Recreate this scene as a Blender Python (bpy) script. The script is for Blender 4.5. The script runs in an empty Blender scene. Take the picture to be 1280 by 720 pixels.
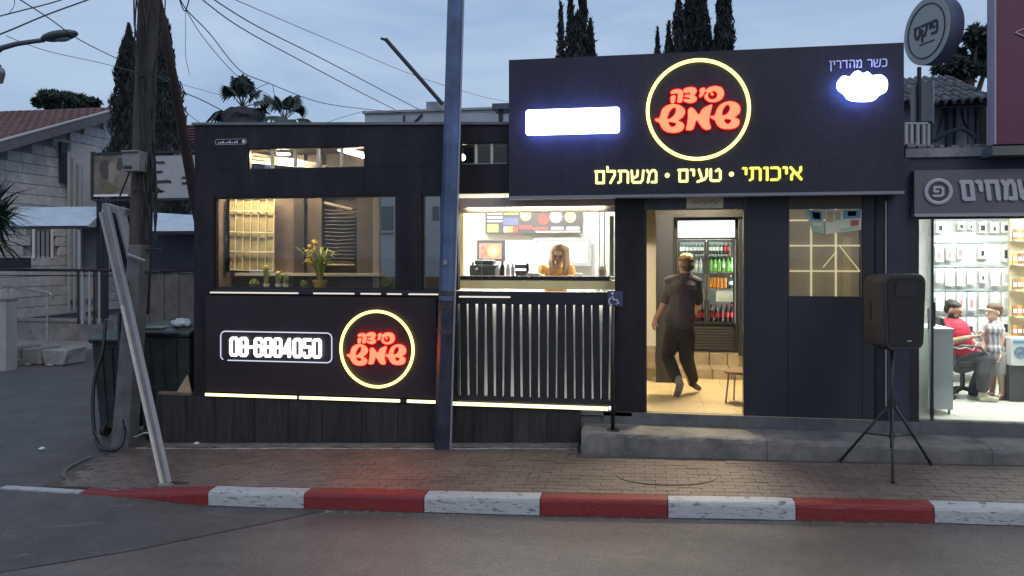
import bpy, bmesh, math, random
from mathutils import Vector, Matrix
import numpy as np
random.seed(7)
R = math.radians
SC = bpy.context.scene
COL = SC.collection

# ------------------------------------------------------------ camera, sky, sun, exposure
YAW = R(9.8)
CAMZ = 1.715
cam = bpy.data.cameras.new('camera')
cam.sensor_fit = 'HORIZONTAL'
cam.sensor_width = 36.0
cam.lens = 36.0 * 960 / 1280
cam.shift_y = -(360 - 321) / 1280.0
cam.clip_start = .05
cam.clip_end = 3000
camo = bpy.data.objects.new('camera', cam)
COL.objects.link(camo)
camo.location = (0, 0, CAMZ)
camo.rotation_euler = (R(90), 0, YAW)
SC.camera = camo

SUN_EL, SUN_AZ = R(42), R(145)          # behind the camera, to the right
world = bpy.data.worlds.new('World')
SC.world = world
world.use_nodes = True
wn = world.node_tree.nodes
wl = world.node_tree.links
wn.clear()
wo = wn.new('ShaderNodeOutputWorld')
bg = wn.new('ShaderNodeBackground')
bg.inputs['Strength'].default_value = 0.1
sky = wn.new('ShaderNodeTexSky')
sky.sky_type = 'NISHITA'
sky.sun_disc = False
sky.sun_elevation = SUN_EL
sky.sun_rotation = SUN_AZ
sky.air_density = 1.6
sky.dust_density = 2.0
sky.ozone_density = 2.0
tc = wn.new('ShaderNodeTexCoord')
mp = wn.new('ShaderNodeMapping')
mp.inputs['Scale'].default_value = (1.0, 1.0, 3.6)
mp.inputs['Rotation'].default_value = (0.12, 0.1, 0.4)
nz = wn.new('ShaderNodeTexNoise')
nz.inputs['Scale'].default_value = 2.6
nz.inputs['Detail'].default_value = 7
nz.inputs['Roughness'].default_value = .58
nz.inputs['Distortion'].default_value = .5
cr = wn.new('ShaderNodeValToRGB')
cr.color_ramp.elements[0].position = .32
cr.color_ramp.elements[0].color = (3.0, 4.4, 7.0, 1)
cr.color_ramp.elements[1].position = .70
cr.color_ramp.elements[1].color = (5.5, 6.9, 8.9, 1)
mx = wn.new('ShaderNodeMix')
mx.data_type = 'RGBA'
mx.inputs['Factor'].default_value = .82
wl.new(tc.outputs['Generated'], mp.inputs['Vector'])
wl.new(mp.outputs['Vector'], nz.inputs['Vector'])
wl.new(nz.outputs['Fac'], cr.inputs['Fac'])
wl.new(sky.outputs['Color'], mx.inputs['A'])
wl.new(cr.outputs['Color'], mx.inputs['B'])
wl.new(mx.outputs['Result'], bg.inputs['Color'])
wl.new(bg.outputs['Background'], wo.inputs['Surface'])

sun = bpy.data.lights.new('sun', 'SUN')
sun.energy = .75
sun.angle = R(25)
sun.color = (1.0, .86, .72)
suno = bpy.data.objects.new('sun', sun)
COL.objects.link(suno)
sd = Vector((math.sin(SUN_AZ) * math.cos(SUN_EL), math.cos(SUN_AZ) * math.cos(SUN_EL), math.sin(SUN_EL)))
suno.rotation_euler = sd.to_track_quat('Z', 'Y').to_euler()

SC.view_settings.view_transform = 'Standard'
SC.view_settings.look = 'None'
SC.view_settings.exposure = 0
SC.view_settings.gamma = 1
SC.view_settings.use_curve_mapping = False
SC.cycles.max_bounces = 6
SC.cycles.transparent_max_bounces = 12
SC.cycles.sample_clamp_indirect = 6

# ------------------------------------------------------------ measuring: where a sight line meets an upright plane y = Y
CY, SY = math.cos(YAW), math.sin(YAW)
def P(px, py, Y):
    u = (px - 640) / 960.0
    d = Y / (CY + u * SY)
    return Vector((d * (-SY + u * CY), Y, CAMZ - (py - 321) / 960.0 * d))
def X(px, Y): return P(px, 321, Y).x
def Z(px, py, Y): return P(px, py, Y).z
FY = 8.6                                   # plane of the shop fronts

# ------------------------------------------------------------ materials
MATS = {}
def mat(name, col, rough=.6, metal=0.0, var=0.0, vscale=4.0, bump=0.0, bscale=40.0, col2=None, emit=None, es=0.0,
        objvar=0.0, stretch=None, spec=None, trans=0.0, speck=0.0, sscale=90.0):
    if name in MATS: return MATS[name]
    m = bpy.data.materials.new(name)
    m.use_nodes = True
    nt = m.node_tree
    N, L = nt.nodes, nt.links
    b = N['Principled BSDF']
    b.inputs['Roughness'].default_value = rough
    b.inputs['Metallic'].default_value = metal
    if spec is not None: b.inputs['Specular IOR Level'].default_value = spec
    c = (*col, 1)
    b.inputs['Base Color'].default_value = c
    geo = N.new('ShaderNodeNewGeometry')
    vec = geo.outputs['Position']
    if stretch:
        mp_ = N.new('ShaderNodeMapping')
        mp_.inputs['Scale'].default_value = stretch
        L.new(vec, mp_.inputs['Vector'])
        vec = mp_.outputs['Vector']
    out = None
    if var > 0 or col2:
        n = N.new('ShaderNodeTexNoise')
        n.inputs['Scale'].default_value = vscale
        n.inputs['Detail'].default_value = 8
        n.inputs['Roughness'].default_value = .65
        L.new(vec, n.inputs['Vector'])
        r = N.new('ShaderNodeValToRGB')
        r.color_ramp.elements[0].position = .36
        r.color_ramp.elements[1].position = .66
        c2 = col2 if col2 else tuple(x * (1 + var) for x in col)
        c1 = col if col2 else tuple(x * (1 - var) for x in col)
        r.color_ramp.elements[0].color = (*c1, 1)
        r.color_ramp.elements[1].color = (*c2, 1)
        L.new(n.outputs['Fac'], r.inputs['Fac'])
        out = r.outputs['Color']
        # roughness varies a little as well
        mr = N.new('ShaderNodeMapRange')
        mr.inputs['To Min'].default_value = max(0.02, rough * .8)
        mr.inputs['To Max'].default_value = min(1, rough * 1.2)
        L.new(n.outputs['Fac'], mr.inputs['Value'])
        L.new(mr.outputs['Result'], b.inputs['Roughness'])
    if speck > 0:
        for sc_, am in ((sscale, speck), (sscale * .12, speck * .35)):
            n3 = N.new('ShaderNodeTexNoise')
            n3.inputs['Scale'].default_value = sc_
            n3.inputs['Detail'].default_value = 3
            L.new(geo.outputs['Position'], n3.inputs['Vector'])
            m3 = N.new('ShaderNodeMapRange')
            m3.inputs['From Min'].default_value = .34; m3.inputs['From Max'].default_value = .66
            m3.inputs['To Min'].default_value = 1 - am; m3.inputs['To Max'].default_value = 1 + am
            L.new(n3.outputs['Fac'], m3.inputs['Value'])
            vm = N.new('ShaderNodeVectorMath'); vm.operation = 'SCALE'
            if out: L.new(out, vm.inputs[0])
            else: vm.inputs[0].default_value = col
            L.new(m3.outputs['Result'], vm.inputs['Scale'])
            out = vm.outputs['Vector']
    if objvar > 0:
        oi = N.new('ShaderNodeObjectInfo')
        hv = N.new('ShaderNodeHueSaturation')
        mr = N.new('ShaderNodeMapRange')
        mr.inputs['To Min'].default_value = 1 - objvar
        mr.inputs['To Max'].default_value = 1 + objvar
        L.new(oi.outputs['Random'], mr.inputs['Value'])
        L.new(mr.outputs['Result'], hv.inputs['Value'])
        if out: L.new(out, hv.inputs['Color'])
        else: hv.inputs['Color'].default_value = c
        out = hv.outputs['Color']
    if out: L.new(out, b.inputs['Base Color'])
    if bump > 0:
        n2 = N.new('ShaderNodeTexNoise')
        n2.inputs['Scale'].default_value = bscale
        n2.inputs['Detail'].default_value = 5
        L.new(vec, n2.inputs['Vector'])
        bp = N.new('ShaderNodeBump')
        bp.inputs['Strength'].default_value = bump
        bp.inputs['Distance'].default_value = .02
        L.new(n2.outputs['Fac'], bp.inputs['Height'])
        L.new(bp.outputs['Normal'], b.inputs['Normal'])
    if emit:
        b.inputs['Emission Color'].default_value = (*emit, 1)
        b.inputs['Emission Strength'].default_value = es
    if trans: b.inputs['Transmission Weight'].default_value = trans
    MATS[name] = m
    return m
def glow(name, col, s):
    if name in MATS: return MATS[name]
    m = bpy.data.materials.new(name)
    m.use_nodes = True
    N, L = m.node_tree.nodes, m.node_tree.links
    N.clear()
    e = N.new('ShaderNodeEmission')
    e.inputs['Color'].default_value = (*col, 1)
    e.inputs['Strength'].default_value = s
    o = N.new('ShaderNodeOutputMaterial')
    L.new(e.outputs[0], o.inputs['Surface'])
    MATS[name] = m
    return m
def glass(name, tint=(.92, .95, .96), refl=.9, haze=0.0):
    if name in MATS: return MATS[name]
    m = bpy.data.materials.new(name)
    m.use_nodes = True
    N, L = m.node_tree.nodes, m.node_tree.links
    N.clear()
    t = N.new('ShaderNodeBsdfTransparent')
    t.inputs[0].default_value = (*tint, 1)
    g = N.new('ShaderNodeBsdfGlossy')
    g.inputs['Roughness'].default_value = .03
    f = N.new('ShaderNodeFresnel')
    f.inputs['IOR'].default_value = 1.45
    x = N.new('ShaderNodeMixShader')
    ml = N.new('ShaderNodeMath'); ml.operation = 'MULTIPLY'; ml.inputs[1].default_value = refl
    o = N.new('ShaderNodeOutputMaterial')
    L.new(f.outputs[0], ml.inputs[0]); L.new(ml.outputs[0], x.inputs[0])
    L.new(t.outputs[0], x.inputs[1]); L.new(g.outputs[0], x.inputs[2])
    L.new(x.outputs[0], o.inputs['Surface'])
    MATS[name] = m
    return m

BLACK = mat('black panel', (.017, .014, .019), .5, var=.5, vscale=2.2, bump=.10, bscale=3, spec=.3, stretch=(1.6, 1.6, .5), speck=.10, sscale=30)
SIGNB = mat('sign board', (.028, .026, .043), .45, var=.3, stretch=(1, 1, .5), speck=.12, sscale=25, vscale=.9, spec=.3, bump=.1, bscale=2)
FRAME = mat('dark frame', (.018, .018, .022), .35, var=.2)
SKIRT = mat('skirting boards', (.020, .018, .021), .55, var=.5, vscale=3, stretch=(6, 1, .6), bump=.1, objvar=.25)
WHITEW = mat('white wall', (.78, .78, .76), .6, var=.03)
CREAM = mat('cream paint', (.82, .66, .32), .5, var=.08, vscale=3)
METAL = mat('galvanised metal', (.32, .33, .34), .45, .6, var=.25, vscale=6)
DMETAL = mat('dark metal', (.03, .03, .035), .4, .5)
BLUEPOLE = mat('blue painted steel', (.085, .125, .23), .42, .25, var=.3, vscale=2.2, bump=.08, bscale=14)
RUST = mat('rusty tape', (.05, .04, .045), .7, var=.5, vscale=12)
WOODP = mat('weathered pole wood', (.060, .048, .045), .85, var=.45, vscale=5, stretch=(5, 5, .4), bump=.5, bscale=20)
CONC = mat('concrete', (.20, .19, .185), .85, var=.3, vscale=3, bump=.35, bscale=25)
CONCD = mat('dirty concrete', (.085, .085, .085), .85, col2=(.20, .19, .18), vscale=3.2, bump=.4, bscale=20)
GLASS = glass('clear glass')
BLACKPL = mat('black plastic', (.018, .018, .02), .45, bump=.05)
RUBBER = mat('rubber', (.012, .012, .012), .7)

# ------------------------------------------------------------ mesh building
class MB:
    def __init__(s): s.v, s.f, s.m = [], [], []
    def add(s, vs, fs, mi=0):
        o = len(s.v)
        s.v += [tuple(v) for v in vs]
        s.f += [tuple(i + o for i in f) for f in fs]
        s.m += [mi] * len(fs)
        return s
    def box(s, x0, x1, y0, y1, z0, z1, mi=0):
        x0, x1 = min(x0, x1), max(x0, x1); y0, y1 = min(y0, y1), max(y0, y1); z0, z1 = min(z0, z1), max(z0, z1)
        return s.hexa([(x0, y0, z0), (x1, y0, z0), (x1, y0, z1), (x0, y0, z1)],
                      [(x0, y1, z0), (x1, y1, z0), (x1, y1, z1), (x0, y1, z1)], mi)
    def hexa(s, a, b, mi=0):
        # a: front loop, b: back loop (same order)
        return s.add(list(a) + list(b), [(0, 1, 2, 3), (7, 6, 5, 4), (0, 4, 5, 1), (1, 5, 6, 2), (2, 6, 7, 3), (3, 7, 4, 0)], mi)
    def prism(s, pts, y0, y1, mi=0):
        # pts: (x, z) outline, extruded along y
        n = len(pts)
        area = sum(pts[i][0] * pts[(i + 1) % n][1] - pts[(i + 1) % n][0] * pts[i][1] for i in range(n))
        if area < 0: pts = pts[::-1]
        a = [(x, y0, z) for x, z in pts]; b = [(x, y1, z) for x, z in pts]
        fs = [tuple(range(n)), tuple(range(2 * n - 1, n - 1, -1))]
        fs += [(i, i + n, (i + 1) % n + n, (i + 1) % n) for i in range(n)]
        return s.add(a + b, fs, mi)
    def cone(s, p0, p1, r0, r1=None, n=12, mi=0, caps=True, sq=None):
        r1 = r0 if r1 is None else r1
        p0, p1 = Vector(p0), Vector(p1)
        d = (p1 - p0)
        if d.length < 1e-7: return s
        q = d.normalized().to_track_quat('Z', 'Y')
        vs = []
        for p, r in ((p0, r0), (p1, r1)):
            for k in range(n):
                a = 2 * math.pi * (k + .5) / n
                vs.append(p + q @ Vector((math.cos(a) * r * (sq or 1), math.sin(a) * r, 0)))
        fs = [(k, (k + 1) % n, (k + 1) % n + n, k + n) for k in range(n)]
        if caps: fs += [tuple(range(n - 1, -1, -1)), tuple(range(n, 2 * n))]
        return s.add(vs, fs, mi)
    def tube(s, pts, r, n=6, mi=0, flat=1.0, closed=False, axis=None):
        # swept tube; r number or list; flat squashes along `axis`
        pts = [Vector(p) for p in pts]
        k = len(pts)
        rs = r if isinstance(r, (list, tuple)) else [r] * k
        vs = []
        up = Vector(axis) if axis else None
        for i, p in enumerate(pts):
            if closed: t = pts[(i + 1) % k] - pts[i - 1]
            else: t = pts[min(i + 1, k - 1)] - pts[max(i - 1, 0)]
            t.normalize()
            u = up if up else (Vector((0, 0, 1)) if abs(t.z) < .9 else Vector((0, 1, 0)))
            a = t.cross(u).normalized(); b = a.cross(t).normalized() if not up else up
            for j in range(n):
                th = 2 * math.pi * (j + .5) / n
                vs.append(p + a * math.cos(th) * rs[i] + b * math.sin(th) * rs[i] * flat)
        fs = []
        for i in range(k if closed else k - 1):
            o, q = i * n, ((i + 1) % k) * n
            fs += [(o + j, o + (j + 1) % n, q + (j + 1) % n, q + j) for j in range(n)]
        if not closed: fs += [tuple(range(n - 1, -1, -1)), tuple((k - 1) * n + j for j in range(n))]
        return s.add(vs, fs, mi)
    def ball(s, c, r, n=10, mi=0, sc=(1, 1, 1), rot=None):
        m = n // 2 + 1
        c = Vector(c)
        vs, fs = [], []
        for i in range(1, m):
            ph = math.pi * i / m
            for j in range(n):
                th = 2 * math.pi * j / n
                v = Vector((math.sin(ph) * math.cos(th) * sc[0], math.sin(ph) * math.sin(th) * sc[1], math.cos(ph) * sc[2])) * r
                if rot: v = rot @ v
                vs.append(c + v)
        t0 = Vector((0, 0, r * sc[2])); t1 = -t0
        if rot: t0 = rot @ t0; t1 = rot @ t1
        vs += [c + t0, c + t1]
        T, B = len(vs) - 2, len(vs) - 1
        for i in range(m - 2):
            for j in range(n):
                a, b = i * n + j, i * n + (j + 1) % n
                fs.append((a, a + n, b + n, b))
        for j in range(n):
            fs.append((T, j, (j + 1) % n))
            fs.append((B, (m - 2) * n + (j + 1) % n, (m - 2) * n + j))
        return s.add(vs, fs, mi)
    def lathe(s, c, prof, n=14, mi=0, sx=1, sy=1):
        c = Vector(c)
        vs = []
        for r, z in prof:
            for j in range(n):
                a = 2 * math.pi * j / n
                vs.append(c + Vector((r * math.cos(a) * sx, r * math.sin(a) * sy, z)))
        fs = []
        for i in range(len(prof) - 1):
            for j in range(n):
                a, b = i * n + j, i * n + (j + 1) % n
                fs.append((a, b, b + n, a + n))
        fs += [tuple(range(n - 1, -1, -1)), tuple((len(prof) - 1) * n + j for j in range(n))]
        return s.add(vs, fs, mi)
    def build(s, name, mats, parent=None, smooth=False, bevel=0.0, label=None):
        me = bpy.data.meshes.new(name)
        me.from_pydata(s.v, [], s.f)
        if not isinstance(mats, (list, tuple)): mats = [mats]
        for m in mats: me.materials.append(m)
        if len(mats) > 1: me.polygons.foreach_set('material_index', s.m)
        if smooth: me.polygons.foreach_set('use_smooth', [True] * len(me.polygons))
        me.update()
        o = bpy.data.objects.new(name, me)
        COL.objects.link(o)
        if bevel > 0:
            bv = o.modifiers.new('bevel', 'BEVEL'); bv.width = bevel; bv.segments = 2; bv.limit_method = 'ANGLE'
            bv.angle_limit = R(50)
        if parent: put(o, parent)
        if label: o['label'] = label
        return o
def wloc(o):
    v = o.location.copy()
    while o.parent:
        o = o.parent
    return o.location.copy()
def put(o, parent):
    o.parent = parent
    root = parent
    while root.parent: root = root.parent
    if parent is root: o.matrix_parent_inverse = Matrix.Translation(-root.location)
    else: o.matrix_parent_inverse = Matrix.Identity(4)
    # a sub-part of a part that itself sits at its parent's world frame keeps world coordinates as they are
def thing(name, label, cat, loc=(0, 0, 0), group=None):
    o = bpy.data.objects.new(name, None)
    COL.objects.link(o)
    o.location = loc
    o.empty_display_size = .2
    o['label'] = label; o['category'] = cat
    if group: o['group'] = group
    return o
def tag(o, label, cat, group=None):
    o['label'] = label; o['category'] = cat
    if group: o['group'] = group
    return o
def struct(o):
    o['kind'] = 'structure'
    return o
def stuff(o):
    o['kind'] = 'stuff'
    return o
def pieces(name, mesh, places, parent, label=None):
    """alike pieces sharing one mesh: places = [(loc, rot, scale)] in world space"""
    for loc, rot, sc in places:
        o = bpy.data.objects.new(name, mesh)
        COL.objects.link(o)
        o.location = loc; o.rotation_euler = rot; o.scale = sc
        put(o, parent)
def unit_box(name, m, bev=.0):
    bm = bmesh.new()
    bmesh.ops.create_cube(bm, size=1)
    if bev: bmesh.ops.bevel(bm, geom=bm.edges[:], offset=bev, segments=1, affect='EDGES')
    me = bpy.data.meshes.new(name)
    bm.to_mesh(me); bm.free()
    me.materials.append(m)
    return me

# ------------------------------------------------------------ ground levels
def kerb_top(x):
    return float(np.interp(x, [-9, -5.9, -4.93, -4.5, -4.09, -.93, 2.31, 8], [-.605, -.600, -.58, -.548, -.512, -.41, -.303, -.18]))
def road_z(x):
    return float(np.interp(x, [-30, -9, -5.9, -4.93, -4.09, -.93, 2.31, 8, 30], [-.62, -.612, -.607, -.617, -.655, -.566, -.439, -.30, -.20]))
def facade_z(x):
    return float(np.interp(x, [-9, -5.9, -2.38, -.7, 3.6, 8], [-.612, -.576, -.432, -.358, -.268, -.20]))
def pav(x, y):
    t = min(1, max(0, (y - 6.7) / 1.9))
    return kerb_top(x) * (1 - t) + facade_z(x) * t

ASPH = mat('asphalt', (.108, .095, .085), .38, col2=(.165, .146, .130), vscale=1.3, bump=.8, bscale=110, stretch=(.6, 1.6, 1), speck=.30, sscale=75)
ASPH2 = mat('older asphalt', (.068, .063, .060), .46, col2=(.100, .093, .088), vscale=1.6, bump=.7, bscale=110, speck=.34, sscale=80)
EARTH = mat('bare ground', (.10, .095, .085), .9, var=.3, vscale=.3)

def sheet(name, xs, ys, fz, m, dz=0):
    vs = [(x, y, fz(x, y) + dz) for y in ys for x in xs]
    nx = len(xs)
    fs = [(j * nx + i, j * nx + i + 1, (j + 1) * nx + i + 1, (j + 1) * nx + i) for j in range(len(ys) - 1) for i in range(nx - 1)]
    o = MB().add(vs, fs).build(name, m, smooth=True)
    return struct(o)
gx = [-1500, -300, -60, -30] + [x * .5 for x in range(-40, 41)] + [30, 60, 300, 1500]
sheet('ground', gx, [-1500, -100, -20, 0, 4, 7, 12, 40, 100, 400, 1500], lambda x, y: -.95, EARTH)
rx = [-60, -30] + [-20 + i * .4 for i in range(0, 100)] + [22, 30, 60]
sheet('road', rx, [-9, -4, 0, 3, 4.5, 5.5, 6.1, 6.4, 6.78], lambda x, y: road_z(x) + (.004 * (6.7 - y) if y < 6.7 else 0), ASPH)
# side street running away to the left of the kiosk
sheet('side_street', [-60, -30, -16, -12, -9, -8, -7.4, -7.0, -6.6, -6.2, -5.9, -5.5], [6.782, 7.5, 8.5, 9.5, 11, 13, 16, 22, 40],
      lambda x, y: -.612 + .002 * (x + 6), ASPH2)
# darker, older asphalt patch on the left of the carriageway, edge running diagonally
a0, a1 = P(388, 642, 6.62), P(120, 770, 3.0)
prow = []
yy = [6.66, 6.2, 5.6, 5.0, 4.2, 3.0, 1.0]
for y in yy:
    t = (6.66 - y) / 5.66
    xr = -2.9 - 1.05 * (6.66 - y)
    prow.append((xr, y))
vs, fs = [], []
NP = 26
for xr, y in prow:
    for i in range(NP):
        x = xr + (-20 - xr) * (i / (NP - 1)) ** 1.3
        vs.append((x, y, road_z(x) + .004 * (6.7 - y) + .005))
for j in range(len(prow) - 1):
    for i in range(NP - 1):
        fs.append((j * NP + i, (j + 1) * NP + i, (j + 1) * NP + i + 1, j * NP + i + 1))
struct(MB().add(vs, fs).build('road_patch', ASPH2, smooth=True))

# pavement bed, then pavers
BED = mat('pavement bed', (.075, .062, .054), .9, var=.2)
PAVER = mat('clay pavers', (.115, .088, .077), .42, col2=(.168, .132, .115), vscale=2.2, bump=.4, bscale=60, objvar=.10, speck=.25, sscale=60)
pavement = struct(MB().add([(0, 0, -2), (0.01, 0, -2), (0, .01, -2)], [(0, 1, 2)]).build('pavement', BED))
me = pavement.data
xs = [-6.15 + i * .25 for i in range(60)]
ys = [6.86, 7.3, 7.8, 8.3, 8.62]
def corner_x(y):                                 # rounded end of the pavement towards the side street
    return -5.95 - .35 * math.sin(min(1, max(0, (y - 6.7) / 1.3)) * math.pi / 2) if y < 8.0 else -6.3 - (y - 8.0) * 1.4
vs = [(max(x, corner_x(y)), y, pav(x, y) - .010) for y in ys for x in xs]
nx = len(xs)
fs = [(j * nx + i, j * nx + i + 1, (j + 1) * nx + i + 1, (j + 1) * nx + i) for j in range(len(ys) - 1) for i in range(nx - 1)]
me.clear_geometry(); me.from_pydata(vs, [], fs); me.update()
pm = unit_box('paver', PAVER, .018)
front, rest = [], MB()
row = 0
y = 6.915
cand = []
while y < 8.34:
    x = -6.3 + (.1 if row % 2 else 0)
    while x < 6.4:
        if x - .1 > corner_x(y) + .14 and not (y > 7.97 and x > -.72):
            cand.append((x, y, row))
        x += .2
    y += .1; row += 1
vis = [c for c in cand if -5.9 < c[0] < 2.9]
vis.sort(key=lambda c: (c[2], abs(c[0] + 1.2)))
sel = set(vis[:298])
for x, y, r_ in cand:
    rr = random.Random(int(x * 1000) * 7919 + r_)
    z = pav(x, y) - .028 + rr.uniform(-.0022, .0022)
    sl = math.atan((pav(x + .1, y) - pav(x - .1, y)) / .2)
    sly = math.atan((pav(x, y + .05) - pav(x, y - .05)) / .1)
    if (x, y, r_) in sel:
        front.append(((x, y, z), (sly + rr.uniform(-.01, .01), -sl + rr.uniform(-.006, .006), 0), (.194, .094, .06)))
    else:
        hx, hy = .097, .047
        q = [(x - hx, y - hy), (x + hx, y - hy), (x + hx, y + hy), (x - hx, y + hy)]
        e = rr.uniform(-.003, .003)
        rest.hexa([(a, b, pav(a, b) - .03) for a, b in q], [(a, b, pav(a, b) + .001 + e) for a, b in q])
pieces('paver', pm, front, pavement)
# hexa() built bottom->top gives inward faces; fix by flipping
def flip(o):
    bm = bmesh.new(); bm.from_mesh(o.data); bmesh.ops.recalc_face_normals(bm, faces=bm.faces[:]); bm.to_mesh(o.data); bm.free()
ro = rest.build('paver_field', PAVER, pavement); flip(ro); stuff(ro)
# uneven mortar strip between pavers and the wall foot
ms = MB()
n = 60
xa, xb = -6.0, -.72
top, bot = [], []
for i in range(n + 1):
    x = xa + (xb - xa) * i / n
    w = .05 * math.sin(i * .7) * random.random() + random.uniform(-.015, .015)
    top.append((x, 8.60, pav(x, 8.6) + .004)); bot.append((x, 8.345 + w, pav(x, 8.34) + .006))
ms.add(bot + top, [(i, i + 1, n + 2 + i, n + 1 + i) for i in range(n)])
so = ms.build('mortar_strip', mat('old mortar', (.085, .078, .075), .85, col2=(.17, .155, .15), vscale=6, bump=.5, bscale=30), pavement)
cm = MB()
pts = [(xa + (xb - xa) * i / n, 8.31 + random.uniform(-.012, .012)) for i in range(n + 1)]
cm.tube([(x, y, pav(x, y) + .004) for x, y in pts], [random.uniform(.006, .020) for _ in pts], 6, flat=.4)
cm.build('mortar_joint', mat('pale mortar', (.34, .31, .29), .8, var=.4, vscale=9), pavement)
# curved rim of a sunken round cover
mc = MB()
c0 = Vector((.20, 7.42, 0))
pts = []
for k in range(40):
    a = R(180 + 5 + k * 170 / 39)
    x, y = c0.x + .47 * math.cos(a), c0.y + .30 * math.sin(a)
    pts.append((x, y, pav(x, y) + .004))
mc.tube(pts, [.003 + .011 * math.sin(math.pi * k / 39) for k in range(40)], 6, flat=.4)
mo = mc.build('cover_rim', mat('cover rim', (.02, .018, .018), .7), pavement)
# rounded edging course at the pavement's left end: two curved lines of edging
for off, rr_ in ((0, .022), (.26, .014)):
    e = MB(); pts = []
    for k in range(24):
        t = k / 23
        y = 6.78 + t * 1.15
        x = corner_x(y) + off + (.9 * (1 - t) ** 5)
        pts.append((x, y, pav(x, y) - .002))
    e.tube(pts, rr_, 6, flat=.3, axis=(0, 0, 1))
    e.build('edging_course', mat('edging', (.11, .10, .095), .8, var=.3, vscale=8), pavement)

# kerb: painted stones, red and white by turns
KR = mat('red kerb paint', (.30, .020, .020), .5, col2=(.36, .035, .03), vscale=7, bump=.35, bscale=30)
def chipped(name, base, under, lo, hi):
    m = mat(name, base, .55, bump=.4, bscale=25)
    N, L = m.node_tree.nodes, m.node_tree.links
    g = N.new('ShaderNodeNewGeometry'); mpn = N.new('ShaderNodeMapping'); mpn.inputs['Scale'].default_value = (2.2, 2.2, 9)
    mpn.inputs['Rotation'].default_value = (0, .12, 0)
    n1 = N.new('ShaderNodeTexNoise'); n1.inputs['Scale'].default_value = 4.6; n1.inputs['Detail'].default_value = 9; n1.inputs['Roughness'].default_value = .72
    r = N.new('ShaderNodeValToRGB'); r.color_ramp.elements[0].position = lo; r.color_ramp.elements[1].position = hi
    r.color_ramp.elements[0].color = (*under, 1); r.color_ramp.elements[1].color = (*base, 1)
    L.new(g.outputs['Position'], mpn.inputs[0]); L.new(mpn.outputs[0], n1.inputs['Vector']); L.new(n1.outputs['Fac'], r.inputs[0])
    L.new(r.outputs[0], N['Principled BSDF'].inputs['Base Color'])
    return m
KW = chipped('white kerb paint', (.39, .405, .415), (.11, .11, .115), .385, .44)
KR = chipped('red kerb paint worn', (.20, .016, .018), (.085, .035, .032), .34, .47)
kerb = struct(MB().box(-4.2, 6.9, 6.79, 6.86, -.85, -.75).build('kerb', CONC))
kme = kerb.data
def kerb_stone(x0, x1, m, lab):
    k = MB(); n = 6
    prof = lambda x: [(6.700, road_z(x) - .05), (6.700, kerb_top(x) - .035), (6.708, kerb_top(x) - .012), (6.725, kerb_top(x)),
                      (6.855, kerb_top(x) + .002), (6.855, road_z(x) - .05)]
    vs = []
    for i in range(n + 1):
        x = x0 + (x1 - x0) * i / n
        for (y, z) in prof(x):
            vs.append((x, y + random.uniform(-.003, .003), z + random.uniform(-.002, .002)))
    fs = []
    for i in range(n):
        for j in range(5): fs.append((i * 6 + j, (i + 1) * 6 + j, (i + 1) * 6 + j + 1, i * 6 + j + 1))
    fs += [(0, 1, 2, 3, 4, 5), tuple(n * 6 + j for j in range(5, -1, -1))]
    k.add(vs, fs)
    o = k.build('kerbstone', m, kerb, label=lab)
    flip(o)
kpx = [100, 260, 380, 530, 675, 835, 995, 1168]
kx = [X(p, 6.7) for p in kpx] + [X(1168, 6.7) + 1.12 * i for i in range(1, 4)]
kx[0] = -5.45
for i in range(len(kx) - 1):
    red = i % 2 == 0
    nsub = 1
    kerb_stone(kx[i] + .004, kx[i + 1] - .004, KR if red else KW, 'red painted kerbstone' if red else 'chipped white painted kerbstone')
# flush white edge line at the crossing
e = MB()
x0, x1 = -6.35, -5.47
e.hexa([(x0, 6.69, road_z(x0) + .001), (x1, 6.69, road_z(x1) + .001), (x1, 6.78, road_z(x1) + .001), (x0, 6.78, road_z(x0) + .001)],
       [(x0, 6.69, road_z(x0) + .014), (x1, 6.69, road_z(x1) + .016), (x1, 6.78, road_z(x1) + .016), (x0, 6.78, road_z(x0) + .014)])
o = e.build('kerbstone', KW, kerb, label='flush white end of the kerb'); flip(o)

# ------------------------------------------------------------ the pizza kiosk: walls, roof, rooms
T1, T0, W1, W0 = 3.02, 2.77, 2.435, 1.34
xl = X(243, FY); xr = X(1108, FY)
xs_sign = X(636, 8.35)
kiosk = thing('pizza_kiosk', 'low black panelled kiosk with flat roof, serving hatch and open doorway', 'kiosk', (xl, FY, -.05))
def roof_z(x): return 3.325 - .030 * (x - xl)
def kbox(name, px0, px1, z0, z1, y0, y1, m, parent=kiosk, bevel=0.0, Yp=FY, label=None):
    return MB().box(X(px0, Yp), X(px1, Yp), y0, y1, z0, z1).build(name, m, parent, bevel=bevel, label=label)
# front: posts
for a, b, z0, z1 in ((243, 267.5, -.05, 2.44), (495.5, 527.5, 1.33, 2.44), (552, 573, 1.33, 2.44), (768.5, 806, -.04, 2.46), (1094, 1108, -.03, 2.44)):
    kbox('post', a, b, z0, z1, FY - .012, FY + .09, BLACK, bevel=.004)
# wall below the windows
kbox('lower_wall', 267.5, 573, -.05, 1.255, FY, FY + .08, BLACK)
kbox('sill', 267.5, 573, 1.262, 1.322, FY - .03, FY + .11, FRAME, bevel=.004)
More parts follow.
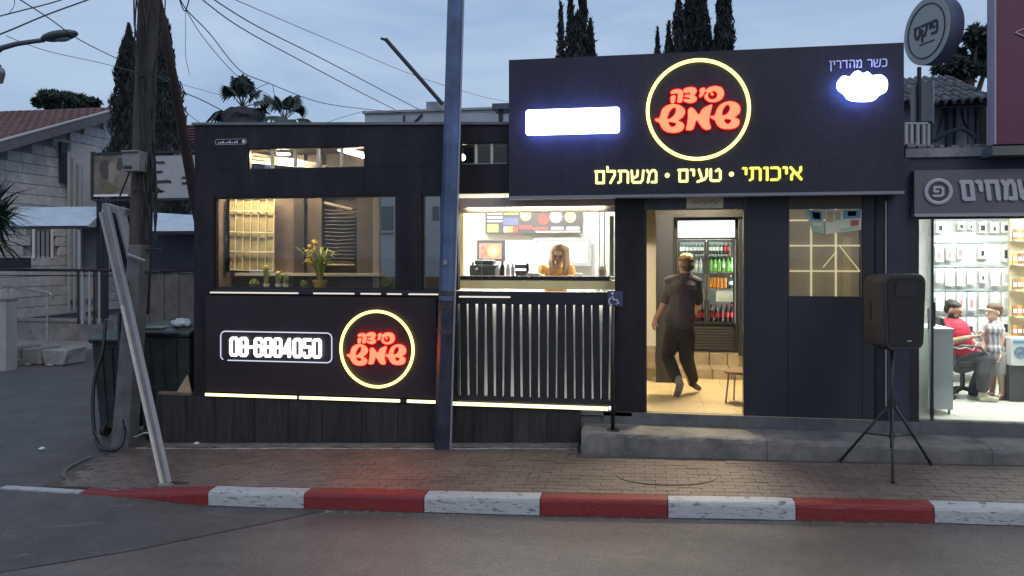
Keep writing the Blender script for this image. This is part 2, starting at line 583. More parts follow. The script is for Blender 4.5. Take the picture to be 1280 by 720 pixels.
# fascia in panels, with the two transom openings left free
seams = [243, 310, 455, 575, 636]
for i in range(4):
    a, b = X(seams[i], FY) + .001, X(seams[i + 1], FY) - .001
    if i < 5 or True:
        MB().box(a, b, FY, FY + .08, W1 + .006, T0 - .001).build('fascia_panel', BLACK, kiosk)
        mb = MB()
        mb.hexa([(a, FY, T1 + .001), (b, FY, T1 + .001), (b, FY, roof_z(b)), (a, FY, roof_z(a))],
                [(a, FY + .08, T1 + .001), (b, FY + .08, T1 + .001), (b, FY + .08, roof_z(b)), (a, FY + .08, roof_z(a))])
        mb.build('fascia_panel', BLACK, kiosk)
for a, b in ((243, 310), (455, 575)):
    kbox('fascia_panel', a + .3, b - .3, T0, T1, FY + .001, FY + .08, BLACK, bevel=.003)
kbox('fascia_panel', 634, 700, T0, T1, FY + .001, FY + .08, BLACK)
kbox('wall_panel', 636, 1100, 2.44, 3.3, FY + .04, FY + .1, BLACK)
# transom windows
def window(px0, px1, z0, z1, nb, name='window', Yf=FY + .02, fr=.022, m=FRAME, gl=True, barm=None, bw=.014, parent=kiosk):
    x0, x1 = X(px0, FY), X(px1, FY)
    w = MB()
    w.box(x0 + .001, x0 + fr, Yf, Yf + .05, z0, z1).box(x1 - fr, x1 - .001, Yf, Yf + .05, z0, z1)
    w.box(x0 + fr, x1 - fr, Yf, Yf + .05, z0, z0 + fr).box(x0 + fr, x1 - fr, Yf, Yf + .05, z1 - fr, z1)
    wo_ = w.build(name, m, parent)
    for i in range(1, nb):
        x = x0 + (x1 - x0) * i / nb
        MB().box(x - bw, x + bw, Yf + .004, Yf + .046, z0 + fr, z1 - fr).build('mullion', barm or m, wo_)
    if gl:
        for i in range(nb):
            a = x0 + (x1 - x0) * i / nb; b = x0 + (x1 - x0) * (i + 1) / nb
            MB().box(a + bw, b - bw, Yf + .022, Yf + .028, z0 + fr * .9, z1 - fr * .9).build('pane', GLASS, wo_)
    return wo_
PALEBAR = mat('pale bars', (.62, .58, .48), .5)
window(310, 455, T0, T1, 5, 'transom_window', barm=PALEBAR, fr=.010)
window(575, 634, T0, T1, 3, 'transom_window', barm=PALEBAR, fr=.010)
window(267.5, 495.5, W0 - .012, W1 + .004, 1, 'window')
window(527.5, 552, W0 - .012, W1 + .004, 1, 'window')
# roof and its thin metal edge, side and back walls
rf = MB()
xR = X(1094, FY)
RS = mat('roof sheet', (.16, .165, .18), .5, .3, var=.2)
rf.hexa([(xl - .02, FY - .03, roof_z(xl)), (xs_sign + .3, FY - .03, roof_z(xs_sign)), (xs_sign + .3, FY - .03, roof_z(xs_sign) + .03), (xl - .02, FY - .03, roof_z(xl) + .03)],
        [(xl - .02, 9.6, roof_z(xl)), (xs_sign + .3, 9.6, roof_z(xs_sign)), (xs_sign + .3, 9.6, roof_z(xs_sign) + .03), (xl - .02, 9.6, roof_z(xl) + .03)])
rf.build('roof', RS, kiosk)
MB().box(-3.25, xR + .1, 9.61, 12.7, 3.12, 3.16).build('roof', RS, kiosk)
MB().box(xs_sign + .31, xR + .1, FY + .1, 9.60, 3.12, 3.16).build('roof', RS, kiosk)
MB().box(xl - .012, xl + .06, FY + .085, 9.5, -.05, 3.28).build('side_wall', BLACK, kiosk)
MB().box(xR, xR + .08, FY + .1, 12.6, -.05, 3.11).build('side_wall', BLACK, kiosk)
# floors (veranda, kitchen, shop room)
TILEF = mat('beige floor tiles', (.60, .47, .27), .35, var=.10, vscale=3)
BRN = mat('brown interior panel', (.10, .072, .055), .6, var=.2, vscale=2)
xk0, xk1 = X(560, FY), X(790, FY)
MB().box(xl + .07, xk0, FY + .09, 9.5, -.05, .0).build('veranda_floor', CONC, kiosk)
MB().box(-3.1, xk1, 9.06, 12.0, .24, .3).build('kitchen_floor', CONC, kiosk)
MB().box(xk1 + .08, xR - .01, FY - .01, 11.1, -.04, 0.0).build('shop_floor', TILEF, kiosk)
# tile joints of the room's floor: recessed grid rendered as separate tiles near the doorway
tm = unit_box('floor_tile', TILEF, .004)
pl = []
for i in range(5):
    for j in range(7):
        pl.append(((X(806, FY) + .16 + i * .335, 8.78 + j * .335, .004), (0, 0, 0), (.33, .33, .012)))
pieces('floor_tile', tm, pl, kiosk)
# kitchen walls
WARMW = mat('warm white wall', (.80, .76, .66), .6, var=.03)
MB().box(-3.15, xk1 + .02, 11.75, 11.85, .3, 2.75).build('back_wall', WHITEW, kiosk)
MB().box(xk1, xk1 + .07, 8.70, 12.59, -.04, 2.75).build('partition_wall', WARMW, kiosk)
MB().hexa([(-2.32, 8.75, .0), (-2.26, 8.75, .0), (-2.26, 8.75, 2.755), (-2.32, 8.75, 2.755)],
          [(-3.06, 11.745, .0), (-3.0, 11.745, .0), (-3.0, 11.745, 2.755), (-3.06, 11.745, 2.755)]).build('partition_wall', WARMW, kiosk)
MB().box(-3.1, xk1 + .02, 8.71, 11.74, 2.76, 2.80).build('ceiling', WHITEW, kiosk)
MB().box(xk1 + .075, xR - .005, 8.71, 12.59, 2.76, 2.80).build('ceiling', WARMW, kiosk)
MB().box(-3.2, xR, 12.60, 12.68, -.05, 3.11).build('back_wall', BLACK, kiosk)
MB().box(xk1 + .075, xR - .005, 12.5, 12.59, 0, 2.75).build('back_wall', WARMW, kiosk)

def ceiling_light(x, y, z, w, d, m, label, cat='ceiling light', pw=0, colr=(1, 1, 1)):
    t = thing('ceiling_light', label, cat, (x, y, z))
    MB().box(x - w / 2 - .015, x + w / 2 + .015, y - d / 2 - .015, y + d / 2 + .015, z - .03, z).build('frame', METAL, t)
    MB().box(x - w / 2, x + w / 2, y - d / 2, y + d / 2, z - .042, z - .031).build('diffuser', m, t)
    return t
KL = glow('kitchen light', (1, .985, .93), 80)
ceiling_light(-1.9, 10.3, 2.755, 1.2, .5, KL, 'white ceiling light panel over the serving counter, left end of the kitchen')
ceiling_light(-.85, 10.3, 2.755, .7, .5, KL, 'white ceiling light panel over the serving counter, right end of the kitchen')
ceiling_light(.9, 9.9, 2.755, .8, .4, glow('hall light', (1, .84, .54), 150), 'warm ceiling light panel inside the open doorway')
# veranda interior
VW = mat('veranda wall', (.15, .105, .08), .6, var=.25, vscale=2.5)
YB = 9.36
def vbox(name, px0, px1, py0, py1, y0, y1, m, parent=kiosk, label=None, bevel=0):
    xm = (px0 + px1) / 2
    return MB().box(X(px0, y0), X(px1, y0), y0, y1, Z(xm, py1, y0), Z(xm, py0, y0)).build(name, m, parent, label=label, bevel=bevel)
# back: brown panels between posts; the right end is open to the yard behind
PXL = 640 + 960 * math.tan(math.atan2(xl + .09, YB) + YAW)      # where the side wall cuts the rear wall
for a, b in ((343, 368), (380, 402), (446, 466)):
    vbox('rear_panel', a, b, 193, 352, YB, YB + .04, VW)
vbox('rear_panel', PXL, 287, 193, 352, YB + .02, YB + .06, VW)
vbox('rear_panel', 402.3, 445.7, 193, 352, YB + .15, YB + .19, VW)
vbox('rear_post', 367, 380, 193, 400, YB - .06, YB + .02, mat('brown post', (.06, .045, .035), .5))
vbox('rear_post', 466, 474, 193, 400, YB - .04, YB + .02, mat('pale post', (.35, .29, .22), .5))
vbox('rear_sill', PXL + 1, 474, 341.5, 345, YB - .14, YB + .0, mat('cream sill', (.62, .55, .44), .5))
vbox('rear_wall', PXL + 1, 552, 345.5, 520, YB - .02, YB + .06, VW)
MB().box(xl + .065, xl + .075, FY + .1, YB + .06, 0, 2.75).build('side_lining', VW, kiosk)
MB().box(xl + .07, xk0 - .07, FY + .09, 9.5, 3.06, 3.10).build('ceiling', VW, kiosk)
MB().box(X(343, YB), X(474, YB), YB + .05, YB + .09, Z(400, 240, YB), 3.05).build('upper_panel', VW, kiosk)
# pale slanting boards seen in the transom light
for i in range(3):
    MB().cone(P(300 + 5 * i, 190 + 6 * i, YB - .1), P(400 + 8 * i, 206 + 2 * i, YB - .3), .025, .025, 4).build('roof_batten', mat('pale batten', (.4, .34, .25), .6), kiosk)

# gridded bamboo screen lit from the front, in the left of the window
scr = thing('grid_screen', 'yellowish gridded screen hanging behind the big window, left side', 'screen', P(315, 338, YB - .05))
CLOTH = mat('yellow reed cloth', (.50, .40, .20), .8, var=.2, vscale=9, bump=.3, bscale=60)
cols = [(287, 296.5), (297, 306), (306.6, 316), (316.6, 326), (326.6, 335), (335.6, 343)]
ysr = [246, 264, 290, 314, 337]
x0, x1 = X(286, YB - .08), X(343, YB - .08)
for i in range(6):
    for j in range(4):
        a = x0 + (x1 - x0) * i / 6; b = x0 + (x1 - x0) * (i + 1) / 6
        z1, z0 = Z(315, ysr[j], YB - .08), Z(315, ysr[j + 1], YB - .08)
        MB().box(a + .006, b - .006, YB - .08 + random.uniform(0, .006), YB - .06, z0 + .006, z1 - .006).build('pane', CLOTH, scr)
PB = mat('cream lath', (.80, .72, .50), .6)
for i in range(7):
    a = x0 + (x1 - x0) * i / 6
    MB().cone((a, YB - .085, Z(315, 246, YB)), (a - .02, YB - .085, Z(315, 338, YB)), .007, .007, 6).build('upright_lath', PB, scr)
for j in range(5):
    z = Z(315, ysr[j], YB)
    MB().cone((x0, YB - .10, z), (x1, YB - .10, z - .015), .007, .007, 6).build('cross_lath', PB, scr)
# draped curtain at the far left
dr = MB(); nn = 30
ccx = [(X(268, YB - .3), X(288, YB - .3))]
vs = []
for j in range(13):
    t = j / 12
    z = Z(275, 246, YB) * (1 - t) + Z(275, 340, YB) * t
    for i in range(nn):
        s_ = i / (nn - 1)
        x = X(268, YB-.2) + .02 + (X(291 - 5 * t, YB) - X(268, YB-.2)) * s_
        vs.append((max(x, xl + .12), YB - .2 + .040 * math.sin(s_ * 17 + 8 * t) + .01 * math.sin(9 * t + s_ * 5), z))
fs = [(j * nn + i, j * nn + i + 1, (j + 1) * nn + i + 1, (j + 1) * nn + i) for j in range(12) for i in range(nn - 1)]
tag(dr.add(vs, fs).build('draped_curtain', mat('tan drape', (.52, .38, .26), .8, var=.2), smooth=True),
    'tan curtain gathered in diagonal folds at the left end of the big window', 'curtain')
# dark roller blind pulled down unevenly
bl = thing('slatted_blind', 'dark crumpled slatted blind hanging behind the big window beside the flowering plant', 'blind', P(424, 330, YB + .1))
BM_ = mat('blind fabric', (.12, .10, .085), .7, var=.25, vscale=6)
for j in range(15):
    t = j / 14
    z = Z(424, 262 + 66 * t, YB + .05)
    x0 = X(403 + 2 * t, YB); x1 = X(444 - 2 * t, YB)
    s_ = MB()
    n = 8; v = []
    for i in range(n + 1):
        q = i / n
        sag = .014 * math.sin(math.pi * q) * (1 - t) + .004 * math.sin(q * 7 + j * .6)
        v.append(Vector((x0 + (x1 - x0) * q, YB + .05, z - sag)))
    s_.tube(v, .020, 6, flat=.5)
    s_.build('slat', BM_, bl, smooth=True)
MB().cone(P(403, 253, YB + .05), P(440, 262, YB + .03), .022, .02, 8).build('headrail', mat('blind rail', (.45, .38, .28), .5), bl)
MB().cone(P(404, 331, YB + .03), P(443, 331, YB + .03), .012, .012, 8).build('bottom_rail', mat('blind rail', (.45, .38, .28), .5), bl)
# tube lamp high in the veranda
tl = thing('tube_lamp', 'bright white tube lamp glowing behind the upper strip window', 'lamp', P(440, 190, 9.15))
MB().cone(P(424, 186.5, 9.15), P(457, 196, 9.05), .026, .026, 10).build('tube', glow('tube light', (1, .93, .72), 20), tl)
MB().cone(P(424, 184, 9.19), P(457, 193, 9.10), .03, .03, 4).build('batten', WHITEW, tl)
b2 = thing('wall_lamp', 'small round bulb glowing behind the short strip window by the steel pole', 'lamp', P(578, 196, 9.3))
MB().ball(P(578, 197, 9.1), .04, 10).build('bulb', glow('bulb', (1, .85, .55), 14), b2)
MB().cone(P(578, 192, 9.1), P(578, 186, 9.1), .02, .02, 8).build('holder', METAL, b2)
# warm lamps under the veranda ceiling
for i, px in enumerate((300, 355)):
    t = thing('ceiling_spot', ('warm spot lamp on the veranda ceiling above the gridded screen', 'warm spot lamp on the veranda ceiling above the cactus pots')[i], 'lamp', (X(px, 9.0), 8.98, 3.04), 'veranda ceiling lamps')
    c = Vector((X(px, 9.0), 8.98, 3.055))
    MB().cone(c, c - Vector((0, 0, .05)), .09, .09, 14).build('housing', METAL, t)
    MB().cone(c - Vector((0, 0, .051)), c - Vector((0, 0, .06)), .08, .08, 14).build('diffuser', glow('warm spot', (1, .80, .50), 420), t)

# ------------------------------------------------------------ strokes: letters and signs built as raised bars
GL = {
 'א': ([[(0, 1), (.72, 0)], [(.68, 1), (.68, .72), (.46, .42)], [(.06, 0), (.06, .32), (.24, .62)]], .74),
 'י': ([[(0, 1), (.20, .98), (.20, .52)]], .22),
 'כ': ([[(0, 1), (.42, 1), (.56, .84), (.56, .16), (.42, 0), (0, 0)]], .58),
 'ו': ([[(0, 1), (.2, 1), (.2, 0)]], .22),
 'ת': ([[(.02, 1), (.58, 1), (.70, .86), (.70, 0)], [(.16, .95), (.16, .12), (0, 0)]], .72),
 'ט': ([[(0, 1), (0, .1), (.1, 0), (.58, 0), (.68, .14), (.68, .84), (.56, 1), (.38, .86)]], .70),
 'ע': ([[(.66, 1), (.66, .42), (.5, .14), (0, -.06)], [(.10, 1), (.32, .12)]], .68),
 'ם': ([[(0, 1), (.62, 1), (.62, 0), (.08, 0), (.08, .96)]], .64),
 'מ': ([[(0, 1), (.18, .74), (.06, 0)], [(.18, .74), (.36, 1), (.54, 1), (.66, .82), (.66, 0), (.34, 0)]], .68),
 'ש': ([[(0, 1), (.06, .1), (.14, 0), (.66, 0), (.80, .2), (.86, 1)], [(.44, 1), (.42, .55), (.08, .34)]], .88),
 'ל': ([[(0, 1.36), (0, 1), (.54, 1), (.54, .66), (.22, 0)]], .56),
 'ה': ([[(0, 1), (.56, 1), (.66, .86), (.66, 0)], [(.08, .56), (.08, 0)]], .68),
 'ד': ([[(0, 1), (.66, 1)], [(.56, 1), (.56, 0)]], .68),
 'ר': ([[(0, 1), (.46, 1), (.56, .86), (.56, 0)]], .58),
 'ן': ([[(0, 1), (.2, 1), (.2, -.34)]], .22),
 'ח': ([[(0, 1), (.68, 1)], [(.66, 1), (.66, 0)], [(.08, 1), (.08, 0)]], .70),
 'פ': ([[(.30, .52), (.04, .52), (.04, 1), (.50, 1), (.64, .84), (.64, .16), (.50, 0), (0, 0)]], .66),
 'ק': ([[(0, 1), (.62, 1), (.62, .62), (.36, .06)], [(.06, .60), (.06, -.36)]], .64),
 'ס': ([[(0, 1), (.56, 1), (.68, .84), (.64, .3), (.42, 0), (.2, .04), (.06, .4), (.06, .96)]], .70),
 'ב': ([[(0, 1), (.46, 1), (.56, .86), (.56, 0)], [(0, 0), (.7, 0)]], .72),
 'צ': ([[(.62, 1), (.58, .7), (.30, .5)], [(0, 1), (.62, .1), (.62, 0), (0, 0)]], .64),
 '0': ([[(.08, 0), (0, .1), (0, .9), (.08, 1), (.34, 1), (.42, .9), (.42, .1), (.34, 0), (.08, 0)]], .42),
 '8': ([[(.08, 0), (0, .1), (0, .44), (.06, .52), (0, .6), (0, .9), (.08, 1), (.34, 1), (.42, .9), (.42, .6), (.36, .52), (.42, .44), (.42, .1), (.34, 0), (.08, 0)], [(.06, .52), (.36, .52)]], .42),
 '-': ([[(0, .5), (.16, .5)]], .16),
 '6': ([[(.42, .82), (.42, .9), (.34, 1), (.08, 1), (0, .9), (0, .1), (.08, 0), (.34, 0), (.42, .1), (.42, .5), (.34, .58), (0, .58)]], .42),
 '4': ([[(.34, 0), (.34, 1), (0, .3), (0, .22), (.46, .22)]], .46),
 '5': ([[(.42, 1), (.02, 1), (0, .56), (.34, .58), (.42, .5), (.42, .1), (.34, 0), (.08, 0), (0, .1), (0, .2)]], .42),
 '•': ([[(.0, .5), (.001, .5)]], .02),
}
def bars(mb, strokes, fx, w, y, depth, eps0=0.0):
    """each stroke as flat raised bars with rounded joints; fx maps (a, b) to (x, z)"""
    k = 0
    for st in strokes:
        pts = [Vector((*fx(a, b), 0)) for a, b in st]
        for i in range(len(pts) - 1):
            p, q = pts[i], pts[i + 1]
            d = q - p
            L_ = max(d.length, 1e-5); d = d / L_ if L_ > 1e-4 else Vector((1, 0, 0))
            nrm = Vector((-d.y, d.x, 0))
            out = []
            for a in range(7):
                th = -math.pi / 2 + math.pi * a / 6
                out.append(q + (d * math.cos(th) + nrm * math.sin(th)) * w / 2)
            for a in range(7):
                th = math.pi / 2 + math.pi * a / 6
                out.append(p + (d * math.cos(th) + nrm * math.sin(th)) * w / 2)
            e = .0004 * (k % 7)
            mb.prism([(v.x, v.y) for v in out], y - e, y + depth - e * .5)
            k += 1
def word(s_, x_left, x_right, z0, h, w, y, depth, m, parent, rtl=True, gap=.24, name='letter', space=.5, tilt=0.0):
    ch = list(s_[::-1] if rtl else s_)
    tot = 0; adv = []
    for c in ch:
        a = space if c == ' ' else GL[c][1] + gap
        adv.append(tot); tot += a
    tot -= gap
    sx = (x_right - x_left - w) / tot
    for c, a in zip(ch, adv):
        if c == ' ': continue
        mb = MB()
        ww = w * 1.25 if c == '•' else w
        bars(mb, GL[c][0], lambda u, v: (x_left + w / 2 + (a + u) * sx, z0 + w / 2 + v * (h - w) + tilt * ((a + u) * sx)), ww, y, depth)
        mb.build(name, m, parent)

# hand-drawn logo letters, traced as centre lines in a 110 x 90 box (px inside the ring), with stroke width
LOGO = [  # (points, width) in 8x px
 ([(162, 192), (230, 185), (258, 212), (252, 285)], 38), ([(176, 252), (168, 288)], 34),
 ([(298, 176), (350, 168), (386, 196), (352, 232), (388, 262), (350, 288), (298, 280)], 34), ([(304, 190), (330, 228), (356, 232)], 26),
 ([(468, 182), (442, 242)], 36),
 ([(512, 186), (590, 170), (640, 200), (648, 240), (600, 284), (530, 284), (504, 246), (520, 214), (552, 206)], 34),
 ([(0, 458), (62, 478)], 30), ([(252, 428), (268, 390), (236, 345), (170, 338), (100, 378), (66, 460), (100, 545), (175, 575), (240, 556), (254, 505), (215, 482)], 52), ([(80, 480), (160, 474), (232, 446), (262, 405)], 40),
 ([(345, 385), (328, 562)], 52), ([(350, 385), (430, 470), (505, 560)], 60), ([(530, 350), (462, 430), (430, 470)], 46), ([(530, 350), (512, 550)], 40),
 ([(545, 446), (600, 466)], 28), ([(778, 420), (794, 372), (764, 330), (700, 322), (635, 362), (602, 450), (640, 532), (710, 558), (780, 540), (796, 492), (752, 470)], 52), ([(620, 466), (700, 462), (762, 436), (790, 396)], 40),
]
OUTL = [  # outlines of the seven raised letters, each with its holes
 [[(150, 192), (172, 172), (225, 163), (268, 180), (278, 215), (266, 290), (250, 304), (213, 298), (218, 240), (214, 212), (185, 214), (152, 212)]],
 [[(280, 165), (330, 149), (385, 155), (410, 190), (396, 222), (384, 234), (408, 256), (402, 292), (355, 314), (300, 303), (274, 286), (280, 262), (325, 270), (334, 262), (290, 250), (282, 235), (300, 222), (328, 225), (340, 215), (333, 205), (300, 212), (274, 198)]],
 [[(430, 182), (455, 160), (486, 165), (491, 192), (470, 236), (446, 259), (424, 246), (435, 210)]],
 [[(490, 185), (530, 155), (590, 147), (645, 164), (669, 205), (666, 256), (630, 296), (570, 313), (515, 301), (482, 270), (479, 235), (500, 212), (484, 200)], [(524, 216), (518, 252), (548, 278), (590, 266), (602, 228), (578, 202), (556, 206), (572, 222), (572, 240), (552, 246), (538, 232), (540, 216)]],
 [[(0, 452), (38, 446), (62, 370), (102, 330), (165, 311), (235, 323), (287, 365), (294, 412), (268, 452), (238, 474), (236, 486), (264, 498), (287, 530), (272, 576), (225, 601), (160, 604), (100, 587), (60, 547), (38, 502), (0, 478)],
  [(192, 350), (152, 375), (126, 430), (124, 462), (150, 452), (186, 420), (200, 380)], [(140, 494), (135, 515), (160, 540), (190, 535), (202, 510), (170, 500)]],
 [[(320, 375), (350, 352), (380, 368), (405, 400), (428, 424), (455, 376), (500, 346), (550, 328), (557, 350), (540, 420), (530, 500), (545, 560), (520, 583), (480, 578), (446, 545), (416, 500), (401, 490), (391, 520), (376, 566), (350, 583), (305, 581), (300, 560), (312, 500), (318, 430)]],
 [[(535, 443), (576, 438), (590, 400), (620, 345), (680, 310), (745, 304), (801, 330), (827, 375), (821, 422), (790, 455), (774, 466), (801, 476), (819, 500), (811, 546), (770, 576), (700, 583), (640, 571), (600, 536), (580, 492), (545, 470)],
  [(702, 340), (666, 375), (652, 430), (668, 440), (706, 416), (724, 370)], [(684, 482), (675, 500), (700, 526), (725, 516), (734, 492), (706, 484)]],
]
HLEG = [[(150, 236), (201, 228), (191, 302), (152, 304)]]
EDGE = glow('red letter edge', (1, .010, .020), .55)
def filled(loops, cx, cz, s_, y0, depth, grow, name, m, parent, smooth_it=True):
    cu = bpy.data.curves.new(name, 'CURVE'); cu.dimensions = '2D'; cu.fill_mode = 'BOTH'
    cu.extrude = depth / 2; cu.bevel_depth = grow; cu.bevel_resolution = 1
    if name != 'letter_edge': cu.offset = -.0062 * s_ / .0088
    for lp_ in loops:
        pp = [Vector(((a / 8 - 52) * s_, -(b / 8 - 47) * s_, 0)) for a, b in lp_]
        n = len(pp); sm = []
        for k in range(n):
            p0, p1, p2, p3 = pp[k - 1], pp[k], pp[(k + 1) % n], pp[(k + 2) % n]
            for t in (0, .33, .66): sm.append(.5 * ((2 * p1) + (p2 - p0) * t + (2 * p0 - 5 * p1 + 4 * p2 - p3) * t * t + (3 * p1 - p0 - 3 * p2 + p3) * t ** 3))
        sp_ = cu.splines.new('POLY'); sp_.points.add(len(sm) - 1)
        for k, v in enumerate(sm): sp_.points[k].co = (v.x, v.y, 0, 1)
        sp_.use_cyclic_u = True
    o = bpy.data.objects.new(name, cu); COL.objects.link(o)
    bpy.context.view_layer.update()
    me = bpy.data.meshes.new_from_object(o.evaluated_get(bpy.context.evaluated_depsgraph_get()))
    bpy.data.objects.remove(o)
    me.transform(Matrix.Translation((cx, y0 + depth / 2, cz)) @ Matrix.Rotation(R(90), 4, 'X'))
    me.materials.clear(); me.materials.append(m); me.name = name
    o = bpy.data.objects.new(name, me); COL.objects.link(o)
    put(o, parent)
    return o
def logo(cx, cz, s_, y, parent, m, depth=.02):
    for k, loops in enumerate(OUTL):
        sets = [loops] if k else [loops, HLEG]
        for q, lo in enumerate(sets):
            nm = 'letter' if q == 0 else 'letter_stroke'
            filled(lo, cx, cz, s_, y, .012, .0015, nm, m, parent)
            filled(lo, cx, cz, s_, y + .013, .004, .007 * s_ / .0088, 'letter_edge', EDGE, parent)
def ring(cx, cz, r, t, y, parent, m):
    pts = [(cx + r * math.cos(2 * math.pi * k / 72), y, cz + r * math.sin(2 * math.pi * k / 72)) for k in range(72)]
    return MB().tube(pts, t, 8, closed=True, flat=.8, axis=(0, -1, 0)).build('ring', m, parent, smooth=True)

RED = glow('red letter light', (1, .027, .014), 16)
REDH = glow('red halo light', (1, .012, .008), 160)
YEL = glow('yellow neon', (1, .95, .27), 2.6)
YELH = glow('yellow halo light', (1, .85, .02), 5.0)
WHT = glow('white sign light', (.80, .90, 1.0), 7)
WHTH = glow('added blue glow', (.14, .24, 1.0), 15)
WLET = glow('white letter light', (.9, .95, 1), 3)

# main sign board over hatch and door
SY0 = 8.35
sb = thing('main_sign', 'large dark sign board with glowing round pizza logo above hatch and door', 'sign', P(880, 246, SY0))
bx = [X(p, SY0) for p in (636, 883, 1130)]
for i in range(2):
    MB().box(bx[i] + .0005, bx[i + 1] - .0005, SY0, SY0 + .04, 2.385, 3.888).build('board_panel', SIGNB, sb)
MB().box(bx[0] + .005, bx[-1] - .005, SY0 + .042, FY + .03, 2.40, 3.87).build('housing', BLACK, sb)
MB().box(bx[0], bx[-1], SY0 - .012, SY0 + .20, 2.352, 2.383).build('bottom_trim', mat('sign trim', (.22, .22, .25), .4, .4), sb)
sc8 = 8.35 / (CY + .242 * SY) / 960          # metres per px near the logo
lc = P(872, 137.5, SY0)
ring(lc.x, lc.z, 61.5 * sc8, .019, SY0 - .03, sb, YEL)
pts = [(lc.x + 62 * sc8 * math.cos(2 * math.pi * k / 60), SY0 - .007, lc.z + 62 * sc8 * math.sin(2 * math.pi * k / 60)) for k in range(60)]
MB().tube(pts, .004, 6, closed=True).build('ring_halo_strip', YELH, sb)
logo(lc.x, lc.z, sc8, SY0 - .035, sb, RED)
def halo(cx, cz, s_, y, parent):
    mb = MB()
    for (a, b, c, d) in ((-33, 6, 40, 27), (-48, -27, 45, -4)):
        mb.box(cx + a * s_, cx + c * s_, y - .003, y, cz + b * s_, cz + (b + 3) * s_)
    for (pts_, w) in LOGO:
        path = [(cx + (a / 8 - 52) * s_, y, cz - (b / 8 - 47) * s_) for a, b in pts_]
        mb.tube(path, .003, 4)
    mb2 = MB()
    for (pts_, w) in LOGO:
        path = [(cx + (a / 8 - 52) * s_, y, cz - (b / 8 - 47) * s_) for a, b in pts_]
        mb2.tube(path, .0035, 4)
    return mb2.build('added_halo_strips', REDH, parent)  # hidden red strips added behind the letters to throw a halo on the board
halo(lc.x, lc.z, sc8, SY0 - .010, sb)
YL2 = glow('yellow letter light', (1, .95, .36), 1.7)
YL3 = glow('yellow letter light right', (1, .97, .16), 1.3)
def zat(px, py): return Z(px, py, SY0)
word('איכותי', X(927, SY0), X(1003, SY0), zat(965, 226.5), .150, .026, SY0 - .035, .02, YL3, sb, gap=.26)
word('טעים', X(846.5, SY0), X(902, SY0), zat(875, 228), .145, .026, SY0 - .035, .02, YL2, sb, gap=.26)
word('משתלם', X(743, SY0), X(822, SY0), zat(780, 230), .150, .026, SY0 - .035, .02, YL2, sb, gap=.26)
for px, py in ((834, 219.5), (914, 218)):
    c = P(px, py, SY0)
    MB().cone((c.x, SY0 - .035, c.z), (c.x, SY0 - .016, c.z), .026, .026, 14).build('dot', YL2, sb)
word('כשר מהדרין', X(1036, SY0), X(1109, SY0), zat(1072, 85), .085, .0115, SY0 - .006, .005, mat('pale lettering', (.62, .60, .70), .5), sb, gap=.26, space=.6)

# white light box, top left of the board
def rounded(x0, x1, z0, z1, r, n=6):
    out = []
    for cx, cz, a0 in ((x1 - r, z0 + r, -90), (x1 - r, z1 - r, 0), (x0 + r, z1 - r, 90), (x0 + r, z0 + r, 180)):
        for k in range(n + 1):
            a = R(a0 + 90 * k / n)
            out.append((cx + r * math.cos(a), cz + r * math.sin(a)))
    return out
def light_box(name, outline, label, y=SY0):
    c = (sum(p[0] for p in outline) / len(outline), y, min(p[1] for p in outline))
    t = thing(name, label, 'light box', c)
    MB().prism(outline, y - .135, y - .115).build('lit_face', WHT, t)
    cx = c[0]; cz = sum(p[1] for p in outline) / len(outline)
    inner = [(cx + (a - cx) * .97, cz + (b - cz) * .93) for a, b in outline]
    MB().prism(inner, y - .114, y - .055).build('added_blue_glow', WHTH, t)  # blue emitter added behind the face to imitate lens glare on the board
    MB().prism([(cx + (a - cx) * .55, cz + (b - cz) * .5) for a, b in outline], y - .0545, y - .001).build('mount', DMETAL, t)
light_box('light_box', rounded(X(659.5, SY0), X(775, SY0), Z(717, 170, SY0), Z(717, 138.5, SY0), .03), 'glowing white oblong light box on the left of the main sign board')
cl = []
for px, py in ((1052, 121), (1060, 129), (1085, 129.5), (1095, 122), (1103, 117), (1104, 104), (1096, 97), (1086, 98), (1080, 93.5), (1074, 95.5), (1069, 92.5), (1063, 94), (1058, 99.5), (1050, 98.5), (1043.5, 105), (1044, 114)):
    v = P(px, py, SY0); cl.append(Vector((v.x, v.z, 0)))
clo = []
for i in range(len(cl)):
    p0, p1, p2, p3 = cl[i - 1], cl[i], cl[(i + 1) % len(cl)], cl[(i + 2) % len(cl)]
    for t in (0, .33, .66):
        v = .5 * ((2 * p1) + (p2 - p0) * t + (2 * p0 - 5 * p1 + 4 * p2 - p3) * t * t + (3 * p1 - p0 - 3 * p2 + p3) * t ** 3)
        clo.append((v.x, v.y))
light_box('cloud_light_box', clo, 'glowing white cloud shaped light box in the upper right of the sign board')

# lower left panel with phone number and round logo
PY = 8.53
lp = thing('phone_sign', 'dark panel under the big window with glowing phone number and round logo', 'sign', P(400, 492, PY))
LP_ = mat('lower sign panel', (.032, .020, .027), .48, var=.25, vscale=.8, spec=.3, bump=.1, bscale=2)
ppx = [X(p, PY) for p in (257, 401, 545)]
for i in range(2):
    MB().box(ppx[i] + .0005, ppx[i + 1] - .0005, PY, PY + .03, .085, 1.245).build('sign_panel', LP_, lp)
for a, b in ((258, 293), (334, 372), (430, 500)):
    pass
c2 = P(472, 436, PY)
s2 = 8.53 / (CY - .175 * SY) / 960
ring(c2.x, c2.z, 47 * s2, .0175, PY - .03, lp, YEL)
pts = [(c2.x + 47.3 * s2 * math.cos(2 * math.pi * k / 60), PY - .007, c2.z + 47.3 * s2 * math.sin(2 * math.pi * k / 60)) for k in range(60)]
MB().tube(pts, .004, 6, closed=True).build('ring_halo_strip', YELH, lp)
logo(c2.x, c2.z, s2 * .745, PY - .035, lp, RED)
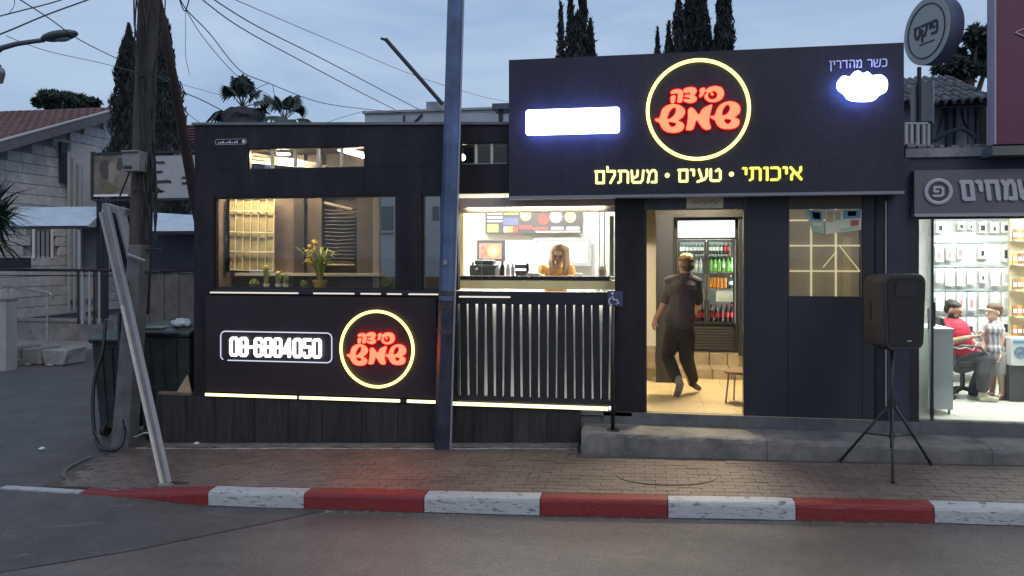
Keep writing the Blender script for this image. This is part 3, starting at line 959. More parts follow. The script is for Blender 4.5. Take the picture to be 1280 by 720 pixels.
halo(c2.x, c2.z, s2 * .745, PY - .010, lp)
word('08-6884050', X(288.5, PY), X(403, PY), Z(345, 446.5, PY), .235, .034, PY - .035, .02, WLET, lp, rtl=False, gap=.22)
x0, x1, z0, z1 = X(277, PY), X(415.5, PY), Z(345, 451.5, PY), Z(345, 415, PY)
out = rounded(x0, x1, z0, z1, .06)
def arc_pts(i0, i1): return [(out[i % 28][0], PY - .02, out[i % 28][1]) for i in range(i0, i1)]
EDG = glow('thin frame light', (.75, .8, 1), 1.0)
MB().tube(arc_pts(4, 26), .0065, 6).build('frame_line', EDG, lp)
MB().tube([(x0 + .09, PY - .02, z0), (x1 - .06, PY - .02, z0)] + arc_pts(0, 5)[1:], .0065, 6).build('frame_line', EDG, lp)

# light strips
LS = glow('strip light', (1, .90, .42), 2.6)
LS2 = glow('pale strip light', (1, .90, .82), .9)
def strip(name, segs, z, y, m, r, label, grp='light strips along the panel edges'):
    t = thing(name, label, 'light strip', (X((segs[0][0] + segs[-1][1]) / 2, y), y, z), grp)
    for a, b in segs:
        MB().box(X(a, y), X(b, y), y - .012, y, z - r, z + r).build('lit_tube', m, t)
    MB().box(X(segs[0][0] - 1, y), X(segs[-1][1] + 1, y), y + .002, y + .012, z - r - .003, z + r + .003).build('channel', DMETAL, t)
strip('light_strip', [(257, 371), (374.5, 500), (509, 545)], .052, 8.52, LS, .016, 'yellow light strip in three lengths under the phone number panel')
strip('light_strip', [(564, 760)], .046, 8.50, LS, .019, 'long yellow light strip along the foot of the slatted fence')
strip('light_strip', [(263, 373), (392, 443), (451, 476), (484, 502), (511, 548)], 1.283, 8.555, LS2, .0085, 'thin broken white light strip on the sill under the big window')
strip('light_strip', [(574, 638)], 1.262, 8.50, LS2, .009, 'short white light strip on the top rail of the slatted fence')
# small unreadable maker's tag on the fascia
mk = thing('fascia_tag', 'tiny pale outlined tag with small lettering at the left end of the fascia', 'tag', P(289, 182, FY - .01))
x0, x1, z0, z1 = X(269.5, FY), X(308, FY), Z(289, 180.5, FY), Z(289, 174, FY)
out = rounded(x0, x1, z0, z1, .02, 3)
PL = mat('pale lettering', (.62, .60, .70), .5)
MB().tube([(a, FY - .004, b) for a, b in out], .0025, 4, closed=True).build('outline', PL, mk)
for i in range(9):
    a = x0 + .03 + i * (x1 - x0 - .13) / 9
    MB().box(a, a + .018, FY - .004, FY - .001, z0 + .014, z0 + .026 + .008 * (i % 3)).build('mark', PL, mk)
MB().cone((x1 - .035, FY - .006, (z0 + z1) / 2), (x1 - .035, FY - .001, (z0 + z1) / 2), .022, .022, 10).build('emblem', PL, mk)

# skirting boards at the foot of the kiosk
sk = thing('skirting', 'dark brown board skirting between the light strips and the pavement', 'skirting', P(460, 552, 8.56))
spx = [195, 232, 268, 318, 360, 402, 452, 497, 545, 592, 640, 684, 726]
for i in range(len(spx) - 1):
    a, b = X(spx[i], 8.56), X(spx[i + 1], 8.56)
    mb = MB()
    mb.hexa([(a + .003, 8.56, facade_z(a) - .05), (b - .003, 8.56, facade_z(b) - .05), (b - .003, 8.56, .020), (a + .003, 8.56, .020)],
            [(a + .003, 8.60, facade_z(a) - .05), (b - .003, 8.60, facade_z(b) - .05), (b - .003, 8.60, .020), (a + .003, 8.60, .020)])
    mb.build('board', SKIRT, sk, bevel=.003)
MB().box(X(195, 8.6), -.4, 8.604, 9.5, -.70, -.06).build('base_block', CONCD, sk)

# slatted fence in front of the serving hatch
fe = thing('slatted_fence', 'black fence of upright slats with light showing between, under the serving hatch', 'fence', P(665, 503, 8.5))
FB = mat('fence black', (.014, .014, .017), .45, var=.3)
zt, zb = 1.225, .085
MB().box(X(566, 8.51), X(768, 8.51), 8.512, 8.57, zt - .045, zt + .10).build('top_rail', FB, fe, bevel=.005)
MB().box(X(566, 8.51), X(768, 8.51), 8.512, 8.57, zb - .005, zb + .05).build('bottom_rail', FB, fe, bevel=.005)
gaps = [573.5 + 11.1 * i for i in range(18)]
gw = [3.2, 2.6, 2.4, 3.4, 3.8, 2.8, 3.2, 3.2, 2.6, 2.2, 2.0, 2.0, 2.0, 2.2, 2.0, 2.0, 2.8, 2.2]
prev = 566
for i, g in enumerate(gaps + [768]):
    a = prev; b = g - (gw[i] / 2 if i < 18 else 0)
    if b - a > 1:
        tl_ = random.uniform(-.008, .008)
        x0, x1 = X(a, 8.51), X(b, 8.51)
        mb = MB()
        mb.hexa([(x0 - tl_, 8.52, zb + .04), (x1 - tl_, 8.52, zb + .04), (x1 + tl_, 8.52, zt - .04), (x0 + tl_, 8.52, zt - .04)],
                [(x0 - tl_, 8.545, zb + .04), (x1 - tl_, 8.545, zb + .04), (x1 + tl_, 8.545, zt - .04), (x0 + tl_, 8.545, zt - .04)])
        mb.build('slat', FB, fe, bevel=.003)
    if i < 18: prev = g + gw[i] / 2
# pale counter front behind the fence, and the hatch counter
hl = thing('hatch_fill_light', 'slim warm fill light added behind the hatch beam to brighten the counter front', 'lamp', P(670, 256, 8.70))  # unseen light, added to brighten the cream counter front
MB().box(X(585, 8.73), X(755, 8.73), 8.722, 8.737, Z(670, 258, 8.62) + .004, Z(670, 258, 8.62) + .03).build('diffuser', glow('hatch fill glow', (1, .84, .50), 170), hl)
co = thing('serving_counter', 'cream fronted serving counter with dark tiled top in the lit hatch', 'counter', P(670, 505, 8.95))
xa, xb = X(566, 8.95), X(790, 8.95)
MB().box(xa, xb, 8.98, 9.04, -.03, 1.30).build('front_wall', WHITEW, co)
MB().box(X(569, 8.78), X(768.5, 8.72), 8.78, 9.04, Z(670, 361.5, 8.78), Z(670, 350.5, 8.78)).build('cream_front', CREAM, co, bevel=.004)
tz0, tz1 = Z(670, 350.2, 8.78) , Z(670, 345.5, 8.78) + .0
dt = unit_box('tile', mat('dark counter tiles', (.018, .018, .02), .25), .02)
x = X(571, 8.78); pl = []
while x < X(768, 8.74) - .05:
    pl.append(((x + .055, 8.90, (tz0 + tz1) / 2 + .002), (0, 0, 0), (.105, .26, tz1 - tz0)))
    x += .112
pieces('tile', dt, pl, co)
MB().box(xa + .06, xb - .1, 9.03, 9.35, tz0, tz1 - .008).build('worktop', mat('worktop', (.5, .5, .48), .4), co)
# beam and rolled shutter over the hatch
MB().box(X(573, 8.62), X(769, 8.62), 8.62, 8.72, Z(670, 258, 8.62), Z(670, 246.5, 8.62)).build('hatch_beam', mat('pinkish beam', (.42, .32, .28), .6, var=.1), kiosk)
MB().box(X(573, 8.74), X(769, 8.74), 8.74, 8.86, Z(670, 265, 8.74), Z(670, 257.5, 8.74)).build('shutter_box', mat('shutter box', (.16, .15, .16), .5), kiosk)
# fill lights added behind the fence to brighten the wall between the slats
sl = thing('added_strip_light', 'white fill light added under the serving counter to brighten the slat gaps', 'lamp', (X(665, 8.9), 8.86, 1.15), 'fill lights added behind the fence')
MB().box(xa + .1, xb - .15, 8.90, 8.97, 1.18, 1.20).build('diffuser', glow('fence gap fill glow', (1, .95, .84), 4.5), sl)
sl = thing('added_strip_light', 'white fill light added on the floor behind the slatted fence', 'lamp', (X(665, 8.9), 8.80, .0), 'fill lights added behind the fence')
MB().box(xa + .1, xb - .15, 8.70, 8.76, .0, .02).build('diffuser', glow('fence gap fill glow', (1, .95, .84), 4.5), sl)
MB().box(xa, xk1, FY - .03, 8.97, -.045, -.004).build('ramp_floor', CONC, kiosk)
# handrail post with the wheelchair sign
hp = thing('handrail_post', 'black handrail post standing on the concrete step beside the fence', 'post', P(766, 535, 8.25))
MB().cone((X(766, 8.25), 8.25, -.14), (X(766, 8.25), 8.25, Z(766, 381, 8.25)), .022, .022, 10).build('upright', FB, hp, smooth=True)
MB().box(X(759, 8.25), X(774, 8.25), 8.18, 8.32, -.142, -.125).build('foot_plate', FB, hp)
MB().cone((X(766, 8.25), 8.25, Z(766, 382, 8.25)), (X(769, 8.5), 8.5, Z(766, 382, 8.5)), .018, .018, 8).build('rail', FB, hp, smooth=True)
ws = thing('wheelchair_sign', 'small square sign with a white wheelchair symbol on the post by the door', 'sign', P(768, 383, 8.5))
MB().box(X(759.5, 8.46), X(778.5, 8.46), 8.46, 8.466, Z(769, 383, 8.46), Z(769, 364, 8.46)).build('plate', mat('sign blue grey', (.045, .06, .13), .5), ws)
c = P(767, 374, 8.45); WP = mat('pale lettering', (.62, .60, .70), .5)
sym = MB()
sym.tube([(c.x + .045 * math.cos(a) - .005, 8.455, c.z - .025 + .045 * math.sin(a)) for a in [R(110 + k * 22) for k in range(11)]], .007, 6)
sym.tube([(c.x - .01, 8.455, c.z + .035), (c.x - .005, 8.455, c.z - .005), (c.x + .035, 8.455, c.z - .008), (c.x + .055, 8.455, c.z - .05)], .008, 6)
sym.ball((c.x - .012, 8.455, c.z + .058), .013, 8)
sym.build('symbol', WP, ws)

# ------------------------------------------------------------ doorway, right wall and its window
kbox('door_jamb', 806, 808.5, 0, 2.40, FY - .01, FY + .10, FRAME)
kbox('door_jamb', 929.5, 933, 0, 2.40, FY - .01, FY + .10, FRAME)
kbox('door_header', 808.5, 929.5, Z(870, 262, FY), 2.40, FY + .01, FY + .09, mat('door header', (.06, .06, .075), .5, var=.3))
# paper notice with handwriting
pn = thing('paper_notice', 'cream paper notice with handwriting fixed over the doorway', 'notice', P(881, 261, FY - .01))
MB().box(X(858, FY), X(904, FY), FY - .003, FY + .0, Z(881, 260.5, FY), Z(881, 246, FY)).build('sheet', mat('cream paper', (.78, .68, .48), .8, var=.1), pn)
mb = MB(); INK = mat('ink', (.03, .025, .03), .6)
random.seed(11)
for k in range(9):
    c = P(866 + k * 4, 253 + 1.5 * math.sin(k * 2), FY)
    mb.tube([(c.x - .012, FY - .005, c.z - .02), (c.x + .004, FY - .005, c.z + .022), (c.x + .018, FY - .005, c.z - .005 + .01 * (k % 3)), (c.x + .026, FY - .005, c.z + .018)], .0035, 4)
mb.build('handwriting', INK, pn)
BW = mat('black wall panel', (.014, .015, .023), .5, var=.3, vscale=1.5, bump=.04, bscale=5)
rp = [933, 985, 1078, 1094]
MB().box(X(933, FY), X(985, FY), FY, FY + .08, -.03, 2.44).build('wall_panel', BW, kiosk, bevel=.003)
MB().box(X(985.4, FY), X(1077.6, FY), FY, FY + .08, -.03, Z(1031, 370.5, FY)).build('wall_panel', BW, kiosk, bevel=.003)
MB().box(X(1078, FY), X(1093.6, FY), FY, FY + .08, -.03, 2.44).build('wall_panel', BW, kiosk, bevel=.003)
MB().box(X(985.4, FY), X(1077.6, FY), FY, FY + .08, Z(1031, 261, FY), 2.44).build('wall_panel', BRN, kiosk, bevel=.003)
# right window: brown paper and cream bars glow in place of lamps behind
wz0, wz1 = Z(1031, 370.5, FY), Z(1031, 261, FY)
rw = MB()
x0, x1 = X(985.4, FY), X(1077.6, FY)
w_ = rw.box(x0, x0 + .012, FY + .005, FY + .07, wz0, wz1).box(x1 - .012, x1, FY + .005, FY + .07, wz0, wz1).build('window', BRN, kiosk)
MB().box(x0 + .013, x1 - .013, FY + .068, FY + .075, wz0, wz1).build('backing_paper', mat('glowing brown backing paper', (.26, .20, .125), .8, var=.22, vscale=2.5, emit=(.5, .36, .20), es=.22), w_)
MB().box(X(1056, FY), X(1066, FY), FY + .060, FY + .066, wz0, wz1 - .3).build('backing_strip', mat('glowing light brown strip', (.40, .30, .15), .8, emit=(.5, .36, .18), es=.25), w_)
CB = mat('glowing cream window bars', (.72, .64, .42), .5, emit=(.8, .66, .36), es=.7)
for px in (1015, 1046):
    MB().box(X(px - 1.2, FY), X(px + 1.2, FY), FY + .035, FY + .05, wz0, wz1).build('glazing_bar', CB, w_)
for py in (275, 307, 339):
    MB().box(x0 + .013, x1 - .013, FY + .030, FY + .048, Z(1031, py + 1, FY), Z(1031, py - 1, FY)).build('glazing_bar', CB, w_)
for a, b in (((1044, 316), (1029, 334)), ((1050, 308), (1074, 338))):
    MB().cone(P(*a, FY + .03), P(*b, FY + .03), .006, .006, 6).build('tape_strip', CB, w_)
MB().box(x0 + .013, x1 - .013, FY + .010, FY + .014, wz0, wz1).build('pane', GLASS, w_)
# two leaflets at the top of that window
PC = [mat('leaflet blue', (.12, .28, .36), .6), mat('leaflet cream', (.62, .60, .45), .6), mat('leaflet green', (.35, .48, .36), .6), mat('leaflet red', (.45, .10, .08), .6), mat('leaflet tan', (.5, .34, .2), .6)]
def leaflet(corners, label, blocks, base):
    t = thing('leaflet', label, 'leaflet', P(*corners[3], FY - .02), 'leaflets on the right hand window')
    pp = [P(*c, FY) for c in corners]
    mb = MB()
    mb.hexa([(p.x, FY - .008, p.z) for p in (pp[3], pp[2], pp[1], pp[0])], [(p.x, FY - .002, p.z) for p in (pp[3], pp[2], pp[1], pp[0])])
    mb.build('sheet', base, t)
    def bil(u, v): return (pp[0] * (1 - u) + pp[1] * u) * (1 - v) + (pp[3] * (1 - u) + pp[2] * u) * v
    for u0, v0, u1, v1, m in blocks:
        q = [bil(u0, v1), bil(u1, v1), bil(u1, v0), bil(u0, v0)]
        MB().hexa([(p.x, FY - .0115, p.z) for p in q], [(p.x, FY - .009, p.z) for p in q]).build('printed_block', m, t)
leaflet([(1006, 262), (1029, 263), (1030, 292), (1015, 289)], 'tilted blue and green leaflet, left of the two on the right hand window',
        [(.2, .05, .9, .45, PC[0]), (.35, .1, .8, .4, PC[4]), (.2, .55, .9, .72, PC[1]), (.3, .78, .85, .92, PC[2])], PC[2])
leaflet([(1031, 262), (1077, 262), (1076, 287), (1032, 293)], 'wide cream leaflet with blue print and red spot, beside the tilted leaflet',
        [(.5, .03, .97, .42, PC[0]), (.62, .08, .85, .3, PC[1]), (.05, .08, .22, .5, PC[4]), (.28, .1, .42, .45, PC[4]), (.7, .5, .93, .78, PC[3]), (.4, .82, .95, .94, PC[2])], PC[1])
kbox('cable', 1106, 1107.5, .1, 2.3, FY - .02, FY - .005, METAL)

# concrete step along the front
st = struct(MB().box(-.4, 4.0, 8.3, 8.5, -.8, -.7).build('entrance_step', CONCD))
edge = [-.66, 1.22, 3.3, 6]
for i in range(len(edge) - 1):
    a, b = edge[i], edge[i + 1] - .006
    mb = MB(); n = 26; vs = []
    for j in range(n + 1):
        x = a + (b - a) * j / n
        jit = lambda s_: random.uniform(-s_, s_)
        y0 = 8.07 + (.05 * (1 - j / n) if i == 0 else 0)
        prof = [(y0 + jit(.006), pav(x, 8.07) - .06), (y0 + jit(.012), -.175 + jit(.006)), (y0 + .012 + jit(.005), -.145 + jit(.004)), (y0 + .04, -.132 + jit(.003)), (8.60, -.130), (8.60, -.5)]
        vs += [(x, y_, z_) for y_, z_ in prof]
    fs = [(j * 6 + k, (j + 1) * 6 + k, (j + 1) * 6 + k + 1, j * 6 + k + 1) for j in range(n) for k in range(5)]
    fs += [(0, 1, 2, 3, 4, 5), tuple(n * 6 + k for k in range(5, -1, -1))]
    o = mb.add(vs, fs).build('step_block', CONCD, st); flip(o)
MB().box(-.45, X(1150, 8.56), 8.57, 8.599, -.128, -.002).build('threshold_riser', mat('riser', (.10, .10, .105), .7, var=.3, vscale=4), st)

# ------------------------------------------------------------ people: one remeshed body each, clothing as its children
def remesh(mb, name, m, parent, voxel=.009, sm=3, label=None, dec=0):
    o = mb.build(name, m)
    f = o; flip(f)
    md = o.modifiers.new('r', 'REMESH'); md.mode = 'VOXEL'; md.voxel_size = voxel
    if sm:
        s_ = o.modifiers.new('s', 'SMOOTH'); s_.iterations = sm; s_.factor = .5
    bpy.context.view_layer.update()
    dg = bpy.context.evaluated_depsgraph_get()
    me = bpy.data.meshes.new_from_object(o.evaluated_get(dg))
    me.name = name
    old = o.data
    o.modifiers.clear(); o.data = me
    me.materials.clear(); me.materials.append(m)
    me.polygons.foreach_set('use_smooth', [True] * len(me.polygons))
    put(o, parent)
    if label: o['label'] = label
    return o
def limb(mb, pts, n=12):
    """pts: (x, y, z, r); rounded tapered chain"""
    for i, p in enumerate(pts):
        mb.ball(p[:3], p[3], n)
        if i: mb.cone(pts[i - 1][:3], p[:3], pts[i - 1][3], p[3], n)
def J(px, py, Y, r): 
    v = P(px, py, Y); return (v.x, v.y, v.z, r)
def hand(mb, wrist, direc, palm_n, L=.17, curl=.3, thumb_side=1):
    w_ = Vector(wrist); d = Vector(direc).normalized(); nn = Vector(palm_n).normalized(); sd_ = d.cross(nn).normalized()
    pal = L * .52
    for k in (-.030, -.010, .010, .030):
        limb(mb, [(*(w_ + sd_ * k * .7), .017), (*(w_ + d * pal + sd_ * k), .014)], 8)
    lens = [.42, .48, .45, .36]
    for i, k in enumerate((-.030, -.010, .010, .030)):
        p0 = w_ + d * pal + sd_ * k
        l = L * lens[i]
        p1 = p0 + (d * math.cos(curl) + nn * math.sin(curl)) * l * .5
        p2 = p1 + (d * math.cos(curl * 2.4) + nn * math.sin(curl * 2.4)) * l * .5
        limb(mb, [(*p0, .0105), (*p1, .0095), (*p2, .0080)], 8)
    t0 = w_ + d * pal * .35 - sd_ * .03 * thumb_side
    limb(mb, [(*t0, .013), (*(t0 + (d * .7 - sd_ * .6 * thumb_side + nn * .3) * .035), .011), (*(t0 + (d * 1.0 - sd_ * .5 * thumb_side + nn * .5) * .062), .009)], 8)
def head(mb, c, s_=1.0, face=(0, -1, 0), tilt=0.0):
    """skull, jaw, nose, ears about c; face = facing direction"""
    f = Vector(face).normalized()
    q = f.to_track_quat('-Y', 'Z')
    def W(x, y, z): return Vector(c) + q @ (Vector((x, y, z)) * s_)
    mb.ball(W(0, .01, .03), .094 * s_, 14, sc=(.84, 1.02, 1.02), rot=q)
    mb.ball(W(0, -.018, -.045), .068 * s_, 12, sc=(.88, .95, 1.05), rot=q)
    mb.ball(W(0, -.045, -.090), .030 * s_, 8, sc=(1.1, .9, .8), rot=q)
    mb.cone(W(0, -.084, .015), W(0, -.108, -.024), .010 * s_, .016 * s_, 8)
    mb.ball(W(0, -.106, -.026), .015 * s_, 8)
    mb.ball(W(0, -.084, .040), .02 * s_, 8, sc=(2.2, .6, .5), rot=q)
    mb.ball(W(0, -.088, -.062), .012 * s_, 8, sc=(2.0, .8, .8), rot=q)
    for s in (-1, 1):
        mb.ball(W(.083 * s, .012, -.006), .026 * s_, 8, sc=(.35, .7, 1.1), rot=q)
    return W, q
def eyes(W, s_, parent):
    for s in (-1, 1):
        MB().ball(W(.034 * s, -.086, .016), .0075 * s_, 8, sc=(1.2, .7, .7)).build('eye', mat('eye dark', (.02, .015, .012), .2), parent)
SKIN = mat('skin', (.42, .24, .16), .55)
SKIN2 = mat('light skin', (.52, .33, .24), .55)

# --- man walking into the doorway, seen from behind
man = thing('person', 'man in black t-shirt and black trousers walking away into the lit doorway', 'person', P(852, 497, 9.5))
Y = 9.55
b = MB()
limb(b, [J(858, 346, Y, .052), J(857, 336, Y - .01, .05)])
Wm, qm = head(b, P(857, 331, Y), 1.08, face=(-.55, .85, -.12))
limb(b, [J(856, 355, Y, .082), J(853, 375, Y, .11), J(850, 398, Y, .10), J(849, 412, Y, .10)])
limb(b, [J(839, 355, Y, .042), J(857, 349, Y, .052), J(868, 355, Y, .042)])
limb(b, [J(837, 355, Y, .058), J(831, 378, Y + .02, .044), J(819, 399, Y - .04, .028)])
limb(b, [J(868, 356, Y, .058), J(872, 378, Y + .12, .044), J(868, 392, Y + .32, .03)])
wv = P(819, 399, Y - .04)
hand(b, wv, (-.25, -.05, -.95), (.8, .4, 0), .16, .35, -1)
hand(b, P(868, 392, Y + .32), (0, .8, -.3), (-1, 0, 0), .16, .4, 1)
limb(b, [J(841, 416, Y, .075), J(838, 448, Y + .10, .055), J(850, 482, Y - .08, .042)])
limb(b, [J(857, 416, Y, .075), J(856, 450, Y + .05, .055), J(864, 479, Y + .25, .042)])
remesh(b, 'body', SKIN, man, .009, 2)
sh = MB()
limb(sh, [J(857, 349, Y, .092), J(853, 372, Y, .160), J(851, 404, Y, .155)])
limb(sh, [J(836, 352, Y, .068), J(857, 347, Y, .075), J(871, 353, Y, .068)])
for s_, (px, py) in ((-1, (838, 355)), (1, (870, 356))):
    limb(sh, [J(854, 354, Y, .11), J(px, py, Y, .073)])
limb(sh, [J(838, 356, Y, .074), J(832, 374, Y + .01, .066)])
limb(sh, [J(870, 357, Y, .074), J(873, 376, Y + .08, .062)])
sh.ball(P(853, 362, Y), .19, 14, sc=(1.16, .72, .85))
sh.ball(P(850, 398, Y), .18, 14, sc=(1.12, .8, .75))
remesh(sh, 'tee_shirt', mat('black cotton', (.040, .036, .050), .85, var=.3, bump=.5, bscale=9), man, .010, 3)
tr = MB()
tr.ball(P(849, 412, Y), .168, 14, sc=(1.08, .85, .85))
limb(tr, [J(840, 418, Y, .112), J(834, 446, Y + .12, .092), J(845, 472, Y - .02, .074)])
limb(tr, [J(858, 418, Y, .112), J(858, 448, Y + .05, .090), J(866, 473, Y + .22, .070)])
remesh(tr, 'trousers', mat('black trousers', (.014, .013, .016), .8, bump=.4, bscale=10), man, .010, 2)
GS = mat('grey sneaker', (.16, .15, .145), .7, var=.3, vscale=30)
s1 = MB()
limb(s1, [J(847, 473, Y - .05, .050), J(850, 480, Y - .10, .047), J(848, 489, Y - .02, .046), J(845, 494.5, Y + .07, .036)])
remesh(s1, 'shoe', GS, man, .008, 2, label='grey shoe of the foot nearer the doorway')
s1 = MB()
limb(s1, [J(863, 473, Y + .25, .045), J(866, 480, Y + .22, .042), J(871, 484, Y + .34, .036), J(874, 485.5, Y + .40, .030)])
remesh(s1, 'shoe', mat('dark shoe', (.03, .028, .03), .7), man, .008, 2)
hr = MB()
hr.ball(Wm(0, .018, .042), .100, 14, sc=(.87, 1.02, .92), rot=qm)
hr.ball(Wm(0, .048, -.012), .088, 12, sc=(.98, .75, .85), rot=qm)
remesh(hr, 'hair', mat('dark brown hair', (.075, .045, .03), .7, bump=.6, bscale=60), man, .007, 1)
hc = MB().ball(Wm(0, .020, .075), .094, 16, sc=(.90, 1.0, .66), rot=qm)
hc.build('knit_cap', mat('yellowish cap', (.52, .38, .17), .8, var=.25, vscale=25, bump=.5, bscale=70), man, smooth=True)

# --- woman behind the counter, bent over her work
wo_ = thing('person', 'long haired woman in a tan sweater bending over the serving counter', 'person', P(694, 450, 9.55))
Y = 9.62
b = MB()
Ww, qw = head(b, P(699, 318, Y - .10), .98, face=(-.12, -.85, -.5))
limb(b, [J(698, 330, Y - .05, .05), J(696, 338, Y, .05)])
limb(b, [J(695, 340, Y, .09), J(694, 365, Y + .03, .12), J(694, 400, Y + .05, .13)])
for px, e in ((679, (674, 344)), (712, (717, 344))):
    limb(b, [J(px, 337, Y, .05), J(px + (px - 695) * .2, 352, Y - .1, .04), J(e[0] + (695 - e[0]) * .25, 347, Y - .32, .028)])
    wv = P(e[0] + (695 - e[0]) * .25, 347, Y - .32)
    hand(b, wv, ((695 - e[0]) * .02, -.5, -.1), (0, 0, -1), .15, .25, 1 if px < 690 else -1)
for px in (686, 702):
    limb(b, [J(px, 405, Y + .05, .09), J(px, 440, Y + .05, .06), J(px, 472, Y + .06, .04)])
    limb(b, [J(px, 473, Y + .04, .04), J(px, 474, Y - .12, .03)])
remesh(b, 'body', SKIN2, wo_, .009, 2)
eyes(Ww, .98, wo_)
sw = MB()
sw.ball(P(695, 345, Y + .02), .19, 14, sc=(1.05, .62, .8))
limb(sw, [J(695, 345, Y, .13), J(694, 372, Y + .03, .155), J(694, 398, Y + .05, .16)])
for px, e in ((679, (674, 344)), (712, (717, 344))):
    limb(sw, [J(px, 336, Y, .07), J(px + (px - 695) * .22, 352, Y - .1, .06), J(e[0] + (695 - e[0]) * .28, 347, Y - .27, .042)])
remesh(sw, 'sweater', mat('tan sweater', (.50, .27, .09), .85, var=.2, bump=.5, bscale=30), wo_, .010, 2)
tw = MB()
tw.ball(P(694, 402, Y + .05), .165, 12, sc=(1, .8, .8))
for px in (686, 702): limb(tw, [J(px, 408, Y + .05, .105), J(px, 440, Y + .05, .075), J(px, 466, Y + .06, .06)])
remesh(tw, 'trousers', mat('dark jeans', (.02, .025, .045), .8), wo_, .011, 2)
h = MB()
h.ball(Ww(0, .034, .062), .102, 14, sc=(.92, 1.0, .85), rot=qw)
for s_ in (-1, 1):
    for k in range(3):
        a0 = Ww(s_ * (.070 + .010 * k), .0 + .03 * k, .05)
        e0 = P(699 + s_ * (5.5 + 2.6 * k), 341 + k, Y - .26 + .05 * k)
        limb(h, [(*a0, .034), (*((a0 + e0) / 2 + Vector((s_ * .012, -.02, 0))), .028), (*e0, .016)], 8)
remesh(h, 'hair', mat('light brown hair', (.22, .13, .06), .5, var=.45, vscale=30, stretch=(8, 8, 1), bump=.6, bscale=50), wo_, .007, 1)

# ------------------------------------------------------------ kitchen fittings
def place_box(name, label, cat, px0, px1, py0, py1, Y, depth, m, group=None, bevel=.004):
    t = thing(name, label, cat, P((px0 + px1) / 2, py1, Y), group)
    o = MB().box(X(px0, Y), X(px1, Y), Y, Y + depth, Z((px0 + px1) / 2, py1, Y), Z((px0 + px1) / 2, py0, Y))
    return t, o
YK = 11.55
mbd = thing('menu_board', 'long menu board with pizza pictures and text hanging over the serving hatch', 'menu board', P(667, 292, YK))
MBK = mat('menu black', (.03, .03, .035), .4)
MB().box(X(607, YK), X(728, YK), YK, YK + .04, Z(667, 292, YK), Z(667, 262, YK)).build('board', MBK, mbd)
def flat_disc(cx_px, cy_px, rpx, Y, dy, m, name, parent, sq=1.0):
    c = P(cx_px, cy_px, Y); r = rpx * Y / 960 / CY
    pts = [(c.x + r * math.cos(k * math.pi / 9), c.z + r * sq * math.sin(k * math.pi / 9)) for k in range(18)]
    return MB().prism(pts, Y - dy, Y - dy + .004).build(name, m, parent)
MR = mat('menu red', (.42, .05, .035), .6); MW = mat('menu white', (.75, .73, .68), .6); MG = mat('menu green', (.25, .32, .10), .6); MO = mat('menu orange', (.6, .25, .06), .6)
MBL = mat('menu blue', (.06, .07, .16), .5); PIZ = mat('pizza print', (.55, .22, .08), .6, col2=(.75, .55, .30), vscale=18)
for px, py, r, m in ((657, 269, 7, PIZ), (695, 271, 7.5, MW), (713, 271, 7, PIZ), (679, 274, 6.5, MR)):
    flat_disc(px, py, r, YK, .006, m, 'printed_disc', mbd)
for a, b_, c_, d_, m in ((609, 628, 265, 267.5, MW), (609, 628, 270, 272.5, MW), (609, 628, 275, 277, MW), (609, 623, 280, 290, MG), (629, 648, 272, 281, MBL), (630, 634, 283, 290, MW),
                          (635, 641, 283, 290, MO), (642, 647, 283, 290, MR), (649, 664, 282, 286, MR), (666, 685, 284, 287, MR), (689, 704, 284, 287, MW), (708, 724, 284, 287, MW), (670, 725, 289, 290.3, MW), (630, 648, 263.5, 268, MG)):
    MB().box(X(a, YK), X(b_, YK), YK - .005, YK - .001, Z(667, d_, YK), Z(667, c_, YK)).build('printed_block', m, mbd)
# screen on the wall
YT = 11.0
tv = thing('screen', 'small wall screen showing a pizza above the coffee machine', 'screen', P(613, 326, YT))
MB().box(X(596, YT), X(631, YT), YT, YT + .05, Z(613, 327, YT), Z(613, 300, YT)).build('housing', BLACKPL, tv, bevel=.006)
MB().box(X(599, YT), X(627, YT), YT - .003, YT - .0005, Z(613, 323.5, YT), Z(613, 304, YT)).build('lit_screen', mat('screen picture', (.1, .05, .04), .3, emit=(.42, .26, .22), es=.7), tv)
flat_disc(617, 314, 8, YT, .007, mat('screen pizza', (.3, .1, .04), .4, emit=(.9, .35, .12), es=.7), 'pictured_pizza', tv)
flat_disc(617, 314, 4, YT, .012, mat('screen cheese', (.3, .2, .1), .4, emit=(.95, .6, .3), es=.8), 'pictured_cheese', tv)
for px, py in ((604, 310), (603, 319), (607, 316)):
    flat_disc(px, py, 2.4, YT, .008, mat('screen tomato', (.3, .05, .04), .4, emit=(.7, .12, .08), es=.8), 'pictured_tomato', tv)
MB().cone(P(613, 327, YT + .03), P(613, 345, YT + .03), .03, .03, 8).build('stand', BLACKPL, tv)
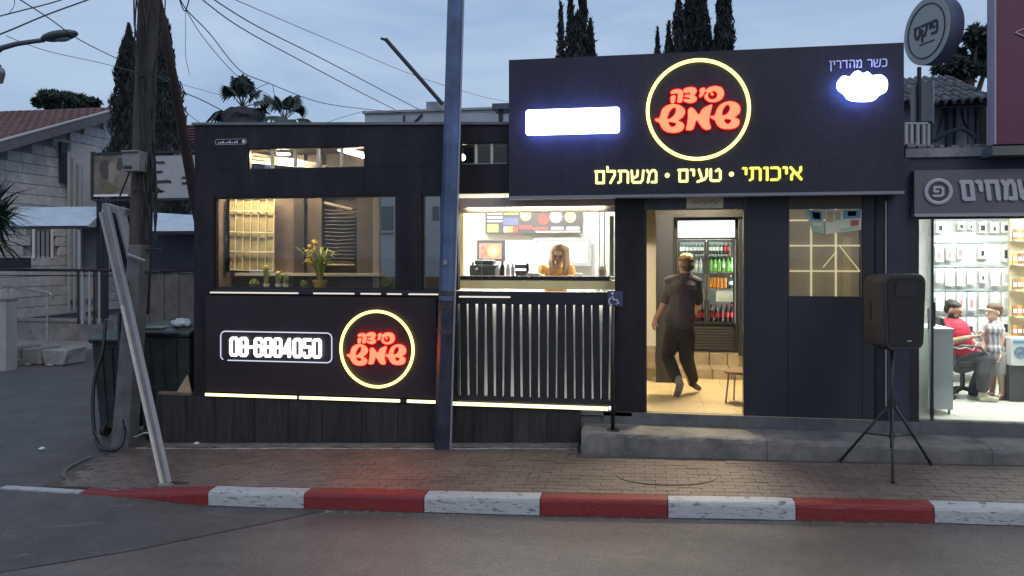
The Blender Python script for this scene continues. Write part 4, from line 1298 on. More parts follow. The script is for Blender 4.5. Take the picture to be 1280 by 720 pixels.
# framed whiteboard
fr = thing('framed_board', 'grey framed whiteboard with notes hanging behind the woman', 'framed board', P(704, 332, YK))
z0, z1 = Z(704, 332, YK), Z(704, 297, YK)
x0, x1 = X(667.5, YK), X(739.5, YK)
GF = mat('grey frame', (.16, .17, .17), .5)
f_ = MB().box(x0, x0 + .06, YK, YK + .04, z0, z1).box(x1 - .06, x1, YK, YK + .04, z0, z1).box(x0 + .06, x1 - .06, YK, YK + .04, z0, z0 + .05).box(x0 + .06, x1 - .06, YK, YK + .04, z1 - .05, z1).build('frame', GF, fr)
MB().box(x0 + .06, x1 - .06, YK + .02, YK + .03, z0 + .05, z1 - .05).build('board', mat('board face', (.6, .63, .6), .4, col2=(.72, .73, .72), vscale=2), fr)
for a, b_, c_ in ((717, 723, 318), (726, 730, 318), (731, 736, 319), (718, 735, 323), (714, 734, 308), (675, 690, 309), (673, 683, 315)):
    MB().box(X(a, YK), X(b_, YK), YK + .012, YK + .0195, Z(704, c_ + 1, YK), Z(704, c_ - .7, YK)).build('written_note', GF, fr)
# things along the counter
YC = 9.2
cz = Z(670, 345.2, 8.78)
def on_counter(px, Y): return Vector((X(px, Y), Y, cz - .004))
def lathe_thing(name, label, cat, px, Y, prof, m, group=None, z=None, extra=None, part='vessel'):
    c = on_counter(px, Y)
    if z is not None: c.z = z
    t = thing(name, label, cat, c, group)
    MB().lathe(c, prof, 12).build(part, m, t, smooth=False)
    return t, c
t = thing('coffee_machine', 'dark bulky coffee machine on the counter below the small wall screen', 'machine', on_counter(604, 9.2))
c = on_counter(604, 9.2)
DG = mat('dark green grey', (.06, .075, .065), .5, var=.2)
MB().box(c.x - .16, c.x + .17, 9.12, 9.34, c.z, c.z + .13).build('body', DG, t, bevel=.02)
MB().box(c.x - .10, c.x + .14, 9.14, 9.32, c.z + .132, c.z + .19).build('top', DG, t, bevel=.02)
MB().cone((c.x - .05, 9.10, c.z + .08), (c.x - .05, 9.04, c.z + .07), .018, .012, 8).build('spout', METAL, t)
MB().box(c.x - .005, c.x + .005, 9.10, 9.11, c.z, c.z + .21).build('steam_pipe', METAL, t)
for px, lab, m, h_, r_ in ((591, 'dark green bottle at the left end of the serving counter', DG, .16, .028), (622, 'cream jar right of the coffee machine', mat('jar cream', (.6, .5, .4), .5), .13, .035),
                         (628, 'black pepper mill between the cream jar and the pale bottles', BLACKPL, .17, .03), (635, 'pale squeeze bottle next to the black mill', mat('pale bottle', (.6, .55, .45), .4), .14, .026),
                         (641, 'pale grey squeeze bottle left of the card terminal', mat('grey bottle', (.42, .42, .38), .4), .15, .024), (723, 'low white pot on the counter right of the woman', mat('pale pot', (.7, .66, .55), .5), .04, .05)):
    t, c = lathe_thing('bottle' if 'bottle' in lab else ('pepper_mill' if 'mill' in lab else 'jar'), lab, 'bottle' if 'bottle' in lab else 'jar', px, 9.15,
                       [(r_ * .9, 0), (r_, .01), (r_, h_ * .6), (r_ * .55, h_ * .78), (r_ * .5, h_ * .9)], m)
    MB().lathe(c, [(r_ * .58, h_ * .905), (r_ * .58, h_), (r_ * .4, h_ * 1.02)], 10).build('cap', m, t)
t = thing('card_terminal', 'dark card terminal with a raised screen on the counter left of the woman', 'terminal', on_counter(652, 9.15))
c = on_counter(652, 9.15)
MB().hexa([(c.x - .06, 9.10, c.z), (c.x + .06, 9.10, c.z), (c.x + .08, 9.13, c.z + .05), (c.x - .08, 9.13, c.z + .05)],
          [(c.x - .06, 9.25, c.z), (c.x + .06, 9.25, c.z), (c.x + .08, 9.25, c.z + .08), (c.x - .08, 9.25, c.z + .08)]).build('base', BLACKPL, t)
MB().box(c.x - .09, c.x + .05, 9.17, 9.20, c.z + .085, c.z + .135).build('display', mat('grey display', (.12, .13, .13), .3), t)
MB().box(c.x + .055, c.x + .085, 9.15, 9.20, c.z + .05, c.z + .15).build('receiver', BLACKPL, t)
t = thing('paper_pile', 'flat pile of pale greenish papers on the counter beside the woman', 'papers', on_counter(667, 9.1))
c = on_counter(667, 9.1)
MB().box(c.x - .06, c.x + .09, 9.0, 9.2, c.z, c.z + .022).build('lower_sheets', mat('green paper', (.35, .42, .22), .7), t)
MB().box(c.x - .05, c.x + .07, 9.01, 9.2, c.z + .023, c.z + .035).build('upper_sheets', MW, t)
t = thing('tin_can', 'cream paper cup with a red and brown picture at the right end of the counter', 'cup', on_counter(755, 9.0))
c = on_counter(753, 9.0)
MB().lathe(c, [(.040, 0), (.046, .115)], 14).build('cup', mat('cup cream', (.66, .58, .45), .5), t)
MB().lathe(c, [(.0425, .02), (.0465, .075)], 14).build('picture_band', mat('cup print', (.35, .12, .05), .5, col2=(.55, .4, .25), vscale=20), t)
# tall fridge and door at the right end of the kitchen
t, o = place_box('steel_cabinet', 'tall grey steel cabinet at the right end of the lit kitchen', 'cabinet', 756, 764, 278, 440, 11.0, .5, METAL)
o.build('body', mat('grey cabinet', (.22, .24, .22), .4, .2), t)
MB().box(X(752, 11.0), X(755, 11.0), 10.99, 11.4, .3, Z(755, 262, 11)).build('side_rail', GF, t)
t, o = place_box('door_curtain', 'dark narrow curtain hanging at the right edge of the serving hatch', 'curtain', 762, 767, 270, 345, 9.3, .05, BLACKPL)
o.build('cloth', mat('dark cloth', (.04, .06, .05), .8), t)
t, o = place_box('grey_column', 'grey upright column near the right end of the kitchen wall', 'column', 744, 749, 255, 440, 11.3, .2, GF)
o.build('shaft', mat('column grey', (.22, .22, .22), .6), t)
t, o = place_box('cream_curtain', 'cream curtain hanging at the left edge of the serving hatch', 'curtain', 574.5, 579, 262, 345, 9.2, .06, CREAM)
o.build('cloth', mat('curtain cream', (.62, .50, .28), .8), t)
t, o = place_box('wooden_rod', 'slim brown rod leaning in the left corner of the hatch', 'rod', 579, 580.5, 285, 345, 9.3, .02, WOODP)
o.build('shaft', WOODP, t)

# ------------------------------------------------------------ shop room: steps, fridge, bottles, stool
tr_ = mat('tiled step', (.34, .27, .18), .5, var=.25, vscale=3, bump=.1)
stp = thing('interior_steps', 'two low tiled steps in front of the drinks fridge', 'steps', (X(870, 11.1), 11.08, 0))
bt = unit_box('step_tile', tr_, .012)
xs0, xs1 = X(806, 11.1) - .1, X(940, 11.1) + .5
pl = []
for i in range(8):
    w_ = (xs1 - xs0) / 8
    cx_ = xs0 + (i + .5) * w_
    pl.append(((cx_, 11.35, .066), (0, 0, 0), (w_ - .008, .54, .132)))
    pl.append(((cx_, 12.05, .146), (0, 0, 0), (w_ - .008, .86, .292)))
pieces('step_tile', bt, pl, stp)
fg = thing('drinks_fridge', 'black double door drinks fridge with lit white header inside the doorway', 'fridge', (X(883, 11.8), 11.8, .292))
YF = 11.78
def fb(name, a, b_, c_, d_, y0, y1, m, parent=fg, pxm=883):
    return MB().box(X(a, YF), X(b_, YF), y0, y1, Z(pxm, d_, YF), Z(pxm, c_, YF)).build(name, m, parent)
FK = mat('fridge black', (.022, .024, .028), .35)
FW = mat('fridge white lining', (.6, .64, .62), .5)
fb('side_panel', 843, 847, 272, 439, YF, YF + .55, FK); fb('side_panel', 919, 923, 272, 439, YF, YF + .55, FK)
fb('top_panel', 847.2, 918.8, 272, 275, YF, YF + .55, FK)
fb('back_panel', 847.2, 918.8, 276, 404, YF + .50, YF + .54, FW)
hd = fb('lit_header', 847.6, 918.4, 276, 296.5, YF - .005, YF + .04, glow('fridge header', (.95, 1, .98), 2.2))
fb('header_strip', 847.2, 918.8, 297, 299.5, YF, YF + .06, FK)
g_ = fb('base_grill', 847.2, 918.8, 405, 439, YF + .012, YF + .5, FK)
for k in range(8):
    MB().box(X(851, YF), X(915, YF), YF - .002, YF + .010, Z(883, 409 + k * 3.6 + 1.6, YF), Z(883, 409 + k * 3.6, YF)).build('grill_bar', mat('grill bar', (.05, .055, .06), .4), g_)
for a, b_ in ((847.4, 882.8), (883.2, 918.6)):
    d_ = MB()
    x0, x1, z0, z1 = X(a, YF), X(b_, YF), Z(883, 404.6, YF), Z(883, 300, YF)
    d_.box(x0, x0 + .03, YF - .03, YF + .0, z0, z1).box(x1 - .03, x1, YF - .03, YF + .0, z0, z1).box(x0 + .03, x1 - .03, YF - .03, YF, z0, z0 + .03).box(x0 + .03, x1 - .03, YF - .03, YF, z1 - .03, z1)
    do = d_.build('door', FK, fg)
    MB().box(x0 + .03, x1 - .03, YF - .018, YF - .012, z0 + .03, z1 - .03).build('pane', GLASS, do)
    MB().cone((x1 - .02 if a < 860 else x0 + .02, YF - .045, z0 + .35), (x1 - .02 if a < 860 else x0 + .02, YF - .045, z0 + .75), .008, .008, 6).build('handle', METAL, do)
shelf_py = [318.5, 340, 360.5, 403.5]
for py in shelf_py:
    fb('shelf', 847.3, 918.7, py, py + 1.6, YF + .03, YF + .49, METAL)
for px in (848.4, 917.6):
    MB().box(X(px - .6, YF + .06), X(px + .6, YF + .06), YF + .05, YF + .07, Z(883, 403, YF), Z(883, 301, YF)).build('edge_lamp', glow('fridge lamp', (.92, 1, .97), 16), fg)
MB().box(X(850, YF), X(916, YF), YF + .08, YF + .12, Z(883, 301.8, YF), Z(883, 300.3, YF)).build('top_lamp', glow('fridge lamp', (.92, 1, .97), 16), fg)
def bottle(px, py, hgt, rpx, cm, lm, kind, label, grp, Yb=None):
    Yb = Yb or YF + .12
    c = P(px, py, Yb); c.z += .0
    r = rpx * Yb / 960
    t = thing(kind, label, kind.replace('_', ' '), c, grp)
    h_ = hgt * Yb / 960
    if kind == 'drink_can':
        MB().lathe(c, [(r * .85, 0), (r, .008), (r, h_ - .008), (r * .8, h_)], 10).build('can_body', cm, t)
        MB().lathe(c, [(r * .6, h_ + .0005), (r * .6, h_ + .003)], 8).build('tab', METAL, t)
    else:
        MB().lathe(c, [(r * .8, 0), (r, .012), (r, h_ * .30), (r * .9, h_ * .42), (r, h_ * .55), (r * .85, h_ * .68), (r * .38, h_ * .84), (r * .38, h_ * .90)], 10).build('bottle_body', cm, t)
        MB().lathe(c, [(r * 1.015, h_ * .28), (r * 1.015, h_ * .54)], 10).build('paper_label', lm, t)
        MB().lathe(c, [(r * .45, h_ * .905), (r * .45, h_ * .98)], 8).build('cap', lm, t)
COLA = mat('cola', (.03, .012, .010), .15); RL = mat('red label', (.52, .03, .025), .4); WL = mat('white label', (.72, .74, .74), .5)
GN = mat('green drink', (.18, .50, .12), .25); ORG = mat('orange drink', (.75, .28, .04), .3); CLR = mat('water bottle', (.45, .52, .55), .2); BLB = mat('blue label', (.10, .18, .40), .4); DKB = mat('dark bottle', (.035, .07, .065), .2)
ords = ['first', 'second', 'third', 'fourth', 'fifth', 'sixth', 'seventh', 'eighth', 'ninth', 'tenth', 'eleventh', 'twelfth', 'thirteenth']
x8 = [850.5, 855, 859.5, 864, 868.5, 873, 877.5, 887.5, 892, 896.5, 901, 905.5, 910, 914.5]
for i, px in enumerate(x8[:13]):
    bottle(px, 318, 16.5, 2.05, DKB if i not in (11, 12) else COLA, WL if i not in (11, 12) else RL, 'drink_bottle', f'{"dark" if i < 11 else "red topped"} small bottle on the top fridge shelf, {ords[i]} from left', 'bottles on the top fridge shelf')
x2 = [865, 870.5, 876, 889, 894, 899, 904.5, 910, 915]
for i, px in enumerate(x2):
    m = CLR if i < 3 else GN
    bottle(px, 339.6, 17.5, 2.3, m, WL if i < 3 else (GN if i % 2 else WL), 'drink_bottle', f'{"clear" if i < 3 else "green"} bottle on the second fridge shelf, {ords[i]} from left', 'bottles on the second fridge shelf')
x3 = [888.5, 893, 897.5, 902, 906.5]
for i, px in enumerate(x3):
    bottle(px, 360, 12.5, 1.95, ORG, WL, 'drink_can', f'orange can on the third fridge shelf, {ords[i]} from left', 'orange cans on the third shelf')
bottle(913.5, 360, 15.5, 2.2, DKB, WL, 'drink_bottle', 'dark green bottle right of the orange cans on the third shelf', 'bottles on the third shelf')
for i, px in enumerate((871, 876)):
    bottle(px, 360, 14, 2.2, CLR, BLB, 'drink_bottle', f'clear blue labelled bottle on the third fridge shelf, {ords[i]} beside the walking man', 'bottles on the third shelf')
for i, px in enumerate((872, 878, 889, 895.5, 902, 908.5, 914.5)):
    bottle(px, 403, 22.5, 2.75, COLA, RL, 'drink_bottle', f'cola bottle with red label on the lowest fridge shelf, {ords[i]} from left', 'cola bottles on the lowest shelf')
t, o = place_box('paper_card', 'white card standing between the cans and the cola bottles in the fridge', 'card', 895, 917, 363.5, 377, YF + .035, .01, WL)
o.build('card_face', WL, t)
# black cabinets each side of the fridge
sr = thing('black_surround', 'black upright panel standing left of the drinks fridge behind the man', 'panel', (X(830, 10.6), 10.6, 0))
MB().box(X(820, 10.6), X(842, 10.6), 10.6, 10.64, .002, Z(831, 262, 10.6)).build('upright_panel', FK, sr)
MB().box(X(822, 10.6), X(840, 10.6), 10.595, 10.599, .4, Z(831, 268, 10.6)).build('inset', mat('panel inset', (.03, .032, .042), .3), sr)
MB().cone(P(838, 385, 10.57), P(838, 410, 10.57), .01, .01, 6).build('handle', METAL, sr)
sr = thing('black_surround', 'black upright panel at the right edge of the open doorway', 'panel', (X(926, 11.4), 11.4, .29))
MB().box(X(923.5, 11.4), X(940, 11.4), 11.4, 11.44, .296, Z(926, 262, 11.4)).build('upright_panel', FK, sr)
MB().box(X(819, 11.3), X(940, 11.3), 11.30, 11.34, Z(870, 271, 11.3), 2.75).build('upper_panel', FK, kiosk)
# metal legged stool
sl = thing('stool', 'metal legged stool with a brown seat at the right edge of the doorway', 'stool', P(918, 507, 9.3))
c = P(922, 465, 9.3)
MB().lathe((c.x, c.y, c.z - .012), [(.15, 0), (.16, .012), (.155, .028)], 18).build('seat', mat('brown seat', (.20, .12, .07), .5), sl)
for a in (200, 340, 100, 20):
    ax, ay = math.cos(R(a)), math.sin(R(a))
    MB().cone((c.x + .11 * ax, c.y + .11 * ay, c.z - .015), (c.x + .15 * ax, c.y + .15 * ay, .004), .010, .010, 8).build('leg', METAL, sl, smooth=True)
t = thing('wooden_stand', 'small wooden thing with dark top standing by the right door edge', 'stand', P(925, 450, 11.2))

bpy.data.objects.remove(t)

# ------------------------------------------------------------ steel lamp post on the pavement
pb = P(553, 558, 8.33); pt = P(569.5, 0, 8.33)
sp = thing('steel_post', 'tall blue grey steel post standing on the pavement in front of the kiosk', 'post', (pb.x, 8.33, pav(pb.x, 8.33)))
dv = (pt - pb)
p_lo = Vector((pb.x, 8.33, pav(pb.x, 8.33) - .01))
def on_post(t): return p_lo + dv * t
mb = MB(); mb.cone(on_post(0), on_post(.335), .094, .092, 8); mb.build('lower_shaft', mat('dark painted steel', (.030, .032, .055), .5, .2, var=.4, vscale=5, bump=.15, bscale=12), sp)
mb = MB(); mb.cone(on_post(.3352), on_post(1.35), .094, .090, 8); mb.build('upper_shaft', BLUEPOLE, sp)
for t_ in (.26, .318, .345):
    MB().cone(on_post(t_), on_post(t_ + .012), .098, .098, 8).build('tape_band', RUST, sp)
MB().cone(on_post(0) + Vector((.10, -.03, 0)), on_post(1.34) + Vector((.095, -.03, 0)), .012, .012, 6).build('conduit', mat('pale conduit', (.30, .32, .36), .4, .4), sp)
MB().box(on_post(.418).x - .022, on_post(.418).x + .012, 8.215, 8.24, on_post(.415).z, on_post(.425).z).build('small_plate', METAL, sp)

# ------------------------------------------------------------ loudspeaker on a tripod
YS = 7.75
ts = thing('speaker_tripod', 'black tripod stand on the pavement carrying the loudspeaker', 'tripod', (X(1115, YS), YS, pav(X(1115, YS), YS)))
cx_ = X(1115, YS); g0 = pav(cx_, YS)
MB().cone((cx_, YS, Z(1115, 560, YS)), (cx_, YS, Z(1115, 434, YS)), .017, .017, 10).build('pole', BLACKPL, ts, smooth=True)
MB().cone((cx_, YS, Z(1115, 506, YS)), (cx_, YS, Z(1115, 499, YS)), .032, .032, 12).build('collar', BLACKPL, ts)
MB().cone((cx_, YS, Z(1115, 548, YS)), (cx_, YS, Z(1115, 543, YS)), .026, .026, 12).build('collar', BLACKPL, ts)
feet = [P(1050, 569, 8.0), P(1164, 573, 7.95), P(1116, 588, 7.30)]
for f in feet:
    f.z = pav(f.x, f.y) + .012
    top = Vector((cx_, YS, Z(1115, 502, YS)))
    lg = MB().cone(top + (f - top) * .06, f, .013, .013, 8).build('leg', BLACKPL, ts, smooth=True)
    MB().cone(f + (top - f) * .05, f, .017, .018, 8).build('rubber_foot', RUBBER, lg)
    mid = top + (f - top) * .52
    MB().cone((cx_, YS, Z(1115, 545, YS)), mid, .008, .008, 6).build('brace', BLACKPL, ts)
spk = thing('loudspeaker', 'black plastic loudspeaker with rounded top mounted on the tripod', 'loudspeaker', (cx_, YS, Z(1115, 435, YS)))
zb_, zt_ = Z(1115, 435, YS), Z(1115, 343, YS)
# cabinet: outline seen from the front, tapering to the back, turned a little so its left side shows
def cab(scale, yy):
    w2, h2 = .235 * scale, (zt_ - zb_) / 2
    pts = []
    zc = (zt_ + zb_) / 2
    hh = h2 * (1 - (1 - scale) * .4)
    rr = .07
    for sx, sz, a0 in ((1, -1, -90), (1, 1, 0), (-1, 1, 90), (-1, -1, 180)):
        for k in range(6):
            a = R(a0 + 90 * k / 5)
            wx = w2 * (1.0 if sz > 0 else .90)
            pts.append(Vector((sx * (wx - rr) + rr * math.cos(a), yy, zc + sz * (hh - rr) + rr * math.sin(a))))
    for p in pts:
        if p.z > zc + hh * .8: p.z += .018 * (1 - (p.x / w2) ** 2)
    return pts
rotz = Matrix.Rotation(R(24), 3, 'Z')
def spin(pts): return [rotz @ Vector((p.x, p.y, 0)) + Vector((cx_, YS, p.z)) for p in pts]
loops = [spin(cab(.95, -.17)), spin(cab(1.0, -.15)), spin(cab(1.0, -.02)), spin(cab(.80, .16)), spin(cab(.70, .19))]
vs = [v for l in loops for v in l]
n = 24
fs = [(i * n + k, i * n + (k + 1) % n, (i + 1) * n + (k + 1) % n, (i + 1) * n + k) for i in range(4) for k in range(n)]
fs += [tuple(range(n - 1, -1, -1)), tuple(4 * n + k for k in range(n))]
SPK = mat('speaker plastic', (.030, .027, .026), .55, bump=.2, bscale=200)
o = MB().add(vs, fs).build('cabinet', SPK, spk); flip(o)
gl = spin([Vector((p.x * .90, -.176, (zt_ + zb_) / 2 + (p.z - (zt_ + zb_) / 2) * .92)) for p in cab(.95, 0)])
gb = spin([Vector((p.x * .90, -.166, (zt_ + zb_) / 2 + (p.z - (zt_ + zb_) / 2) * .92)) for p in cab(.95, 0)])
gm = MB(); gm.add(gl + gb, [tuple(range(n - 1, -1, -1)), tuple(range(n, 2 * n))] + [(k, (k + 1) % n, (k + 1) % n + n, k + n) for k in range(n)])
o = gm.build('grille', mat('speaker grille', (.010, .010, .011), .6, bump=.5, bscale=400), spk); flip(o)
hn = MB(); hn.prism([(v.x, v.z) for v in [Vector((-.10, 0, zt_ - .07)), Vector((.10, 0, zt_ - .07)), Vector((.13, 0, zt_ - .20)), Vector((-.13, 0, zt_ - .20))]], -.182, -.177)
for i, v in enumerate(hn.v):
    w_ = rotz @ Vector((v[0], v[1], 0)) + Vector((cx_, YS, v[2])); hn.v[i] = tuple(w_)
hn.build('horn_surround', mat('horn surround', (.016, .014, .014), .5), spk)
bd = MB(); q = rotz @ Vector((.03, -.182, 0)) + Vector((cx_, YS, Z(1115, 424, YS)))
bd.ball(q, .02, 8, sc=(1.4, .3, .35)); bd.build('badge', METAL, spk)
MB().cone(rotz @ Vector((-.215, .02, 0)) + Vector((cx_, YS, zb_ + .28)), rotz @ Vector((-.215, .02, 0)) + Vector((cx_, YS, zb_ + .44)), .014, .014, 8).build('side_handle', BLACKPL, spk)
MB().cone((cx_, YS, zb_ - .03), (cx_, YS, zb_ + .04), .026, .026, 10).build('socket', BLACKPL, spk)

# ------------------------------------------------------------ neighbouring phone accessory shop on the right
shop = thing('accessory_shop', 'brightly lit phone accessory shop with glass front beside the kiosk', 'shop', (X(1145, FY), FY, 0))
def sbox(name, a, b_, c_, d_, y0, y1, m, Yp=FY, parent=shop, bevel=0):
    pm_ = (a + b_) / 2
    return MB().box(X(a, Yp), X(b_, Yp), y0, y1, Z(pm_, d_, Yp), Z(pm_, c_, Yp)).build(name, m, parent, bevel=bevel)
DB = mat('dark blue render', (.022, .028, .055), .6, var=.25, vscale=2)
xq = 6.5
zs0, zs1 = Z(1210, 268, FY), Z(1210, 196, FY)
MB().box(X(1108.3, FY), X(1136, FY), FY - .02, FY + .25, -.05, zs1).build('dark_pillar', DB, shop, bevel=.004)
MB().box(X(1136.3, FY), X(1149, FY), FY + .0, FY + .25, -.05, zs0 - .0).build('door_frame', FRAME, shop, bevel=.004)
MB().box(X(1136.3, FY), xq, FY, FY + .25, zs0 + .002, zs1).build('upper_wall', DB, shop)
MB().box(X(1149.3, FY), xq, FY + .02, FY + .12, zs0 - .045, zs0).build('head_frame', FRAME, shop)
MB().box(X(1149.3, FY), xq, FY - .01, FY + .12, -.125, .012).build('base_frame', mat('grey sill', (.12, .12, .125), .5, .3, var=.2), shop)
MB().box(X(1165.5, FY), X(1168.5, FY), FY + .03, FY + .08, .012, zs0 - .046).build('mullion', FRAME, shop)
MB().box(X(1150, FY), X(1165, FY), FY + .05, FY + .06, .013, zs0 - .047).build('pane', GLASS, shop)
MB().box(X(1169, FY), xq, FY + .05, FY + .06, .013, zs0 - .047).build('pane', GLASS, shop)
MB().cone(P(1161, 385, FY), P(1161, 412, FY), .012, .012, 8).build('handle', METAL, shop)
TW = mat('pale floor tiles', (.66, .66, .58), .25, var=.05)
MB().box(X(1149, FY), xq, FY + .13, 11.6, -.06, -.004).build('floor_slab', CONC, shop)
tm2 = unit_box('floor_tile', TW, .004)
pl = []
for i in range(9):
    for j in range(6):
        x = X(1149, FY) + .25 + i * .455 ; y = 8.96 + j * .455
        pl.append(((x, y, .0), (0, 0, 0), (.451, .451, .014)))
pieces('floor_tile', tm2, pl, shop)
MB().box(X(1149, FY) - .12, X(1149, FY) - .02, FY + .26, 11.6, -.05, 2.6).build('side_wall', mat('grey green wall', (.42, .46, .43), .6, var=.1), shop)
MB().box(X(1149, FY) - .12, xq, 11.5, 11.6, -.05, 2.6).build('rear_wall', WHITEW, shop)
MB().box(X(1149, FY) - .02, xq, FY + .13, 11.49, 2.50, 2.55).build('ceiling', WHITEW, shop)
MB().box(xq, xq + .1, FY, 11.6, -.3, zs1).build('side_wall', WHITEW, shop)
ceiling_light(4.1, 9.7, 2.495, 1.0, .9, glow('shop light', (1, .99, .93), 40), 'white ceiling light panel in the phone accessory shop near its glass front')
ceiling_light(5.5, 10.3, 2.495, .8, .8, glow('shop light', (1, .99, .93), 40), 'white ceiling light panel at the right side of the phone accessory shop')
# display wall
YD = 11.2
dw = thing('display_wall', 'white slotted display wall with rails behind the seated man', 'display', P(1215, 455, YD))
SLW = mat('slat wall white', (.70, .72, .70), .5)
xw0, xw1 = X(1168, YD), X(1262, YD)
rows = [(277, 291), (305, 327), (335, 357), (365, 388), (396, 419), (427, 449)]
prev = 262
for i, (a, b_) in enumerate(rows + [(470, 490)]):
    MB().box(xw0, xw1, YD + .02, YD + .05, Z(1215, a - 4.4, YD), Z(1215, prev, YD)).build('wall_panel', SLW, dw)
    MB().box(xw0, xw1, YD - .004, YD + .04, Z(1215, a - 1.2, YD), Z(1215, a - 4, YD)).build('rail', mat('rail grey', (.45, .50, .50), .4), dw)
    prev = a - .8
PKW = mat('pack white', (.78, .78, .76), .45, objvar=.12); PKR = mat('pack red print', (.58, .25, .27), .5); PKD = mat('pack dark print', (.03, .03, .035), .4); PKG = mat('pack grey print', (.55, .57, .58), .5)
colpx = [1174, 1187, 1200.5, 1213.5, 1228, 1242.5, 1256]
rown = ['top', 'second', 'third', 'fourth', 'fifth', 'sixth']
rng = random.Random(5)
for r_, (a, b_) in enumerate(rows):
    for k, px in enumerate(colpx):
        if r_ == 0: pr, pn_ = PKD, 'black'
        elif r_ == 1: pr, pn_ = (PKR, 'red') if k < 4 else (PKD, 'black')
        elif r_ == 2: pr, pn_ = (PKD, 'black') if k in (4,) else (PKG, 'grey')
        elif r_ == 3: pr, pn_ = (PKR, 'red') if k in (1, 2, 3) else (PKG, 'grey')
        else: pr, pn_ = (PKG, 'grey') if k % 3 else (PKD, 'black')
        t = thing('accessory_pack', f'white pack with {pn_} print in the {rown[r_]} row, {ords[k]} from left', 'pack', P(px, b_, YD - .06), 'accessory packs on the display wall')
        w_ = rng.uniform(4.7, 5.8)
        if rng.random() < .06:
            bpy.data.objects.remove(t)
            continue
        dy = rng.uniform(0, .03)
        x0, x1 = X(px - w_, YD - .06), X(px + w_, YD - .06)
        z0, z1 = Z(px, b_ - rng.choice((0, 0, 2, 4)), YD - .06), Z(px, a, YD - .06)
        MB().box(x0, x1, YD - .075 - dy, YD - .05 - dy, z0, z1).build('card', PKW, t)
        u = rng.uniform(.0, .22)
        MB().box(x0 + (x1 - x0) * rng.uniform(.2, .4), x0 + (x1 - x0) * (.55 + u), YD - .080 - dy, YD - .0755 - dy, z0 + (z1 - z0) * .18, z0 + (z1 - z0) * (.45 + u)).build('print', pr, t)
        MB().cone(((x0 + x1) / 2, YD - .06 - dy, z1 + .004), ((x0 + x1) / 2, YD + .0, z1 + .006), .004, .004, 5).build('hook', METAL, t)
# warm lit side shelf at the right end
ss = thing('side_shelf', 'cream shelf unit with hanging brown and orange goods at the right edge', 'shelf', P(1275, 470, 10.6))
WS = mat('cream shelf', (.66, .58, .38), .5)
MB().box(X(1265, 10.9), X(1300, 10.9), 10.95, 11.0, 0.02, 2.45).build('back_board', WS, ss)
for py in (300, 330, 362, 395, 420):
    MB().box(X(1265, 10.8), X(1300, 10.8), 10.7, 10.94, Z(1275, py + 1.5, 10.8), Z(1275, py, 10.8)).build('shelf_board', WS, ss)
BRG = mat('brown goods', (.25, .13, .06), .5, objvar=.4); ORGG = mat('orange goods', (.6, .25, .06), .5)
for r_, py in enumerate((300, 330, 362, 395, 420)):
    for k, px in enumerate((1268, 1274, 1280, 1287)):
        lab = f'{"orange" if (r_ + k) % 3 == 1 else "brown"} pouch on the cream side shelf, {rown[r_]} board, {ords[k]} from left'
        t = thing('pouch', lab, 'pouch', P(px, py, 10.72), 'goods on the cream side shelf')
        c = P(px, py, 10.74)
        MB().hexa([(c.x - .028, 10.72, c.z), (c.x + .028, 10.72, c.z), (c.x + .022, 10.73, c.z + .14), (c.x - .022, 10.73, c.z + .14)],
                  [(c.x - .028, 10.76, c.z), (c.x + .028, 10.76, c.z), (c.x + .022, 10.745, c.z + .14), (c.x - .022, 10.745, c.z + .14)]).build('bag', ORGG if (r_ + k) % 3 == 1 else BRG, t)
        MB().box(c.x - .02, c.x + .02, 10.715, 10.72, c.z + .04, c.z + .09).build('sticker', PKW, t)
ps = thing('boxed_poster', 'white box with a blue round picture standing on the shop floor', 'box', P(1273, 457, 9.9))
MB().box(X(1264, 9.9), X(1292, 9.9), 9.9, 10.15, Z(1275, 457, 9.9), Z(1275, 423, 9.9)).build('carton', PKW, ps)
MB().box(X(1263, 9.9), X(1292, 9.9), 9.92, 10.2, .01, Z(1275, 457.3, 9.9)).build('plinth', mat('dark plinth', (.05, .05, .05), .6), ps)
c = P(1276, 441, 9.9)
MB().cone((c.x, 9.895, c.z), (c.x, 9.899, c.z), .075, .075, 16).build('picture', mat('blue picture', (.20, .30, .38), .5, var=.5, vscale=20), ps)
MB().box(X(1266, 9.9), X(1286, 9.9), 9.894, 9.899, Z(1275, 429, 9.9), Z(1275, 426, 9.9)).build('print', mat('pack blue print', (.1, .3, .5), .5), ps)
# white counter
wc = thing('shop_counter', 'plain white shop counter just inside the glass front', 'counter', P(1180, 520, 9.0))
MB().box(X(1160, 9.0), X(1191.5, 9.0), 9.0, 9.6, .06, Z(1180, 413.5, 9.0)).build('cabinet', mat('counter grey white', (.55, .57, .54), .5), wc)
MB().box(X(1160, 9.0) - .01, X(1192.5, 9.0), 8.985, 9.62, Z(1180, 413.2, 9.0), Z(1180, 410.5, 9.0)).build('top', WHITEW, wc)
for px in (1166, 1187):
    MB().box(X(px, 9.0), X(px + 2, 9.0), 9.02, 9.05, .008, .06).build('foot', METAL, wc)
t = thing('black_phone_stand', 'black display stand on the white shop counter', 'stand', P(1168, 411, 9.2))
MB().box(X(1166, 9.2), X(1170, 9.2), 9.2, 9.24, Z(1168, 411, 9.2), Z(1168, 378, 9.2)).build('screen_back', BLACKPL, t, bevel=.006)
MB().box(X(1163, 9.2), X(1172, 9.2), 9.16, 9.3, Z(1168, 412, 9.0) + .012, Z(1168, 411, 9.2) + .008).build('foot', BLACKPL, t)

